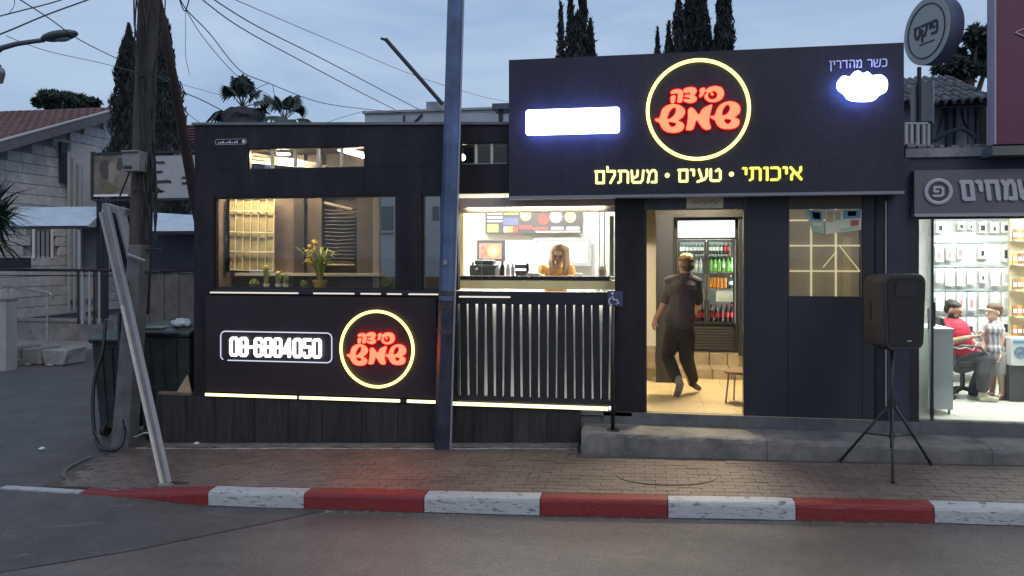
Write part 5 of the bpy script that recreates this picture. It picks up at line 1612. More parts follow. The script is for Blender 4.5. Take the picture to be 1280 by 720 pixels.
# sign over the shop
SYY = 8.5
sg = thing('shop_sign', 'grey shop sign board with round emblem and pale slanted lettering', 'sign', P(1215, 268, SYY))
zb0, zb1 = Z(1210, 266.5, SYY), Z(1210, 212, SYY)
MB().box(X(1143, SYY), xq, SYY, FY - .002, zb0, zb1).build('board', mat('grey sign face', (.10, .10, .125), .45, col2=(.14, .135, .14), vscale=1.2), sg)
MB().box(X(1143, SYY), xq, SYY - .015, FY - .002, zb0 - .03, zb0 - .001).build('lower_trim', mat('light trim', (.30, .31, .33), .4, .3), sg)
c = P(1172.5, 239.5, SYY); r0 = 16.5 * 7.95 / 960
LT = mat('pale sign letters', (.40, .40, .43), .5)
MB().tube([(c.x + r0 * .86 * math.cos(a), SYY - .012, c.z + r0 * .86 * math.sin(a)) for a in [R(10 * k) for k in range(36)]], r0 * .15, 6, closed=True, flat=.5, axis=(0, -1, 0)).build('emblem_ring', LT, sg)
MB().cone((c.x, SYY - .006, c.z), (c.x, SYY - .001, c.z), r0 * .72, r0 * .72, 24).build('emblem_disc', mat('emblem dark', (.055, .055, .07), .5), sg)
word('פ', c.x - r0 * .42, c.x + r0 * .42, c.z - r0 * .42, r0 * .84, .026, SYY - .016, .008, LT, sg)
n0 = set(sg.children)
word('שמחים', X(1201, SYY), X(1297, SYY), Z(1240, 251, SYY), .215, .042, SYY - .02, .018, LT, sg, gap=.34)
for o in sg.children:
    if o in n0: continue
    zc = Z(1240, 251, SYY)
    for v in o.data.vertices: v.co.x -= (v.co.z - zc) * .12
# slab, magenta board, roof terrace above
sl_ = thing('balcony', 'grey concrete balcony slab with railing and clutter above the dark shop front', 'balcony', P(1190, 196, FY))
MB().box(X(1131, FY), xq, FY - .03, 11.8, zs1 + .002, Z(1190, 185, FY)).build('slab', mat('slab', (.16, .17, .19), .8, col2=(.30, .31, .33), vscale=4, bump=.3), sl_)
MB().cone(P(1131, 154.5, 8.9), P(1160, 154.5, 8.9), .014, .014, 6).build('hand_rail', mat('pale rail', (.40, .42, .46), .5), sl_)
for px in (1133, 1140, 1147.5, 1155, 1161):
    MB().box(X(px - 2, 8.9), X(px + 1.6, 8.9), 8.89, 8.91, Z(1147, 185, 8.9), Z(1147, 155, 8.9)).build('baluster', mat('pale rail', (.40, .42, .46), .5), sl_)
for i in range(8):
    a = 1130 + i * 14 + random.uniform(-2, 2)
    MB().box(X(a, 8.66), X(a + random.uniform(6, 12), 8.66), 8.6, 8.75, Z(a, 185, 8.6) + .001, Z(a, 185, 8.6) + random.uniform(.02, .06)).build('rubble', CONC, sl_, bevel=.008)
YH = 10.6
hs = thing('upper_house', 'weathered room with tiled eave and pale panels on the balcony', 'house', P(1185, 186, YH))
zf = Z(1190, 183, 8.9)
PWL = mat('pale blue boards', (.30, .34, .38), .7, col2=(.40, .44, .47), vscale=3)
for a, b_, m in ((1126, 1168, PWL), (1168.4, 1181, PWL), (1184, 1191, PWL), (1193, 1209, PWL), (1211, 1218, PWL), (1222, 1232, mat('dark gap', (.03, .035, .05), .8)), (1233, 1246, PWL)):
    MB().box(X(a, YH), X(b_, YH), YH, YH + .05, zf, Z(1190, 122, YH)).build('wall_board', m, hs)
MB().box(X(1122, YH), X(1250, YH), YH + .06, YH + .12, zf, Z(1190, 115, YH)).build('rear_board', mat('dark backing', (.05, .055, .07), .8), hs)
for px in (1182.5, 1192, 1219.5):
    MB().box(X(px - 1.2, YH), X(px + 1.2, YH), YH - .06, YH - .01, zf, Z(1190, 124, YH)).build('upright', mat('dark upright', (.06, .065, .08), .7), hs)
MB().cone(P(1169, 178, YH - .1), P(1181, 134, YH - .1), .018, .018, 6).build('brace', mat('dark upright', (.06, .065, .08), .7), hs)
pts = [P(1166, 176, YH - .3), P(1184, 166, YH - .3), P(1200, 161, YH - .3), P(1210, 164, YH - .3), P(1219, 172, YH - .3)]
MB().tube(pts, .028, 6).build('bent_pipe', mat('dark upright', (.06, .065, .08), .7), hs)
pts = [P(1202, 130, YH - .1), P(1203, 145, YH - .1), P(1206, 156, YH - .1), P(1217, 168, YH - .1)]
MB().tube(pts, .016, 6).build('cable', RUBBER, hs)
TILE = mat('old roof tiles', (.085, .085, .10), .85, col2=(.17, .165, .175), vscale=6, bump=.4, objvar=.35)
# curved roof tile: a half pipe
def tile_mesh(m):
    mb = MB(); k = 7; v = []
    for yy_, rr in ((0, 1), (1, .86)):
        for i in range(k):
            a = math.pi * i / (k - 1)
            v.append((math.cos(a) * .5 * rr, yy_, math.sin(a) * .35 * rr + yy_ * .0))
        for i in range(k):
            a = math.pi * (k - 1 - i) / (k - 1)
            v.append((math.cos(a) * .38 * rr, yy_, math.sin(a) * .25 * rr))
    n_ = 2 * k
    f = [(i, (i + 1) % n_, (i + 1) % n_ + n_, i + n_) for i in range(n_)] + [tuple(range(n_ - 1, -1, -1)), tuple(range(n_, 2 * n_))]
    me = bpy.data.meshes.new('roof_tile'); me.from_pydata(v, [], f); me.materials.append(m); me.update()
    return me
tmesh = tile_mesh(TILE)
pl = []
x0, x1 = X(1126, YH - .3), X(1246, YH - .3)
zt0 = Z(1190, 131, YH - .3)
nrow = 6
for r_ in range(nrow):
    for i in range(11):
        x = x0 + (x1 - x0) * (i + .5) / 11
        y_ = YH - .35 + r_ * .24
        pl.append(((x, y_, zt0 + r_ * .10 + random.uniform(-.01, .01)), (R(22), 0, random.uniform(-.04, .04)), ((x1 - x0) / 11 * .98, .33, .22)))
pieces('roof_tile', tmesh, pl, hs)
MB().hexa([(x0, YH - .30, zt0 - .04), (x1, YH - .30, zt0 - .04), (x1, YH - .30, zt0 - .01), (x0, YH - .30, zt0 - .01)],
          [(x0, YH + 1.2, zt0 + .56), (x1, YH + 1.2, zt0 + .56), (x1, YH + 1.2, zt0 + .60), (x0, YH + 1.2, zt0 + .60)]).build('roof_deck', mat('dark backing', (.05, .055, .07), .8), hs)
gp = thing('metal_cabinet', 'blank grey metal cabinet standing on the balcony under the round sign', 'cabinet', P(1152, 170, 9.0))
MB().hexa([(X(1138, 9.0), 9.0, Z(1152, 152, 9)), (X(1165, 9.0), 9.0, Z(1152, 152, 9)), (X(1165, 9.0), 9.0, Z(1152, 100, 9)), (X(1138, 9.0), 9.0, Z(1152, 107, 9))],
          [(X(1142, 9.3), 9.3, Z(1152, 152, 9)), (X(1168, 9.3), 9.3, Z(1152, 152, 9)), (X(1168, 9.3), 9.3, Z(1152, 100, 9)), (X(1142, 9.3), 9.3, Z(1152, 107, 9))]).build('body', mat('cabinet grey', (.17, .19, .22), .55, .3, var=.12), gp, bevel=.004)
MB().cone(P(1167, 100, 8.99), P(1167, 128, 8.99), .012, .012, 6).build('hinge_edge', mat('pale rail', (.40, .42, .46), .5), gp)
for px in (1141, 1163):
    MB().cone((X(px, 9.1), 9.1, Z(1152, 152, 9.1)), (X(px, 9.1), 9.1, zs1 + .12), .02, .02, 6).build('leg', DMETAL, gp)
# round sign on its post
rs = thing('round_sign', 'round grey double sided sign with dark ring and lettering above the balcony', 'sign', P(1152, 100, 8.95))
ncen = P(1157.5, 39, 8.95)
nv = Vector((-.945, -.325, 0)).normalized()
MQ = Matrix.Translation(ncen) @ nv.to_track_quat('-Y', 'Z').to_matrix().to_4x4()
RG = mat('round sign face', (.36, .37, .36), .5, var=.06)
RS_ = mat('round sign rim', (.09, .10, .16), .5, var=.1)
Rr = .360
fa = MB().cone((0, 0, 0), (0, .006, 0), Rr * .995, Rr * .995, 48).build('face', RG, rs, smooth=False)
rm = MB().cone((0, .0062, 0), (0, .17, 0), Rr, Rr, 48).build('rim', RS_, rs)
rg_ = MB().tube([(Rr * .80 * math.cos(a), -.002, Rr * .80 * math.sin(a)) for a in [R(7.5 * k) for k in range(48)]], .008, 6, closed=True).build('ring_line', INK, rs)
before = set(rs.children)
word('פיקס', -.19, .19, -.065, .15, .026, -.006, .006, INK, rs, gap=.2)
MB().box(-.10, .13, -.005, -.001, -.135, -.122).build('underline', INK, rs)
for o in rs.children: o.data.transform(MQ)
MB().cone(P(1149, 96, 8.98), P(1149, 84, 8.98), .022, .022, 8).build('post', DMETAL, rs)
MB().cone(P(1149, 96, 8.98), (P(1149, 96, 8.98).x, 8.98, zs1 + .12), .022, .022, 8).build('post', DMETAL, rs)
# magenta board at the right edge
mg = thing('magenta_board', 'tall plain magenta board at the right edge above the shop', 'board', P(1262, 182, 8.35))
MAG = mat('magenta panel', (.105, .022, .060), .45, var=.15, vscale=.8)
MB().box(X(1244.5, 8.35), 6.4, 8.35, 8.5, Z(1262, 180, 8.35), 5.6).build('face', MAG, mg)
MB().box(X(1242, 8.35), X(1244.3, 8.35), 8.33, 8.5, Z(1262, 180, 8.35), 5.6).build('edge_trim', mat('pale trim', (.35, .30, .36), .5), mg)
MB().box(X(1239.5, 8.35), 6.4, 8.33, 9.2, Z(1262, 194, 8.35), Z(1262, 182.5, 8.35)).build('ledge', mat('green grey ledge', (.12, .13, .12), .6, var=.2), mg)
tri = [P(1269, 40.5, 8.345), P(1290, 31, 8.345), P(1290, 50, 8.345)]
MB().tube([(p.x, 8.343, p.z) for p in tri], .010, 4, closed=True).build('arrow_mark', mat('pale mark', (.6, .5, .58), .5), mg)

# ------------------------------------------------------------ people in the shop
RED_T = mat('red t-shirt', (.52, .025, .055), .8, var=.12, bump=.4, bscale=9)
sm = thing('person', 'bearded man in a red t-shirt sitting on an office chair looking at a phone', 'person', P(1205, 498, 10.1))
Y = 10.15
b = MB()
Ws, qs = head(b, P(1191.5, 389, Y), .98, face=(.80, -.55, -.35))
limb(b, [J(1189, 397, Y, .055), J(1190, 405, Y, .06)])
limb(b, [J(1190, 408, Y, .10), J(1196, 425, Y, .13), J(1201, 443, Y, .13), J(1203, 452, Y, .13)])
limb(b, [J(1180, 407, Y - .06, .055), J(1186, 428, Y - .14, .045), J(1207, 423, Y - .20, .036), J(1215, 421, Y - .20, .026)])
limb(b, [J(1200, 407, Y + .12, .055), J(1209, 424, Y + .12, .045), J(1222, 431, Y + .02, .036), J(1232, 440, Y - .04, .026)])
hand(b, P(1214.5, 421, Y - .20), (1, 0, .12), (0, .3, 1), .16, .7, 1)
hand(b, P(1232, 440, Y - .04), (.6, -.1, -.8), (-.8, 0, -.4), .16, .4, -1)
limb(b, [J(1199, 453, Y - .08, .10), J(1232, 448, Y - .20, .07), J(1229, 482, Y - .26, .05), J(1229, 491, Y - .26, .04)])
limb(b, [J(1202, 453, Y + .10, .10), J(1236, 447, Y + .08, .07), J(1220, 478, Y + .14, .05), J(1215, 490, Y + .12, .04)])
remesh(b, 'body', SKIN, sm, .009, 2)
eyes(Ws, .98, sm)
s_ = MB()
s_.ball(P(1193, 416, Y), .19, 14, sc=(.95, .85, 1.0)); s_.ball(P(1201, 440, Y), .19, 14, sc=(1.0, .9, .85))
limb(s_, [J(1189, 405, Y, .09), J(1196, 425, Y, .165), J(1202, 446, Y, .165)])
limb(s_, [J(1184, 408, Y, .10), J(1180, 408, Y - .06, .075), J(1184, 424, Y - .12, .068)])
limb(s_, [J(1196, 408, Y, .10), J(1200, 408, Y + .12, .075), J(1208, 421, Y + .12, .065)])
remesh(s_, 'tee_shirt', RED_T, sm, .010, 3)
t2 = MB()
GT = mat('dark grey trousers', (.045, .045, .05), .8, var=.2, bump=.4, bscale=10)
t2.ball(P(1201, 453, Y), .17, 12, sc=(1, 1.05, .75))
limb(t2, [J(1200, 454, Y - .08, .125), J(1231, 449, Y - .20, .095), J(1229, 468, Y - .26, .080), J(1228.5, 484, Y - .26, .070)])
limb(t2, [J(1203, 454, Y + .10, .125), J(1236, 448, Y + .08, .092), J(1221, 476, Y + .13, .070), J(1217, 485, Y + .12, .060)])
remesh(t2, 'trousers', GT, sm, .010, 2)
for (px, py, dy, lab) in ((1228, 493, -.26, 'pale grey shoe nearer the glass'), (1215, 492, .12, 'dark trimmed shoe under the chair')):
    f = MB(); c = P(px, py, Y + dy)
    f.ball((c.x, c.y, .075), .052, 10); f.ball((c.x + .05, c.y - .02, .048), .045, 10, sc=(1.5, 1, .85)); f.ball((c.x + .11, c.y - .04, .042), .042, 10, sc=(1.3, 1.05, .8))
    f.box(c.x - .04, c.x + .12, c.y - .055, c.y + .02, .012, .045)
    remesh(f, 'shoe', mat('beige shoe', (.42, .38, .28), .7) if dy < 0 else BLACKPL, sm, .008, 2, label=lab)
h = MB(); h.ball(Ws(0, .026, .072), .096, 14, sc=(.87, 1.0, .66), rot=qs); h.ball(Ws(0, .056, .020), .082, 12, sc=(1.02, .72, .9), rot=qs)
remesh(h, 'hair', mat('black hair', (.02, .016, .014), .6, bump=.5, bscale=60), sm, .007, 1)
h = MB(); h.ball(Ws(0, -.048, -.078), .060, 12, sc=(1.0, .8, .8), rot=qs); h.ball(Ws(.0, -.07, -.095), .036, 10)
for s in (-1, 1): h.ball(Ws(.052 * s, -.01, -.055), .035, 8, sc=(.6, 1, 1.3), rot=qs)
remesh(h, 'beard', mat('black hair', (.02, .016, .014), .6), sm, .007, 1)
ph = thing('smartphone', 'dark smartphone held by the seated man in red', 'phone', P(1223, 420, Y - .2))
c = P(1222.5, 420.5, Y - .19)
bm_ = MB().box(-.036, .036, -.005, .005, -.072, .072)
o = bm_.build('phone_body', BLACKPL, ph, bevel=.004); o.data.transform(Matrix.Translation(c) @ Matrix.Rotation(R(60), 4, 'Z') @ Matrix.Rotation(R(-40), 4, 'X'))
o = MB().box(-.032, .032, -.0065, -.0055, -.066, .066).build('phone_screen', mat('phone screen', (.1, .12, .14), .2, emit=(.5, .6, .7), es=.5), ph); o.data.transform(Matrix.Translation(c) @ Matrix.Rotation(R(60), 4, 'Z') @ Matrix.Rotation(R(-40), 4, 'X'))
# office chair
oc = thing('office_chair', 'black office chair with curved armrests under the seated man', 'chair', P(1205, 494, Y))
c = P(1203, 470, Y); c.z = .44
ch = MB().lathe((c.x, c.y, .385), [(.20, 0), (.245, .03), (.25, .06), (.22, .085)], 20); ch.build('seat', BLACKPL, oc, smooth=True)
bk = MB()
for i in range(9):
    t = i / 8; a = R(150 + 60 * t)
bpts = []
bk.hexa([(c.x - .25, c.y - .20, .52), (c.x - .19, c.y - .20, .50), (c.x - .26, c.y - .17, .98), (c.x - .31, c.y - .17, .98)],
        [(c.x - .25, c.y + .20, .52), (c.x - .19, c.y + .20, .50), (c.x - .26, c.y + .17, .98), (c.x - .31, c.y + .17, .98)])
o = bk.build('backrest', BLACKPL, oc, bevel=.02); flip(o)
for sy in (-.25, .25):
    pts = [(c.x - .18, c.y + sy, .42), (c.x - .20, c.y + sy, .60), (c.x - .10, c.y + sy, .66), (c.x + .10, c.y + sy, .65), (c.x + .17, c.y + sy, .56), (c.x + .10, c.y + sy, .42)]
    MB().tube(pts, .020, 8).build('armrest', mat('armrest grey', (.05, .05, .055), .35), oc, smooth=True)
MB().cone((c.x, c.y, .11), (c.x, c.y, .40), .028, .028, 10).build('gas_column', BLACKPL, oc)
for k in range(5):
    a = R(72 * k + 12); e = Vector((c.x + .27 * math.cos(a), c.y + .27 * math.sin(a), .085))
    lg = MB().cone((c.x, c.y, .12), e, .026, .016, 8).build('base_arm', BLACKPL, oc)
    MB().cone(e + Vector((0, -.022, -.05)), e + Vector((0, .022, -.05)), .030, .030, 10).build('castor', RUBBER, lg)
# white cable across the lap
tag(MB().tube([P(1192, 434, Y - .27), P(1200, 436, Y - .30), P(1208, 434, Y - .30), P(1216, 438, Y - .28), P(1222, 427, Y - .24)], .005, 5).build('charging_cable', WL, None),
    'thin white charging cable lying across the seated man', 'cable')
# boy
bo = thing('person', 'boy in a sleeveless striped grey shirt and shorts standing beside the seated man', 'person', P(1246, 499, 10.1))
Y = 10.12
b = MB()
Wb, qb = head(b, P(1241.5, 391, Y), .88, face=(-.92, -.35, .0))
limb(b, [J(1242, 398, Y, .04), J(1243, 404, Y, .045)])
limb(b, [J(1243, 407, Y, .075), J(1243, 422, Y, .09), J(1244, 440, Y, .085)])
limb(b, [J(1249, 407, Y - .06, .038), J(1253, 424, Y - .08, .031), J(1250, 441, Y - .10, .024)])
limb(b, [J(1238, 407, Y + .08, .038), J(1232, 424, Y + .08, .031), J(1228, 436, Y + .0, .024)])
hand(b, P(1250, 441, Y - .10), (-.1, 0, -1), (-1, 0, 0), .13, .3, 1)
hand(b, P(1228, 436, Y), (-.4, 0, -.8), (-1, 0, 0), .13, .3, -1)
limb(b, [J(1249, 442, Y - .04, .07), J(1251, 464, Y - .05, .048), J(1253, 486, Y - .04, .034), J(1252, 495, Y - .04, .032), J(1248, 496, Y - .12, .026)])
limb(b, [J(1240, 442, Y + .06, .07), J(1240, 464, Y + .10, .048), J(1241, 484, Y + .12, .034), J(1240, 492, Y + .12, .030), J(1235, 493, Y + .05, .026)])
remesh(b, 'body', SKIN2, bo, .008, 2)
eyes(Wb, .88, bo)
def striped(name, c1, c2, sc):
    if name in MATS: return MATS[name]
    m = mat(name, c1, .8)
    N, L = m.node_tree.nodes, m.node_tree.links
    g = N.new('ShaderNodeNewGeometry'); w = N.new('ShaderNodeTexWave'); w.bands_direction = 'X'; w.inputs['Scale'].default_value = sc; w.inputs['Distortion'].default_value = 1.5
    r = N.new('ShaderNodeValToRGB'); r.color_ramp.elements[0].color = (*c1, 1); r.color_ramp.elements[1].color = (*c2, 1)
    r.color_ramp.elements[0].position = .45; r.color_ramp.elements[1].position = .55
    L.new(g.outputs['Position'], w.inputs['Vector']); L.new(w.outputs['Fac'], r.inputs[0]); L.new(r.outputs[0], N['Principled BSDF'].inputs['Base Color'])
    return m
v_ = MB()
limb(v_, [J(1243.5, 407, Y, .080), J(1243, 422, Y, .105), J(1244, 440, Y, .110)])
v_.ball(P(1243, 412, Y), .115, 12, sc=(1.0, 1.1, .8))
v_.ball(P(1243.5, 436, Y), .125, 12, sc=(1.0, 1.05, .8))
remesh(v_, 'sleeveless_shirt', striped('striped vest', (.52, .52, .52), (.24, .25, .27), 7), bo, .008, 2)
v_ = MB()
v_.ball(P(1245, 444, Y), .12, 12, sc=(1, 1.05, .8))
limb(v_, [J(1249, 444, Y - .04, .088), J(1251, 464, Y - .05, .075)])
limb(v_, [J(1241, 444, Y + .06, .088), J(1240, 462, Y + .10, .072)])
remesh(v_, 'shorts', mat('pale shorts', (.42, .42, .42), .8), bo, .009, 2)
for px, dy in ((1252, -.04), (1240, .12)):
    c = P(px, 496, Y + dy)
    MB().box(c.x - .13, c.x + .03, c.y - .10, c.y - .01, .009, .028).build('sandal', BLACKPL, bo, bevel=.006)
h = MB(); h.ball(Wb(0, .026, .072), .094, 14, sc=(.87, 1.0, .64), rot=qb); h.ball(Wb(0, .056, .02), .080, 12, sc=(1.0, .7, .9), rot=qb)
remesh(h, 'hair', mat('brown hair', (.11, .065, .035), .7, bump=.5, bscale=60), bo, .007, 1)

# ------------------------------------------------------------ foliage helpers
LEAF = mat('dark foliage', (.022, .040, .032), .7, var=.5, vscale=1.5)
LEAF2 = mat('blue green foliage', (.035, .055, .045), .7, var=.5, vscale=1.2)
CYP = mat('cypress foliage', (.014, .021, .023), .8, var=.5, vscale=1.0)
BARK = mat('bark', (.06, .048, .04), .9, var=.4, vscale=4, bump=.4)
def leaves(pts, size, parent, m, rng, name='crown', up=0.0, asp=.5):
    """many small leaf quads at the given points"""
    n = len(pts)
    V = np.zeros((n * 4, 3)); 
    for i, p in enumerate(pts):
        a = Vector((rng.gauss(0, 1), rng.gauss(0, 1), rng.gauss(0, 1) + up * 2)).normalized()
        b = a.cross(Vector((rng.gauss(0, 1), rng.gauss(0, 1), rng.gauss(0, 1)))).normalized()
        s_ = size * rng.uniform(.6, 1.3)
        q = [p - a * s_ - b * s_ * asp * .3, p + b * s_ * asp * .6, p + a * s_, p - b * s_ * asp * .6]
        for k in range(4): V[i * 4 + k] = q[k]
    me = bpy.data.meshes.new(name)
    me.from_pydata(V.tolist(), [], [tuple(range(i * 4, i * 4 + 4)) for i in range(n)])
    me.materials.append(m); me.update()
    o = bpy.data.objects.new(name, me); COL.objects.link(o)
    put(o, parent)
    return o
def cypress(label, tips, base_px, base_py, Y, hw, n, seed, group=None, ground=-.6, narrow=0):
    """tips = [(px, py, half width px at base)], a bundle of spires rising from one trunk"""
    rng = random.Random(seed)
    root = P(base_px, 321, Y); 
    t = thing('cypress_tree', label, 'tree', (root.x, Y, ground), group)
    zb_ = Z(base_px, base_py, Y)
    MB().cone((root.x, Y, ground), (root.x, Y, max(zb_, 3)), .28, .16, 8).build('trunk', BARK, t, smooth=True)
    pts = []
    mpp = Y / CY / 960
    for (px, py, w) in tips:
        tip = P(px, py, Y); H = tip.z - 0.6
        base = Vector(((tip.x + root.x * 2) / 3 if narrow == 0 else tip.x, Y, .6))
        W_ = w * mpp
        cnt = int(n * w / sum(k[2] for k in tips))
        core = MB()
        for j in range(9):
            u = j / 8
        ub = min(.8, max(0, (P(px, base_py, Y).z - .6) / H))
        def env_(u): return min(W_ * 1.35, W_ * ((1 - u) / (1 - ub)) ** .72) * min(1, .3 + u * 3)
        prof = []
        for j in range(10):
            u = j / 9
            prof.append((max(.01, env_(u) * .66), H * u * .96))
        off = tip.x - base.x
        cm_ = MB().lathe(base, prof, 9)
        cm_.v = [(v[0] + off * max(0, (v[2] - base.z) / H), v[1], v[2]) for v in cm_.v]
        cm_.build('inner_crown', CYP, t)
        for i in range(cnt):
            u = rng.random() ** .6
            env = env_(u)
            lump = 1 + .22 * math.sin(u * 23 + px) * math.sin(u * 9 + seed) + .10 * math.sin(u * 60 + 3 * seed)
            a = rng.uniform(0, 2 * math.pi)
            rr = env * lump * rng.uniform(.55, 1.08)
            pts.append(Vector((base.x + off * u + rr * math.cos(a), Y + rr * math.sin(a), base.z + H * u)))
    leaves(pts, .125, t, CYP, rng, 'crown', up=1.6, asp=.34)
    return t
cypress('dark cypress with one pointed tip just left of the utility pole', [(161, 32, 25)], 161, 150, 24, 0, 8000, 3)
cypress('tall dark cypress directly behind the utility pole and its strut', [(192, -22, 38), (182, 0, 26), (208, 30, 26)], 200, 160, 23, 0, 15000, 4)
cypress('dark cypress with a forked tip behind the left half of the sign board', [(713, -12, 8), (728, -16, 10), (701, 4, 6), (738, 26, 10), (721, 18, 17)], 720, 75, 20, 0, 9000, 5, narrow=1)
cypress('slender dark cypress left of the group of three behind the round logo', [(848, -12, 9), (822, 36, 5), (836, 30, 8)], 842, 70, 20, 0, 4000, 6, narrow=1)
cypress('broad dark cypress in the middle of the three behind the round logo', [(864, -60, 14), (877, -50, 13)], 872, 70, 20.5, 0, 8000, 7, narrow=1)
cypress('dark cypress on the right of the three behind the sign board', [(905, -45, 14), (900, 22, 12)], 905, 70, 20, 0, 6000, 8, narrow=1)
def bush(name, label, lobes, Y, n, size, m, seed, trunk=True, ground=-.6, cat='tree'):
    rng = random.Random(seed)
    c0 = P(lobes[0][0], lobes[0][1], Y)
    t = thing(name, label, cat, (c0.x, Y, ground))
    mpp = Y / CY / 960
    if trunk:
        tk = MB(); 
        tk.cone((c0.x, Y, ground), (c0.x, Y, c0.z - .3), .16, .09, 8)
        tk.build('trunk', BARK, t)
        for (px, py, rx_, ry_) in lobes:
            MB().cone((c0.x, Y, max(ground + .8, c0.z - 1.2)), P(px, py, Y), .07, .025, 6).build('limb', BARK, t)
    pts = []
    tot = sum(l[2] * l[3] for l in lobes)
    for (px, py, rx_, ry_) in lobes:
        c = P(px, py, Y)
        sub = [(Vector((rng.gauss(0, .5), rng.gauss(0, .5), rng.gauss(0, .5))), rng.uniform(.22, .42)) for _ in range(14)]
        for i in range(int(n * rx_ * ry_ / tot)):
            o_, r_ = rng.choice(sub)
            v = Vector((rng.gauss(0, 1), rng.gauss(0, 1), rng.gauss(0, 1))).normalized() * rng.uniform(.5, 1) * r_ + o_
            if v.length > 1.12: v = v.normalized() * rng.uniform(.8, 1.1)
            pts.append(c + Vector((v.x * rx_ * mpp, v.y * rx_ * mpp, v.z * ry_ * mpp)))
    leaves(pts, size, t, m, rng)
    return t
bush('shade_tree', 'low rounded dark tree rising behind the tiled roof of the stone house', [(82, 128, 34, 18), (58, 126, 18, 14), (108, 132, 22, 13)], 34, 6000, .20, LEAF, 9)
bush('shade_tree', 'leafy dark tree behind the round sign and the terrace roof', [(1210, 78, 26, 22), (1222, 45, 13, 13), (1238, 68, 16, 26), (1190, 88, 16, 12), (1246, 45, 10, 16)], 17, 5200, .12, LEAF2, 10)

# palms behind the flat roof
def palm(label, px, py, Y, r_px, skirt, n, seed):
    rng = random.Random(seed)
    c = P(px, py, Y); mpp = Y / CY / 960 * 1.85
    t = thing('fan_palm', label, 'palm tree', (c.x, Y, -.6))
    MB().cone((c.x, Y, -.6), (c.x, Y, c.z), .22, .18, 10).build('trunk', BARK, t, smooth=True)
    if skirt:
        x0, x1, z0, z1 = skirt
        mb = MB(); prof = []
        a, b_ = P(x0, z1, Y), P(x1, z0, Y)
        w_ = (b_.x - a.x) / 2
        for j in range(14):
            u = j / 13
            prof.append((w_ * (1.0 + .05 * math.sin(j * 2.1)) * (1 if .04 < u < .96 else .82), -2.0 * (1 - u)))
        mb.lathe(((a.x + b_.x) / 2, Y, b_.z), [(r_, z_ * 1.0) for r_, z_ in prof], 18)
        for i, v in enumerate(mb.v): mb.v[i] = (v[0] + rng.uniform(-.05, .05), v[1] + rng.uniform(-.05, .05), v[2] + rng.uniform(-.04, .04))
        mb.build('dead_leaf_skirt', mat('dead palm leaves', (.035, .035, .045), .9, var=.5, vscale=5, stretch=(4, 4, .8), bump=.5), t)
    for k in range(n):
        el = R(rng.choice((rng.uniform(-20, 15), rng.uniform(25, 80), rng.uniform(35, 85)))); az = 2 * math.pi * (k / n) + rng.uniform(-.3, .3)
        d = Vector((math.cos(az) * math.cos(el), math.sin(az) * math.cos(el), math.sin(el)))
        L_ = r_px * mpp * rng.uniform(.75, 1.1)
        e = c + d * L_ * .45
        fr_ = MB().cone(c, e, .022, .012, 5)
        side = d.cross(Vector((0, 0, 1)));
        side = side.normalized() if side.length > .1 else Vector((1, 0, 0))
        upv = side.cross(d).normalized()
        nb = 15
        for j in range(nb):
            th = R(-75 + 150 * j / (nb - 1))
            bd_ = (d * math.cos(th) + side * math.sin(th)).normalized()
            l_ = L_ * .60 * (1 - .25 * abs(th) / 1.3)
            w2 = side * math.cos(th) * .075 * L_ - d * math.sin(th) * .075 * L_
            tip = e + bd_ * l_ - Vector((0, 0, l_ * .28 * (1 + abs(th))))
            mid = e + bd_ * l_ * .55
            fr_.add([e, mid + w2, tip, mid - w2], [(0, 1, 2, 3)])
        fr_.build('frond', mat('palm fronds', (.040, .062, .055), .6, var=.35, vscale=3), t)
    return t
palm('fan palm with a thick dark skirt of dead leaves behind the flat roof', 303, 134, 22, 27, (280, 328, 138, 165), 13, 24)
palm('smaller fan palm to the right of the skirted palm behind the flat roof', 356, 150, 23, 27, None, 14, 22)

# white building and slanted pole behind the kiosk roof
wb = thing('white_building', 'long low pale building seen above the kiosk roof behind the steel post', 'building', P(545, 321, 19))
PB2 = mat('pale render', (.36, .39, .45), .8, var=.08, vscale=.8)
Yw = 19
MB().box(X(456, Yw), X(700, Yw), Yw, Yw + 4, -.6, Z(545, 139.5, Yw)).build('wall', PB2, wb)
MB().box(X(456, Yw) - .05, X(700, Yw), Yw - .06, Yw + .1, Z(545, 139.3, Yw), Z(545, 136.5, Yw)).build('coping', mat('coping', (.28, .29, .32), .7), wb)
MB().box(X(533, Yw), X(560, Yw), Yw - .02, Yw + 2, Z(545, 136.4, Yw), Z(545, 127, Yw)).build('roof_block', PB2, wb)
MB().box(X(505, Yw), X(506.5, Yw), Yw - .05, Yw - .002, Z(545, 158, Yw), Z(545, 143, Yw)).build('pipe', DMETAL, wb)
MB().cone(P(514, 157, Yw - .05), P(528, 143, Yw - .05), .03, .03, 6).build('pipe', DMETAL, wb)
bp_ = thing('slanted_pole', 'long dark pole slanting up to the left above the pale building', 'pole', P(552, 130, 18.8))
MB().cone(P(553, 130, 18.8), P(482, 49, 18.8), .055, .055, 8).build('shaft', mat('black pole', (.02, .022, .028), .5), bp_)
MB().cone(P(483, 50, 18.8), P(476, 48, 18.8), .04, .03, 6).build('tip', mat('black pole', (.02, .022, .028), .5), bp_)
rb = thing('roof_duct', 'dark flat roof duct beside the left edge of the sign board', 'duct', P(625, 136, 16))
MB().box(X(615, 16), X(640, 16), 16, 16.6, Z(625, 136, 16), Z(625, 129, 16)).build('duct_body', mat('duct blue grey', (.07, .08, .11), .5), rb)
MB().box(X(622, 16), X(626, 16), 16.1, 16.3, 3.0, Z(625, 136, 16)).build('support', DMETAL, rb)
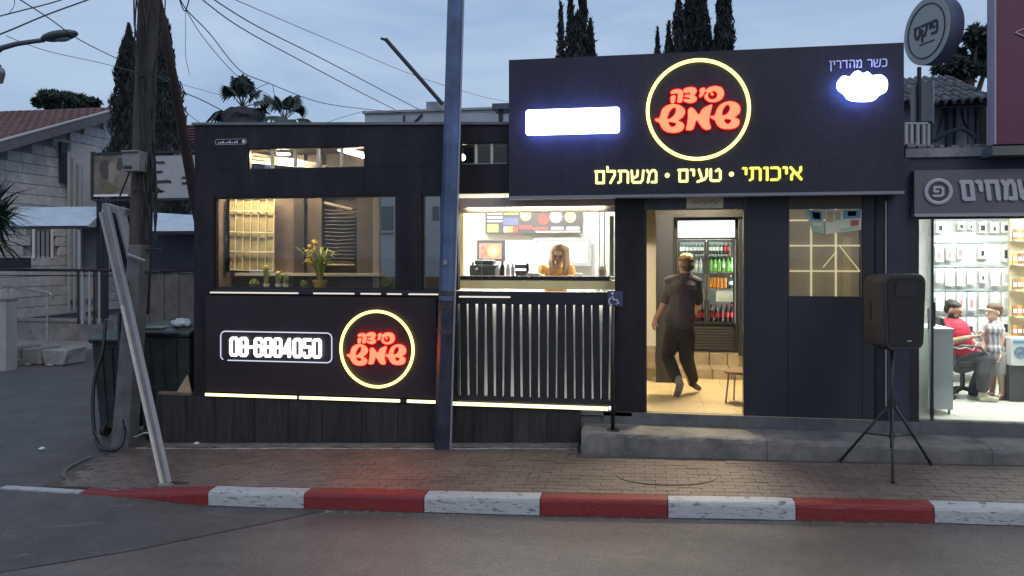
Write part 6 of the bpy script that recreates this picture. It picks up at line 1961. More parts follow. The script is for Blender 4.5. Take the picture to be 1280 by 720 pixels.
# yard building seen through the kiosk's open rear
yb = thing('yard_building', 'pale yard building seen through the right end of the big window', 'building', P(510, 400, 14.5))
Yy = 14.5
MB().box(X(440, Yy), X(575, Yy), Yy, Yy + 3, -.6, Z(510, 205, Yy)).build('wall', mat('yard wall grey', (.22, .24, .26), .8, var=.12, vscale=1.0), yb)
w1 = MB().box(X(477, Yy), X(492, Yy), Yy - .02, Yy - .002, Z(484, 288, Yy), Z(484, 258, Yy)).build('window', mat('dark window', (.03, .035, .05), .2), yb)
MB().box(X(476, Yy), X(493, Yy), Yy - .05, Yy - .021, Z(484, 291, Yy), Z(484, 288.2, Yy)).build('sill', CONC, w1)
MB().box(X(541, Yy), X(549, Yy), Yy - .02, Yy - .002, Z(545, 275, Yy), Z(545, 258, Yy)).build('window', mat('dark window', (.03, .035, .05), .2), yb)
cr_ = thing('reflection_car', 'white car set in the yard to stand for a reflection in the big window', 'car', P(484, 345, 12.5))  # solid car in the yard imitates a reflection in the pane
Yc = 12.6
def carpoly(): return [(-2.0, .30), (-1.95, .62), (-1.75, .86), (-1.1, .93), (-.55, 1.34), (.55, 1.38), (1.15, .98), (1.85, .86), (2.0, .62), (2.0, .30)]
cx2 = X(500, Yc)
MB().prism([(cx2 + a, -.55 + b_) for a, b_ in carpoly()], Yc, Yc + 1.6).build('body', mat('white car paint', (.55, .57, .60), .25), cr_, bevel=.04)
MB().prism([(cx2 + a, -.55 + b_) for a, b_ in [(-1.0, .93), (-.5, 1.28), (.5, 1.31), (1.0, .97)]], Yc - .008, Yc + 1.608).build('side_glass', mat('car glass', (.02, .025, .03), .1), cr_)
for sx in (-1.25, 1.25):
    for yy_ in (Yc - .03, Yc + 1.45):
        wh = MB().cone((cx2 + sx, yy_, -.25), (cx2 + sx, yy_ + .18, -.25), .32, .32, 18).build('wheel', RUBBER, cr_)
        MB().cone((cx2 + sx, yy_ - .01, -.25), (cx2 + sx, yy_, -.25), .19, .19, 12).build('rim', METAL, wh)

# ------------------------------------------------------------ potted plants on the veranda sill
def pot(name, label, px, py, Y, pr, ph, m):
    c = P(px, py, Y)
    t = thing(name, label, 'potted plant', c)
    MB().lathe(c, [(pr * .72, 0), (pr, ph * .85), (pr * 1.08, ph * .86), (pr * 1.08, ph)], 14).build('pot', m, t)
    MB().lathe(c + Vector((0, 0, ph - .004)), [(pr * .9, 0), (pr * .9, .006)], 12).build('soil', BARK, t)
    return t, c + Vector((0, 0, ph))
WPOT = mat('white pot', (.72, .70, .62), .5)
YPOT = mat('yellow wrapped pot', (.62, .42, .10), .5, var=.3, vscale=14, bump=.5)
YP = 8.95
sh_ = MB().box(xl + .10, X(500, 9.0), 8.70, 9.18, 1.30, 1.325).build('plant_shelf', mat('brown shelf', (.13, .095, .07), .5, var=.2), kiosk)
shz = 1.326
def at_shelf(px, Y): v = P(px, 340, Y); v.z = shz; return v
PLG = mat('lit green leaf', (.40, .42, .10), .6, var=.3, vscale=20)
FLW = mat('yellow flower', (.80, .52, .04), .6)
CAC = mat('cactus green', (.34, .40, .16), .7, var=.3, vscale=30, bump=.6, bscale=80)
def potc(name, label, px, Y, pr, ph, m):
    c = at_shelf(px, Y)
    t = thing(name, label, 'potted plant', c)
    MB().lathe(c, [(pr * .72, 0), (pr, ph * .85), (pr * 1.08, ph * .86), (pr * 1.08, ph)], 14).build('pot', m, t)
    return t, c + Vector((0, 0, ph))
t, c = potc('flowering_plant', 'flowering plant with long leaves in a yellow wrapped pot on the sill', 400, YP, .085, .10, YPOT)
rng = random.Random(2)
lf = MB()
for k in range(70):
    az = rng.uniform(0, 6.283); ln = rng.uniform(.24, .52); lean = rng.uniform(.1, .85)
    d = Vector((math.cos(az), math.sin(az), 0))
    pts = [c + d * .02, c + d * ln * lean * .3 + Vector((0, 0, ln * .5)), c + d * ln * lean * .75 + Vector((0, 0, ln * .80)), c + d * ln * lean * 1.15 + Vector((0, 0, ln * (.92 - lean * .35)))]
    sd_ = Vector((-d.y, d.x, 0)) * .011
    v = []
    for i, p in enumerate(pts):
        w_ = (1, 1.2, .9, .1)[i]
        v += [p - sd_ * w_, p + sd_ * w_]
    lf.add(v, [(0, 1, 3, 2), (2, 3, 5, 4), (4, 5, 7, 6)])
lf.build('foliage', PLG, t)
for k in range(16):
    p = P(rng.uniform(383, 397), rng.uniform(301, 330), YP + rng.uniform(-.05, .05))
    MB().ball(p, rng.uniform(.020, .036), 7, sc=(1, 1, .7)).build('flower', FLW, t)
# cacti in white pots
for px, hh, lab, flowers in ((333, .20, 'tall thin cactus in the leftmost white pot on the sill', True), (348, .13, 'small green cactus in the middle white pot', True), (357, .12, 'round topped cactus in the third white pot from left', False)):
    t, c = potc('cactus', lab, px, YP - .05, .040, .055, WPOT)
    MB().lathe(c, [(.018, 0), (.032, hh * .3), (.034, hh * .65), (.018, hh * .95), (.004, hh)], 12).build('stem', CAC, t, smooth=True)
    for k in range(5):
        a = k * 1.3
        MB().ball(c + Vector((.03 * math.cos(a), .03 * math.sin(a), hh * (.55 + .1 * k))), .014, 7).build('offset', CAC, t)
    if flowers:
        MB().ball(c + Vector((0, 0, hh + .01)), .030, 8, sc=(1.3, 1, .5)).build('flower', FLW, t)
for px, r_, lab in ((318, .055, 'round spiny plant at the left end of the sill'), (380, .050, 'small round clipped plant left of the flowering plant'), (484, .070, 'green ball shaped plant at the right end of the big window')):
    c = at_shelf(px, YP - .04)
    t = thing('ball_plant', lab, 'plant', c)
    MB().lathe(c, [(r_ * .5, 0), (r_ * .6, .025)], 10).build('saucer', BARK, t)
    rng = random.Random(int(px)); pts = []
    for k in range(420):
        v = Vector((rng.gauss(0, 1), rng.gauss(0, 1), rng.gauss(0, 1))).normalized()
        pts.append(c + Vector((0, 0, r_ * 1.05)) + v * r_ * rng.uniform(.75, 1.02))
    leaves(pts, .014, t, CAC if px < 400 else mat('ball green', (.14, .22, .05), .6, var=.3), rng, 'foliage')

# ------------------------------------------------------------ far left: stone house
XH = -20.0
def YonX(px, xp=XH):
    u = (px - 640) / 960.0
    k = (-SY + u * CY) / (CY + u * SY)
    return xp / k
def PX(px, py, xp=XH): return P(px, py, YonX(px, xp))
house = thing('stone_house', 'pale stone house with tiled gable roof across the side street', 'house', (XH, 20, -.6))
SW = mat('house wall bed', (.30, .31, .32), .9, var=.2)
STONE = mat('pale house stones', (.44, .45, .46), .85, col2=(.60, .60, .60), vscale=4, bump=.6, bscale=14, objvar=.10)
Y0h, Y1h, Yap = 20.0, 31.5, 26.5
z_near, z_ap = 4.76, 7.20
def rake(y): return z_near + (z_ap - z_near) * (y - Y0h) / (Yap - Y0h) if y < Yap else z_ap - (z_ap - 5.2) * (y - Yap) / (Y1h - Yap)
mb = MB()
poly = [(Y0h, -.7), (Y1h, -.7), (Y1h, rake(Y1h)), (Yap, z_ap), (Y0h, z_near)]
mb.add([(XH - .15, y, z) for y, z in poly] + [(XH - 9, y, z) for y, z in poly], [(0, 1, 2, 3, 4), (9, 8, 7, 6, 5)] + [(i, (i + 1) % 5 , (i + 1) % 5 + 5, i + 5) for i in range(5)])
o = mb.build('wall', SW, house); flip(o)
# the stones of the gable wall, each a block of its own, rows breaking joint
sm_ = unit_box('stone', STONE, .03)
pl = []
rng = random.Random(4)
openings = [(YonX(66), YonX(43), Z(53, 322, YonX(53)), Z(53, 288, YonX(53))), ]
z = -.3; r_ = 0
while z < 7.0:
    h_ = .34
    y = Y0h + rng.uniform(-.3, 0)
    while y < 30.6:
        w_ = rng.uniform(.42, .72)
        yc, zc = y + w_ / 2, z + h_ / 2
        if yc > 20.2 and zc + h_ * .5 < rake(yc) - .12 and not any(a - .2 < yc < b_ + .2 and c_ - .1 < zc < d_ + .1 for b_, a, c_, d_ in [(max(o_[:2]), min(o_[:2]), o_[2], o_[3]) for o_ in openings]):
            pl.append(((XH - .11 + rng.uniform(0, .015), yc, zc), (0, 0, 0), (.12, w_ - .018, h_ - .018)))
        y += w_
    z += h_; r_ += 1
print('stones', len(pl))
pl.sort(key=lambda q: q[0][1])
pieces('stone', sm_, pl[:300], house)
rest_ = MB()
for (x_, y_, z_), _, (a_, b_, c_) in pl[300:]: rest_.box(x_ - a_ / 2, x_ + a_ / 2, y_ - b_ / 2, y_ + b_ / 2, z_ - c_ / 2, z_ + c_ / 2)
if rest_.v: stuff(rest_.build('far_stonework', STONE, house))
oy0, oy1 = sorted(openings[0][:2]); oz0, oz1 = openings[0][2:]
w1 = MB().box(XH - .10, XH - .06, oy0 + .04, oy1 - .04, oz0 + .04, oz1 - .04).build('window', mat('pale shutter', (.40, .42, .44), .6), house)
MB().box(XH - .06, XH - .0, oy0 - .03, oy0 + .039, oz0 - .03, oz1 + .03).build('frame', WHITEW, w1); MB().box(XH - .06, XH - .0, oy1 - .039, oy1 + .03, oz0 - .03, oz1 + .03).build('frame', WHITEW, w1)
for k in range(4):
    y = oy0 + (oy1 - oy0) * (k + .5) / 4
    MB().box(XH - .05, XH - .02, y - .012, y + .012, oz0, oz1).build('bar', DMETAL, w1)
# dark upright and pale pilaster
MB().box(XH, XH + .10, YonX(78) - .18, YonX(78) + .12, Z(78, 228, YonX(78)), Z(78, 178, YonX(78))).build('dark_shutter', mat('dark shutter', (.03, .035, .05), .6), house)
MB().box(XH, XH + .16, YonX(84), YonX(112), .2, rake(YonX(84)) - .5).build('pilaster', mat('smooth stone', (.46, .47, .48), .85, var=.15, vscale=3), house)
for px in (79, 86, 93):
    MB().cone((XH + .22, YonX(px), -.2), (XH + .22, YonX(px), Z(px, 190 + (px - 79), YonX(px))), .05, .05, 8).build('downpipe', mat('pale downpipe', (.34, .36, .38), .5), house)
# roof: tiled slope facing the street, fascia boards along the gable
FAS = mat('grey fascia', (.13, .135, .15), .7, var=.15)
def slope(name, ya, za, yb_, zb2, th, m, x1=XH + .45, x0=XH - 9.5):
    mb = MB(); mb.add([(x0, ya, za), (x1, ya, za), (x1, yb_, zb2), (x0, yb_, zb2), (x0, ya, za - th), (x1, ya, za - th), (x1, yb_, zb2 - th), (x0, yb_, zb2 - th)],
           [(0, 1, 2, 3), (7, 6, 5, 4), (0, 4, 5, 1), (1, 5, 6, 2), (2, 6, 7, 3), (3, 7, 4, 0)])
    o = mb.build(name, m, house); flip(o); return o
slope('roof_slope', Y0h - .5, z_near + .02, Yap, z_ap + .22, .10, mat('roof under', (.05, .04, .04), .9))
slope('roof_slope', Yap, z_ap + .22, Y1h + .4, rake(Y1h) + .0, .10, mat('roof under', (.05, .04, .04), .9))
RT = mat('red brown tiles', (.085, .045, .042), .85, col2=(.15, .085, .075), vscale=3, bump=.4)
# tile courses: overlapping ribbed rows, too many to pick apart
mb = MB()
nr = 17
for r_ in range(nr):
    t0_, t1_ = r_ / nr, (r_ + 1.15) / nr
    ya, yb_ = Y0h - .5 + (Yap - Y0h + .5) * t0_, Y0h - .5 + (Yap - Y0h + .5) * min(1, t1_)
    za, zb2 = z_near + .10 + (z_ap + .20 - z_near) * t0_, z_near + .05 + (z_ap + .20 - z_near) * min(1, t1_)
    nxx = 120
    v = []
    for i in range(nxx + 1):
        x = XH - 9.4 + (9.84) * i / nxx
        w_ = .035 * math.sin(i * 1.6)
        v += [(x, ya, za + w_), (x, yb_, zb2 + w_), (x, ya + .01, za - .09)]
    mb.add(v, [(3 * i, 3 * i + 3, 3 * i + 4, 3 * i + 1) for i in range(nxx)] + [(3 * i + 2, 3 * i + 5, 3 * i + 3, 3 * i) for i in range(nxx)])
stuff(mb.build('tile_course', RT, house))
def fasc(ya, za, yb_, zb2, h_=.32):
    mb = MB(); mb.add([(XH + .46, ya, za), (XH + .46, yb_, zb2), (XH + .46, yb_, zb2 - h_), (XH + .46, ya, za - h_), (XH + .52, ya, za), (XH + .52, yb_, zb2), (XH + .52, yb_, zb2 - h_), (XH + .52, ya, za - h_)],
           [(0, 1, 2, 3), (7, 6, 5, 4), (0, 4, 5, 1), (1, 5, 6, 2), (2, 6, 7, 3), (3, 7, 4, 0)])
    o = mb.build('fascia', FAS, house); flip(o)
    mb = MB().cone((XH + .50, ya, za + .04), (XH + .50, yb_, zb2 + .04), .045, .045, 6); mb.build('verge_trim', mat('pale verge', (.42, .44, .46), .6), house)
fasc(Y0h - .5, z_near + .08, Yap, z_ap + .26); fasc(Yap + .01, z_ap + .25, Y1h + .4, rake(Y1h) + .04)
# second roof to the right
h2 = thing('tiled_house', 'red tiled roof with a pale gable just right of the utility pole', 'house', P(222, 200, 24))
Y2 = 24
MB().prism([(X(190, Y2), -.6), (X(262, Y2), -.6), (X(262, Y2), Z(225, 190, Y2)), (X(190, Y2), Z(225, 190, Y2))], Y2, Y2 + 5).build('wall', PB2, h2)
mb = MB(); ra = [P(190, 192, Y2 - .4), P(268, 192, Y2 - .4), P(262, 156, Y2 + 2.5), P(205, 156, Y2 + 2.5)]
mb.add(ra + [p + Vector((0, .1, -.12)) for p in ra], [(0, 1, 2, 3), (7, 6, 5, 4), (0, 4, 5, 1), (1, 5, 6, 2), (2, 6, 7, 3), (3, 7, 4, 0)])
o = mb.build('roof', RT, h2); flip(o)
mb = MB()
for k in range(10):
    t_ = k / 10
    mb.cone(ra[0].lerp(ra[3], t_) + Vector((0, -.02, .03)), ra[1].lerp(ra[2], t_) + Vector((0, -.02, .03)), .035, .035, 5)
stuff(mb.build('tile_course', RT, h2))
gp_ = [P(196, 193, Y2 - 1.2), P(222, 193, Y2 - 1.2), P(203, 171, Y2 - 1.2)]
MB().prism([(p.x, p.z) for p in gp_], Y2 - 1.2, Y2 - .5).build('gable', mat('gable white', (.42, .43, .44), .8), h2)
MB().cone(P(196, 168, Y2 - 1.25), P(222, 194, Y2 - 1.25), .08, .08, 4).build('verge_board', FAS, h2)

# billboard
Yb = 19.0
bbd = thing('billboard', 'framed billboard with a brown picture on the left and white text panel on the right', 'billboard', P(180, 340, Yb))
zt2, zb2 = lambda px: Z(px, 192 if px < 190 else 194, Yb), lambda px: Z(px, 247, Yb)
MB().box(X(117, Yb), X(178, Yb), Yb, Yb + .08, Z(147, 246, Yb), Z(147, 192, Yb)).build('picture_panel', mat('billboard picture', (.10, .085, .07), .6, col2=(.24, .20, .17), vscale=1.8), bbd)
MB().box(X(178.5, Yb), X(244, Yb), Yb, Yb + .08, Z(210, 247.5, Yb), Z(210, 194.5, Yb)).build('text_panel', mat('billboard white', (.34, .35, .37), .6, var=.06), bbd)
DF = mat('dark frame', (.018, .018, .022))
MB().box(X(114, Yb), X(117, Yb), Yb - .03, Yb + .1, Z(147, 250, Yb), Z(147, 189, Yb)).build('frame_bar', DF, bbd)
MB().box(X(117.2, Yb), X(244, Yb), Yb - .03, Yb + .1, Z(180, 192, Yb) + .0, Z(180, 189.5, Yb)).build('frame_bar', DF, bbd)
MB().box(X(117.2, Yb), X(244, Yb), Yb - .03, Yb + .1, Z(180, 251, Yb), Z(180, 248, Yb)).build('frame_bar', DF, bbd)
MB().box(X(117.5, Yb), X(160, Yb), Yb - .012, Yb - .002, Z(140, 245.5, Yb), Z(140, 243, Yb)).build('lower_band', WHITEW, bbd)
rng = random.Random(8)
for k, (px, py, rx_, ry_, m) in enumerate(((131, 212, 8, 14, mat('picture dark', (.06, .055, .05), .6)), (140, 216, 6, 15, mat('picture tan', (.26, .21, .17), .6)), (137, 236, 12, 6, mat('picture olive', (.13, .12, .06), .6)), (150, 205, 5, 9, mat('picture dark', (.06, .055, .05), .6)))):
    c = P(px, py, Yb); mpp = Yb / CY / 960
    pts = [(c.x + rx_ * mpp * (1 + .2 * math.sin(3 * a + k)) * math.cos(a), c.z + ry_ * mpp * math.sin(a)) for a in [R(20 * i) for i in range(18)]]
    MB().prism(pts, Yb - .004 - k * .002, Yb - .001).build('printed_shape', m, bbd)
for (px0, px1, py, h_) in ((193, 206, 203, 3), (194, 203, 215, 3), (193, 214, 227, 4), (228, 236, 222, 3), (228, 236, 229, 3), (192, 200, 236, 2)):
    mb = MB(); n = int((px1 - px0) / 2.2); pts = []
    for i in range(n * 3 + 1):
        px = px0 + (px1 - px0) * i / (n * 3)
        p = P(px, py + h_ * .5 * math.sin(i * 2.0 + px0), Yb); pts.append((p.x, Yb - .006, p.z))
    mb.tube(pts, .022, 4); mb.build('handwritten_line', INK, bbd)
for px in (119, 240):
    MB().box(X(px, Yb) - .05, X(px, Yb) + .05, Yb + .11, Yb + .2, -.6, Z(180, 195, Yb)).build('leg', DMETAL, bbd)

# awnings
def awning(label, nl, nr_, fr_, fl, Yn, Yf, posts, m):
    t = thing('awning', label, 'awning', P((nl[0] + nr_[0]) / 2, nl[1], Yn))
    q = [P(*nl, Yn), P(*nr_, Yn), P(*fr_, Yf), P(*fl, Yf)]
    mb = MB(); mb.add(q + [p + Vector((0, 0, -.03)) for p in q], [(0, 1, 2, 3), (7, 6, 5, 4), (0, 4, 5, 1), (1, 5, 6, 2), (2, 6, 7, 3), (3, 7, 4, 0)])
    o = mb.build('sheet', m, t); flip(o)
    MB().box(q[0].x, q[1].x, Yn - .03, Yn - .004, q[0].z - .10, q[0].z - .02).build('edge_beam', DMETAL, t)
    for px in posts:
        MB().cone((X(px, Yn), Yn + .03, -.6), (X(px, Yn), Yn + .03, q[0].z - .1), .04, .04, 8).build('post', mat('pale post blue', (.30, .33, .36), .5), t)
    return t
AWM = mat('white awning', (.46, .54, .62), .5, var=.12, vscale=3)
awning('white sloping awning on slim posts at the left behind the spiky plant', (8, 282), (110, 282), (135, 258), (24, 259), 18.3, 20.2, (98,), AWM)
awning('white sloping awning between the utility pole and the kiosk', (174, 288), (252, 292), (246, 269), (180, 265), 16.6, 18.0, (), AWM)
# stalls under the awnings
t = thing('market_stall', 'grey market stall panels under the left awning', 'stall', P(112, 400, 19.5))
MB().box(X(104, 19.5), X(128, 19.5), 19.5, 19.6, Z(115, 340, 19.5), Z(115, 284, 19.5)).build('panel', mat('stall grey', (.12, .125, .13), .7, var=.2), t)
MB().box(X(128.3, 19.5), X(133, 19.5), 19.4, 19.6, -.6, Z(115, 282, 19.5)).build('upright', DMETAL, t)
MB().box(X(101, 19.5), X(103.8, 19.5), 19.4, 19.6, -.6, Z(115, 282, 19.5)).build('upright', mat('pale post blue', (.3, .33, .36)), t)
t = thing('dark_shelter', 'dark shelter front under the right awning with a corrugated lower wall', 'shelter', P(205, 410, 17.4))
MB().box(X(163, 17.4), X(262, 17.4), 17.4, 17.46, Z(205, 338, 17.4), Z(205, 280, 17.4)).build('upper_panel', mat('shelter navy', (.020, .025, .045), .6, var=.4, vscale=1.5), t)
cw = mat('corrugated grey', (.10, .095, .095), .75, var=.25, vscale=3)
x0, x1 = X(150, 17.2), X(262, 17.2)
for k in range(12):
    a = x0 + (x1 - x0) * k / 12
    MB().box(a + .004, a + (x1 - x0) / 12 - .004, 17.2 - .02 * (k % 2), 17.28, -.65, Z(205, 341, 17.2)).build('panel_rib', cw, t)
MB().cone(P(140, 338, 17.15), P(262, 339, 17.15), .035, .035, 8).build('top_rail', DMETAL, t)
# street railing and fence posts behind
fn = thing('dark_fence', 'dark metal fence with a long top rail running in front of the stone house', 'fence', P(60, 405, 17.6))
MB().cone(P(-10, 337, 17.6), P(142, 338, 17.6), .04, .04, 8).build('top_rail', DMETAL, fn)
MB().cone(P(-10, 344, 17.6), P(142, 345, 17.6), .015, .015, 6).build('lower_rail', DMETAL, fn)
for px in (98, 103, 112, 118, 124, 129):
    MB().cone(P(px, 405, 17.6), P(px, 338, 17.6), .03, .03, 6).build('fence_post', DMETAL if px in (98, 118, 129) else mat('pale post blue', (.3, .33, .36)), fn)
pl_ = thing('planter_box', 'black planter box hanging on the fence beside the spiky plant', 'planter', P(24, 336  , 17.5))
MB().box(X(11  , 17.5), X(37  , 17.5), 12.6  , 17.55, Z(24, 335  , 17.5), Z(24, 322  , 17.5)).build('box', BLACKPL, pl_)
# low wall and hand railing on the far side of the street
lw = thing('low_wall', 'low grey plastered wall behind the side street', 'wall', P(60, 425, 18.0))
for a, b_ in ((-20, 14), (14.2, 58), (58.2, 96), (96.2, 132)):
    MB().box(X(a, 18), X(b_, 18), 18.0, 18.3, -.7, Z(70, 402, 18)).build('wall_block', CONC if a % 2 else CONCD, lw)
MB().box(X(-20, 18) , X(132, 18), 17.96, 18.34, Z(70, 402, 18) + .002, Z(70, 399, 18)).build('coping', CONC, lw)
hr_ = thing('ramp_handrail', 'galvanised ramp handrail in front of the low wall at the far left', 'handrail', P(40, 430, 17.0))
MB().tube([P(-10, 354, 17.0), P(10, 358, 17.0), P(35, 362, 17.0), P(62, 366, 17.0), P(66, 371, 17.0)], .03, 8).build('rail', METAL, hr_, smooth=True)
for px, a in ((10, 358), (59, 366)):
    MB().cone(P(px, a, 17.0), P(px, 428, 17.0), .03, .03, 8).build('post', METAL, hr_)
# far pavement, and broken kerb blocks beside it
def slab_(name, poly, z0, z1, m):
    n = len(poly)
    o = MB().add([(x, y, z0) for x, y in poly] + [(x, y, z1) for x, y in poly], [tuple(range(n)), tuple(range(2 * n - 1, n - 1, -1))] + [(i, i + n, (i + 1) % n + n, (i + 1) % n) for i in range(n)]).build(name, m)
    flip(o); return struct(o)
def GP(px, py, z=-.61):
    d = (CAMZ - z) * 960 / (py - 321); u = (px - 640) / 960.0
    return (d * (-SY + u * CY), d * (CY + u * SY))
fpoly = [GP(-60, 470), GP(0, 461), GP(60, 450), GP(116, 442), GP(140, 432), (GP(140, 432)[0] + 1.2, 26), (-34, 26), (-34, 14)]
slab_('far_pavement', fpoly, -.64, -.50, mat('far pavement', (.22, .21, .195), .85, var=.2, vscale=1.5))
kp = fpoly[:5]
fk = struct(MB().box(-30, -29, 30, 31, -.68, -.66).build('far_kerb', CONC))
for i in range(4):
    (xa_, ya_), (xb_, yb2) = kp[i], kp[i + 1]
    n_ = max(1, int(math.hypot(xb_ - xa_, yb2 - ya_) / 1.0))
    for k in range(n_):
        t0_, t1_ = k / n_ + .004, (k + 1) / n_ - .004
        p_, q_ = (xa_ + (xb_ - xa_) * t0_, ya_ + (yb2 - ya_) * t0_), (xa_ + (xb_ - xa_) * t1_, ya_ + (yb2 - ya_) * t1_)
        mb = MB().hexa([(p_[0], p_[1] - .14, -.66), (q_[0], q_[1] - .14, -.66), (q_[0], q_[1] - .12, -.49), (p_[0], p_[1] - .12, -.49)], [(p_[0], p_[1] - .003, -.66), (q_[0], q_[1] - .003, -.66), (q_[0], q_[1] - .003, -.49), (p_[0], p_[1] - .003, -.49)])
        mb.build('kerbstone', CONC, fk)
for i, (a, b_, py0, py1, m, lab) in enumerate(((8, 26, 435, 461, CONCD, 'dark broken concrete block nearest the white bollard'), (27, 50, 433, 460, CONC, 'broken grey concrete block in the middle of the kerb pile'), (51, 82, 436, 456, mat('white block', (.24, .25, .25), .8, var=.25), 'whitish rounded kerb block at the street corner'))):
    t = thing('concrete_block', lab, 'block', P((a + b_) / 2, py1, 14.6))
    rng = random.Random(i)
    x0, x1 = X(a, 14.6), X(b_, 14.6); z1 = Z(40, py0, 14.6)
    mb = MB(); mb.box(x0, x1, 14.6, 15.2, -.62, z1)
    mb.v = [(v[0] + rng.uniform(-.04, .04), v[1] + rng.uniform(-.05, .05), v[2] + (rng.uniform(-.06, .02) if v[2] > -.5 else 0)) for v in mb.v]
    mb.build('block', m, t, bevel=.03)
    MB().ball(((x0 + x1) / 2, 14.5, -.60), .06, 8, sc=(1.6, 1, .6)).build('rubble', CONC, t)
wp = thing('white_bollard', 'white square bollard at the far left edge of the street', 'bollard', P(0, 462, 13.7))
MB().box(X(-14, 13.7), X(7, 13.7), 13.7, 14.0, -.64, Z(0, 376, 13.7)).build('shaft', mat('bollard white', (.30, .31, .31), .6, var=.12, vscale=3), wp, bevel=.01)
MB().box(X(-15, 13.7), X(8, 13.7), 13.68, 14.02, Z(0, 376, 13.7) + .002, Z(0, 373, 13.7)).build('cap', CONC, wp)

# spiky yucca
yu = thing('yucca_plant', 'dark green spiky yucca leaning into the picture at the left edge', 'plant', P(-14, 440, 10.2))
MB().cone(P(-16, 460, 10.2), P(-14, 285, 10.2), .12, .09, 8).build('trunk', BARK, yu)
rng = random.Random(12)
c = P(-9, 272, 10.2)
YM = mat('yucca leaf', (.030, .055, .035), .45, var=.3, vscale=6)
for k in range(190):
    az = rng.uniform(0, 6.283); el = rng.uniform(-.95, 1.35)
    d = Vector((math.cos(az) * math.cos(el), math.sin(az) * math.cos(el), math.sin(el)))
    L_ = rng.uniform(.50, .78)
    sd_ = d.cross(Vector((0, 0, 1))).normalized() * .030
    p0 = c + Vector((0, 0, rng.uniform(-.3, .2)))
    p1 = p0 + d * L_ * .5; p2 = p0 + d * L_ + Vector((0, 0, -.10 * L_))
    up_ = sd_.cross(d).normalized() * .006
    mb = MB().add([p0 - sd_ * .5, p0 + sd_ * .5, p1 + sd_, p1 - sd_, p2, p1 + up_], [(0, 1, 2, 5), (0, 5, 3), (2, 4, 5), (5, 4, 3)])
    mb.build('leaf', YM, yu)

# ------------------------------------------------------------ utility pole with concrete stub, strut and leaning profile
UP = thing('utility_pole', 'weathered wooden utility pole strapped to a leaning concrete stub', 'utility pole', P(150, 565, 8.3))
q0, q1, q2 = P(148, 566, 8.25), P(168, 306, 8.35), P(167, 330, 8.55)
mb = MB()
def quadpost(mb, a, b_, wa, wb_, d_):
    mb.hexa([(a.x - wa, a.y, a.z), (a.x + wa, a.y, a.z), (b_.x + wb_, b_.y, b_.z), (b_.x - wb_, b_.y, b_.z)],
            [(a.x - wa, a.y + d_, a.z), (a.x + wa, a.y + d_, a.z), (b_.x + wb_, b_.y + d_, b_.z), (b_.x - wb_, b_.y + d_, b_.z)])
a_ = Vector(q0); a_.z = -.66
quadpost(mb, a_, q1, .115, .085, .2)
mb.build('concrete_stub', mat('stub concrete', (.105, .105, .11), .85, var=.25, vscale=4, bump=.4), UP, bevel=.01)
top = P(187, -190, 8.6)
MB().tube([P(172, 392, 8.62), P(176, 300, 8.6), P(180, 150, 8.6), P(186, 0, 8.6), top], [.135, .13, .125, .12, .11], 14).build('wooden_shaft', WOODP, UP, smooth=True)
for py in (97, 238, 312, 340):
    x_ = 167 + (340 - py) * .055
    c = P(x_ + 8, py, 8.5)
    MB().tube([Vector((c.x, 8.58, c.z)) + Vector((.17 * math.cos(a), .17 * math.sin(a), 0)) for a in [R(30 * k) for k in range(12)]], .012, 5, closed=True).build('strap', DMETAL, UP)
# power and telephone cables running down the pole
CBL = mat('cable black', (.012, .012, .014), .5)
rng = random.Random(31)
for k in range(9):
    pts = []
    x_b = rng.uniform(178, 200); x_t = x_b - 6 + rng.uniform(-2, 8)
    for j in range(12):
        t_ = j / 11
        pts.append(P(x_b + (x_t - x_b) * t_ + rng.uniform(-2.2, 2.2) + 4 * math.sin(t_ * 5 + k), 300 - 330 * t_, 8.42 + rng.uniform(-.03, .03)))
    MB().tube(pts, rng.uniform(.006, .014), 5).build('cable', CBL, UP)
MB().tube([P(200, 60, 8.4), P(206, 20, 8.4), P(207, -10, 8.4)], .008, 5).build('cable', CBL, UP)
MB().tube([P(168, 70, 8.4), P(169, 30, 8.4), P(171, -10, 8.4)], .010, 5).build('cable', CBL, UP)
MB().tube([P(150, 245, 8.4), P(162, 215, 8.35), P(164, 185, 8.35)], .012, 5).build('cable', CBL, UP)
eb = thing('meter_box', 'pale grey electric box fixed on the utility pole', 'box', P(164, 215, 8.3))
MB().box(X(153, 8.3), X(173.5, 8.3), 8.30, 8.46, Z(163, 214, 8.3), Z(163, 190, 8.3)).build('casing', mat('box grey', (.20, .20, .205), .6, var=.1), eb, bevel=.008)
MB().box(X(154, 8.29), X(164, 8.29), 8.292, 8.299, Z(160, 211, 8.3), Z(160, 207, 8.3)).build('plate', INK, eb)
MB().box(X(153.5, 8.3), X(173, 8.3), 8.27, 8.47, Z(163, 190, 8.3) + .001, Z(163, 188, 8.3)).build('lid', mat('box grey', (.2, .2, .2)), eb)
st_ = thing('pole_strut', 'brown wooden strut slanting from the utility pole down behind the kiosk', 'strut', Vector((-7.2, 12.6, -.6)))
MB().tube([P(190, -40, 8.8), P(217, 100, 9.7), P(243, 246, 10.8), Vector((-6.95, 12.2, -.65))], [.045, .062, .080, .10], 12).build('shaft', mat('brown strut wood', (.045, .030, .028), .85, var=.4, vscale=5, stretch=(5, 5, .5), bump=.4), st_, smooth=True)
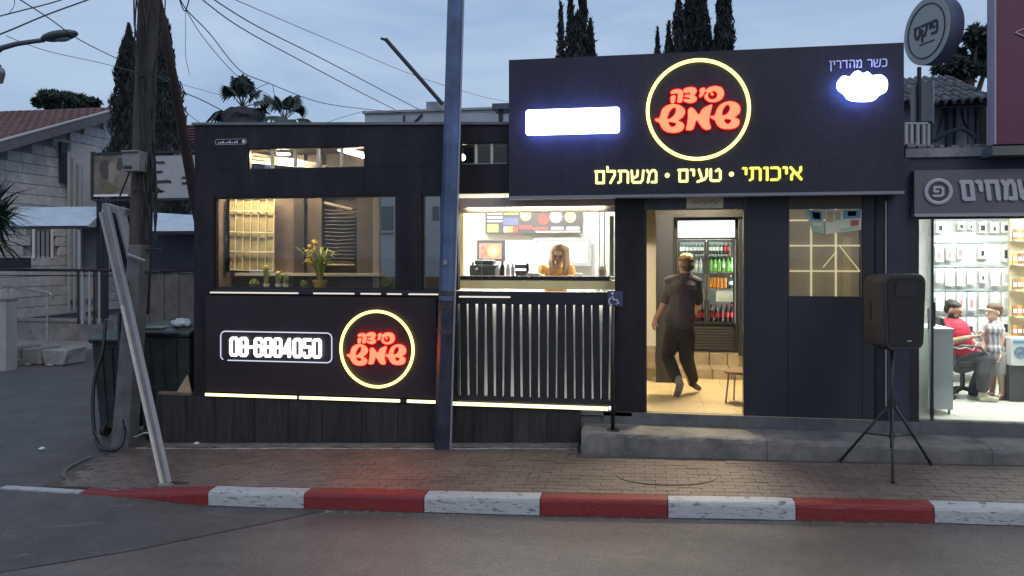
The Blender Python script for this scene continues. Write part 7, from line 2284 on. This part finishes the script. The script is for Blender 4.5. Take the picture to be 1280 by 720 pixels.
# profile (two long metal angles) leaning from the pavement against the pole
lb = thing('leaning_profile', 'long pale metal profile leaning from the pavement up towards the awning', 'profile', P(208, 605, 6.95))
f0 = P(208, 606, 6.95); f0.z = pav(f0.x, 6.95) + .0
f1 = P(131, 262, 8.9)
dd = (f1 - f0).normalized(); sdv = dd.cross(Vector((0, 1, 0))).normalized()
def plank(name, a, b_, w0, w1, off0, off1, th, m, dy=0):
    mb = MB()
    A = [a + sdv * (off0 - w0), a + sdv * (off0 + w0), b_ + sdv * (off1 + w1), b_ + sdv * (off1 - w1)]
    A = [v + Vector((0, dy, 0)) for v in A]
    mb.hexa(A, [v + Vector((0, th, 0)) for v in A])
    o = mb.build(name, m, lb); flip(o); return o
plank('web', f0, f1, .038, .062, 0, 0, .03, mat('profile grey', (.15, .14, .14), .6, var=.2, vscale=5))
plank('bright_flange', f0, f0.lerp(f1, .60), .012, .014, .036, .046, .07, mat('profile bright', (.50, .45, .40), .5, var=.15), -.03)
plank('dull_flange', f0.lerp(f1, .601), f1, .014, .016, .046, .064, .07, mat('profile dull', (.24, .25, .27), .6), -.03)
plank('left_flange', f0, f1, .008, .010, -.040, -.064, .05, mat('profile dull', (.24, .25, .27), .6), -.02)
MB().cone(f0 + Vector((-.07, -.02, .0)), f0 + Vector((.08, -.02, .01)), .02, .02, 8).build('foot', CONC, lb)
l2 = thing('short_profile', 'short grey metal profile crossing from the awning down to the concrete stub', 'profile', P(172, 330, 8.7))
MB().cone(P(150, 262, 8.9), P(166, 328, 8.45), .07, .06, 4).build('bar', mat('short profile grey', (.19, .20, .21), .6), l2)
MB().cone(P(131, 258, 9.0), P(160, 266, 8.85), .06, .06, 4).build('head_bar', mat('short profile grey', (.19, .2, .21)), l2)
MB().cone(P(160, 318, 8.3), P(182, 326, 8.25), .02, .012, 6).build('cross_peg', METAL, l2)
t = thing('iron_plate', 'small dark iron plate lying on the pavement beside the leaning profile', 'plate', P(225, 603, 7.0))
c = P(225, 603, 7.0); MB().box(c.x - .10, c.x + .10, 6.96, 7.02, pav(c.x, 7) + .002, pav(c.x, 7) + .010).build('plate', INK, t)

# ------------------------------------------------------------ rubbish bins
def bin_(label, px0, px1, pyt, pyb, Yf_, dep, m, lidm, rot=0, seed=1, wheels=True, frac=.80):
    x0, x1 = X(px0, Yf_), X(px1, Yf_)
    zt_, zb_ = Z((px0 + px1) / 2, pyt, Yf_), pav(max((x0 + x1) / 2, -8), 8.6) - .02
    t = thing('rubbish_bin', label, 'bin', ((x0 + x1) / 2, Yf_, zb_), 'rubbish bins by the utility pole')
    cx, w_ = (x0 + x1) / 2, (x1 - x0) / 2
    b0, b1 = zb_ + .10, zt_ - .06
    mb = MB()
    k = frac
    mb.hexa([(cx - w_ * k, Yf_ + .08, b0), (cx + w_ * k, Yf_ + .08, b0), (cx + w_ * .96, Yf_ + .0, b1), (cx - w_ * .96, Yf_ + .0, b1)],
            [(cx - w_ * k, Yf_ + dep * .85, b0), (cx + w_ * k, Yf_ + dep * .85, b0), (cx + w_ * .96, Yf_ + dep, b1), (cx - w_ * .96, Yf_ + dep, b1)])
    mb.build('body', m, t, bevel=.02)
    MB().box(cx - w_, cx + w_, Yf_ - .03, Yf_ + dep + .03, b1 + .001, b1 + .055).build('rim', m, t, bevel=.012)
    for q in (-.5, 0, .5):
        MB().hexa([(cx + w_ * q * k - .012, Yf_ + .065, b0 + .05), (cx + w_ * q * k + .012, Yf_ + .065, b0 + .05), (cx + w_ * q * .96 + .012, Yf_ - .016, b1 - .05), (cx + w_ * q * .96 - .012, Yf_ - .016, b1 - .05)],
                  [(cx + w_ * q * k - .012, Yf_ + .09, b0 + .05), (cx + w_ * q * k + .012, Yf_ + .09, b0 + .05), (cx + w_ * q * .96 + .012, Yf_ + .01, b1 - .05), (cx + w_ * q * .96 - .012, Yf_ + .01, b1 - .05)]).build('rib', m, t)
    lid = MB(); pts_l = []
    n = 8
    prof = [(Yf_ - .05, b1 + .06), (Yf_ + dep * .3, b1 + .13), (Yf_ + dep * .7, b1 + .15), (Yf_ + dep + .05, b1 + .10)]
    vs = [(cx - w_ * 1.02, y, z) for y, z in prof] + [(cx + w_ * 1.02, y, z) for y, z in prof] + [(cx - w_ * 1.02, y, z - .035) for y, z in prof] + [(cx + w_ * 1.02, y, z - .035) for y, z in prof]
    fs = [(i, i + 4, i + 5, i + 1) for i in range(3)] + [(i + 8, i + 9, i + 13, i + 12) for i in range(3)] + [(0, 8, 12, 4), (3, 7, 15, 11)] + [(i, i + 1, i + 9, i + 8) for i in range(3)] + [(i + 4, i + 12, i + 13, i + 5) for i in range(3)]
    o = lid.add(vs, fs).build('lid', lidm, t, bevel=.008); flip(o)
    MB().cone((cx - w_ * .7, Yf_ - .07, b1 + .05), (cx + w_ * .7, Yf_ - .07, b1 + .05), .016, .016, 8).build('handle', m, t)
    if wheels:
        for sx in (-.7, .7):
            MB().cone((cx + w_ * k * sx - .03, Yf_ + .10, zb_ + .08), (cx + w_ * k * sx + .03, Yf_ + .10, zb_ + .08), .08, .08, 14).build('wheel', RUBBER, t)
    return t
BINM = mat('dark green bin', (.016, .022, .021), .5, var=.35, vscale=5, bump=.1)
LIDM = mat('worn green lid', (.040, .050, .048), .55, var=.3, vscale=5)
bin_('dark bin with a tilted lid left of the concrete stub, hose looped beside it', 113, 166, 424, 548, 8.80, .75, BINM, LIDM, frac=.76)
bin_('larger dark green bin right of the stub with pale sheets on its lid', 168, 238, 415, 552, 8.72, .80, BINM, LIDM, frac=.84)
Yq = 8.9
t = thing('sheet_pile', 'pale green cardboard sheets lying on the lid of the larger bin', 'cardboard', P(200, 416, Yq))
for i, (a, b_, py) in enumerate(((176, 232, 413), (182, 226, 410.5), (170, 212, 408))):
    MB().hexa([(X(a, Yq), Yq - .12, Z(200, py + 2, Yq)), (X(b_, Yq), Yq - .14, Z(200, py + 1, Yq)), (X(b_, Yq), Yq - .14, Z(200, py - .5, Yq)), (X(a, Yq), Yq - .12, Z(200, py + .8, Yq))],
              [(X(a + 3, Yq), Yq + .42, Z(200, py + 2, Yq) + .02), (X(b_, Yq), Yq + .40, Z(200, py + 1, Yq) + .02), (X(b_, Yq), Yq + .40, Z(200, py - .5, Yq) + .02), (X(a + 3, Yq), Yq + .42, Z(200, py + .8, Yq) + .02)]).build('sheet', mat('pale green sheet', (.20, .245, .235), .7, var=.15), t)
t = thing('plastic_bag', 'crumpled white plastic bag on the right end of the bin lid', 'bag', P(228, 408, Yq))
c = P(227, 403.5, Yq); mb = MB().ball(c, .115, 14, sc=(1.15, 1, .48)); rng = random.Random(3)
mb.v = [(v[0] + rng.uniform(-.012, .012), v[1] + rng.uniform(-.012, .012), v[2] + rng.uniform(-.012, .012)) for v in mb.v]
mb.build('bag', mat('bag white blue', (.45, .52, .60), .35), t, smooth=True)
MB().ball(c + Vector((.09, -.02, -.01)), .05, 8, sc=(1.3, 1, .8)).build('knot', mat('bag white blue', (.45, .52, .60)), t, smooth=True)
t = thing('bin_sticker', 'white rounded sticker on the front of the larger bin', 'sticker', P(169, 490, 8.7))
MB().prism(rounded(X(163, 8.71), X(176, 8.71), Z(169, 490, 8.71), Z(169, 476.5, 8.71), .02, 3), 8.700, 8.704).build('sheet', mat('sticker white', (.40, .40, .42), .6), t)
MB().box(X(166, 8.7), X(173, 8.7), 8.697, 8.6995, Z(169, 488, 8.7), Z(169, 485, 8.7)).build('mark', INK, t)
t = thing('cardboard_flap', 'tan cardboard flap standing beside the bin on the ledge of the kiosk', 'cardboard', P(228, 492, 8.66))
MB().prism([(P(218, 492, 8.57).x, P(218, 492, 8.57).z), (P(237, 492, 8.57).x, P(237, 492, 8.57).z), (P(232, 469, 8.57).x, P(232, 469, 8.57).z)], 8.60, 8.62).build('flap', mat('cardboard', (.36, .27, .18), .8, var=.12), t)
MB().box(X(196, 8.58), X(237, 8.58), 8.60, 8.68, Z(215, 495, 8.57) + .0, Z(215, 491, 8.57)).build('tray', mat('cardboard dark', (.16, .12, .09), .8), t)
# hose looped beside the bin
hz_ = [P(132, 400, 8.6), P(128, 440, 8.5), P(119, 470, 8.45), P(116, 500, 8.4), P(117, 530, 8.35), P(121, 552, 8.3), P(130, 562, 8.15), P(142, 563, 8.1), P(152, 555, 8.15), P(155, 535, 8.25), P(154, 500, 8.35), P(152, 455, 8.45), P(149, 420, 8.5), P(150, 385, 8.55)]
sm = []
for i in range(len(hz_) - 1):
    p0, p1, p2, p3 = hz_[max(i - 1, 0)], hz_[i], hz_[i + 1], hz_[min(i + 2, len(hz_) - 1)]
    for t_ in (0, .25, .5, .75): sm.append(.5 * ((2 * p1) + (p2 - p0) * t_ + (2 * p0 - 5 * p1 + 4 * p2 - p3) * t_ * t_ + (3 * p1 - p0 - 3 * p2 + p3) * t_ ** 3))
for p in sm: p.z = max(p.z, pav(max(p.x, -8.5), p.y) + .025)
tag(MB().tube(sm, .022, 8).build('black_hose', CBL, smooth=True), 'thick black hose looping down beside the left bin to the ground', 'hose')
tag(MB().tube([P(158, 545, 8.4), P(170, 546, 8.35), P(180, 541, 8.35), P(189, 541, 8.4)], .009, 5).build('loose_string', mat('pale cord', (.4, .4, .4), .6)), 'thin pale cord hanging at the foot of the larger bin', 'cord')

# ------------------------------------------------------------ street lamp and camera at the far left
slm = thing('street_lamp', 'curved street lamp arm with flat grey head in the top left corner', 'street lamp', P(-14, 400, 10.5))
MB().cone(P(-14, 470, 10.5), P(-13, 78, 10.5), .09, .06, 10).build('pole', mat('lamp grey', (.08, .09, .105), .5, .3), slm)
LG = mat('lamp grey', (.08, .09, .105), .5, .3)
MB().tube([P(-13, 90, 10.5), P(-8, 68, 10.5), P(2, 60, 10.5), P(20, 55, 10.5), P(40, 52, 10.5), P(55, 50, 10.5)], [.05, .045, .042, .038, .035, .035], 8).build('arm', LG, slm, smooth=True)
a_, b2_ = P(52, 49, 10.5), P(97, 40.5, 10.5)
mb = MB()
for i, (t_, w_, h_) in enumerate(((0, .03, .04), (.12, .07, .065), (.5, .10, .085), (.85, .09, .07), (1, .04, .03))): pass
mb.ball(a_.lerp(b2_, .5), (b2_ - a_).length / 2, 14, sc=(1, .45, .24), rot=Matrix.Rotation(-math.atan2(b2_.z - a_.z, b2_.x - a_.x), 3, 'Y').to_quaternion())
mb.build('lamp_head', LG, slm, smooth=True)
MB().ball(a_.lerp(b2_, .55) - Vector((0, 0, .05)), .13, 10, sc=(1.2, .6, .35)).build('lens', mat('lamp lens', (.25, .27, .28), .3), slm, smooth=True)
dc = thing('dome_camera', 'round grey surveillance camera on the lamp pole at the left edge', 'camera', P(0, 105, 10.4))
MB().ball(P(-1, 90, 10.4), .085, 12).build('dome', mat('dome grey', (.22, .24, .27), .4), dc, smooth=True)
MB().cone(P(-1, 104, 10.4), P(-1, 92, 10.4), .05, .085, 12).build('housing', mat('dome dark', (.10, .11, .13), .4), dc)
MB().cone(P(-12, 80, 10.4), P(0, 83, 10.4), .03, .03, 8).build('bracket', LG, dc)

# ------------------------------------------------------------ overhead wires: sagging lines between real supports
WIRE = mat('wire', (.015, .016, .02), .6)
WIREG = mat('grey wire', (.12, .13, .15), .6)
def wire(pts, r_, label, m=WIRE, grp='overhead wires'):
    pp = [P(a, b_, Y) for a, b_, Y in pts]
    sm = []
    for i in range(len(pp) - 1):
        p0, p1, p2, p3 = pp[max(i - 1, 0)], pp[i], pp[i + 1], pp[min(i + 2, len(pp) - 1)]
        for t_ in (0, .2, .4, .6, .8): sm.append(.5 * ((2 * p1) + (p2 - p0) * t_ + (2 * p0 - 5 * p1 + 4 * p2 - p3) * t_ * t_ + (3 * p1 - p0 - 3 * p2 + p3) * t_ ** 3))
    sm.append(pp[-1])
    o = MB().tube(sm, r_, 5).build('overhead_wire', m)
    tag(o, label, 'wire', grp)
wire([(-30, 28, 6.5), (20, 15, 7), (70, 2, 7.5), (110, -12, 8)], .007, 'upper thick wire crossing the top left corner')
wire([(-30, 54, 6.5), (10, 39, 7), (60, 18, 7.6), (112, -1, 8.2), (150, -16, 8.5)], .009, 'thickest wire rising from the left edge below the upper corner wire')
wire([(16, -6, 7.5), (60, 22, 8.5), (100, 50, 10), (148, 74, 12)], .0075, 'wire falling from the top edge past the street lamp to the pointed cypress')
wire([(16, -12, 7.5), (18, 6, 7.6), (10, 18, 7.4)], .004, 'short looping wire end in the top left corner')
wire([(222, 113, 16), (250, 124, 17), (285, 142, 18.5)], .012, 'wire emerging right of the pole and ending at the skirted palm')
wire([(8, 45, 10.5), (60, 64, 12), (140, 82, 14), (225, 105, 17), (284, 121, 19)], .006, 'faint grey wire running from the street lamp behind the pole to the palms', WIREG)
wire([(222, -8, 9), (233, 12, 9.5), (262, 42, 10.5), (300, 88, 12.5), (336, 104, 13.5), (400, 128, 16), (462, 137, 18.5)], .008, 'sagging wire from the pole past the palms to the pale building')
wire([(232, 12, 9.5), (258, 52, 10.5), (300, 98, 12.8), (340, 122, 15), (352, 140, 17)], .006, 'thin sagging wire ending at the smaller palm', WIREG)
wire([(246, -6, 9.5), (300, 34, 11), (380, 78, 13.5), (450, 115, 16.5), (494, 137, 18.9)], .009, 'lower of the two parallel thick wires running to the pale building')
wire([(262, -4, 9.5), (320, 32, 11), (400, 72, 13.5), (480, 114, 16.5), (524, 137, 18.9)], .009, 'upper of the two parallel thick wires running to the pale building')
wire([(290, -2, 10), (360, 28, 12), (440, 62, 15), (520, 95, 18), (600, 120, 21), (640, 128, 22)], .006, 'thin faint wire crossing high behind the steel post to the sign board', WIREG)
wire([(232, 12, 9.5), (232, 40, 9.5), (232, 70, 9.5), (237, 94, 9.5)], .004, 'loose thin wire end hanging straight down right of the pole', WIREG)
wire([(222, -8, 9), (231, 14, 9.5), (238, -8, 9)], .008, 'short V shaped loop of wire at the top right of the pole')
wire([(312, 118, 13), (322, 110, 13.2), (336, 104, 13.5)], .006, 'short tie wire between the palm and the sagging wire', WIREG)
wire([(341, 106, 13.8), (343, 120, 14), (346, 138, 14.4)], .006, 'short drop wire above the smaller palm', WIREG)
wire([(400, 156, 17), (430, 146, 17.6), (458, 138, 18.5)], .006, 'low wire rising to the left corner of the pale building', WIREG)
wire([(462, 137, 18.9), (520, 141, 18.8), (600, 140, 18.8), (636, 145, 18.8)], .008, 'slack wire lying along the front of the pale building', WIREG)
wire([(230, 138, 15), (255, 155, 17), (272, 141, 18)], .007, 'short slack wire just above the left corner of the kiosk roof', WIREG)

# small litter and details
for i, (px, py, lab) in enumerate(((51, 563, 'white scrap of litter on the side street'), (245, 560, 'pale scrap of paper at the wall foot left of the big window'), (447, 549, 'white scrap at the wall foot below the round logo'), (540, 668, 'pale scrap lying in the road'))):
    u = (px - 640) / 960.0
    d_ = (CAMZ + .6) * 960 / (py - 321); x_ = d_ * (-SY + u * CY); y_ = d_ * (CY + u * SY)
    zz = pav(x_, y_) if y_ > 6.8 and x_ > -6 else road_z(x_) + .02
    if i == 3: continue
    t = tag(MB().hexa([(x_ - .035, y_, zz + .004), (x_ + .03, y_ - .01, zz + .004), (x_ + .035, y_ - .01, zz + .02), (x_ - .03, y_, zz + .014)],
              [(x_ - .03, y_ + .05, zz + .004), (x_ + .03, y_ + .04, zz + .004), (x_ + .03, y_ + .04, zz + .012), (x_ - .02, y_ + .05, zz + .02)]).build('paper_scrap', WHITEW), lab, 'litter')

# ------------------------------------------------------------ grit in the gutter, on the mortar strip and on the pavement
rng = random.Random(77)
gr = MB()
for k in range(1500):
    q = rng.random()
    if q < .45: x_, y_ = rng.uniform(-4.5, 4.2), 6.69 - abs(rng.gauss(0, .05)); z_ = road_z(x_) + .004 * (6.7 - y_)
    elif q < .75: x_, y_ = rng.uniform(-5.8, -.8), rng.uniform(8.32, 8.54); z_ = pav(x_, y_) + .004
    elif q < .9: x_, y_ = rng.uniform(-5.6, 3.6), rng.uniform(6.9, 8.0); z_ = pav(x_, y_) + .001
    else: x_, y_ = rng.uniform(-7, 3.6), rng.uniform(5.2, 6.6); z_ = road_z(x_) + .004 * (6.7 - y_) + .005
    r_ = rng.uniform(.003, .009) * (1 if q < .9 else .7)
    vs_ = [Vector((x_, y_, z_)) + Vector((rng.uniform(.6, 1.3) * r_ * a, rng.uniform(.6, 1.3) * r_ * b_, c_ * r_ * rng.uniform(.5, 1))) for a, b_, c_ in ((-1, -1, 0), (1, -1, 0), (1, 1, 0), (-1, 1, 0), (0, 0, 1))]
    gr.add(vs_, [(0, 1, 4), (1, 2, 4), (2, 3, 4), (3, 0, 4)])
stuff(gr.build('grit', mat('grit', (.10, .09, .08), .9, col2=(.30, .28, .25), vscale=12)))
# hardened dirt line where the kerb meets the road
dl = MB()
pts = [(x_, 6.694, road_z(x_) + .002) for x_ in [-4.6 + .22 * k for k in range(42)]]
dl.tube(pts, [rng.uniform(.006, .016) for _ in pts], 6, flat=.5, axis=(0, 0, 1))
stuff(dl.build('gutter_dirt', mat('gutter dirt', (.045, .040, .036), .95, var=.4, vscale=9)))
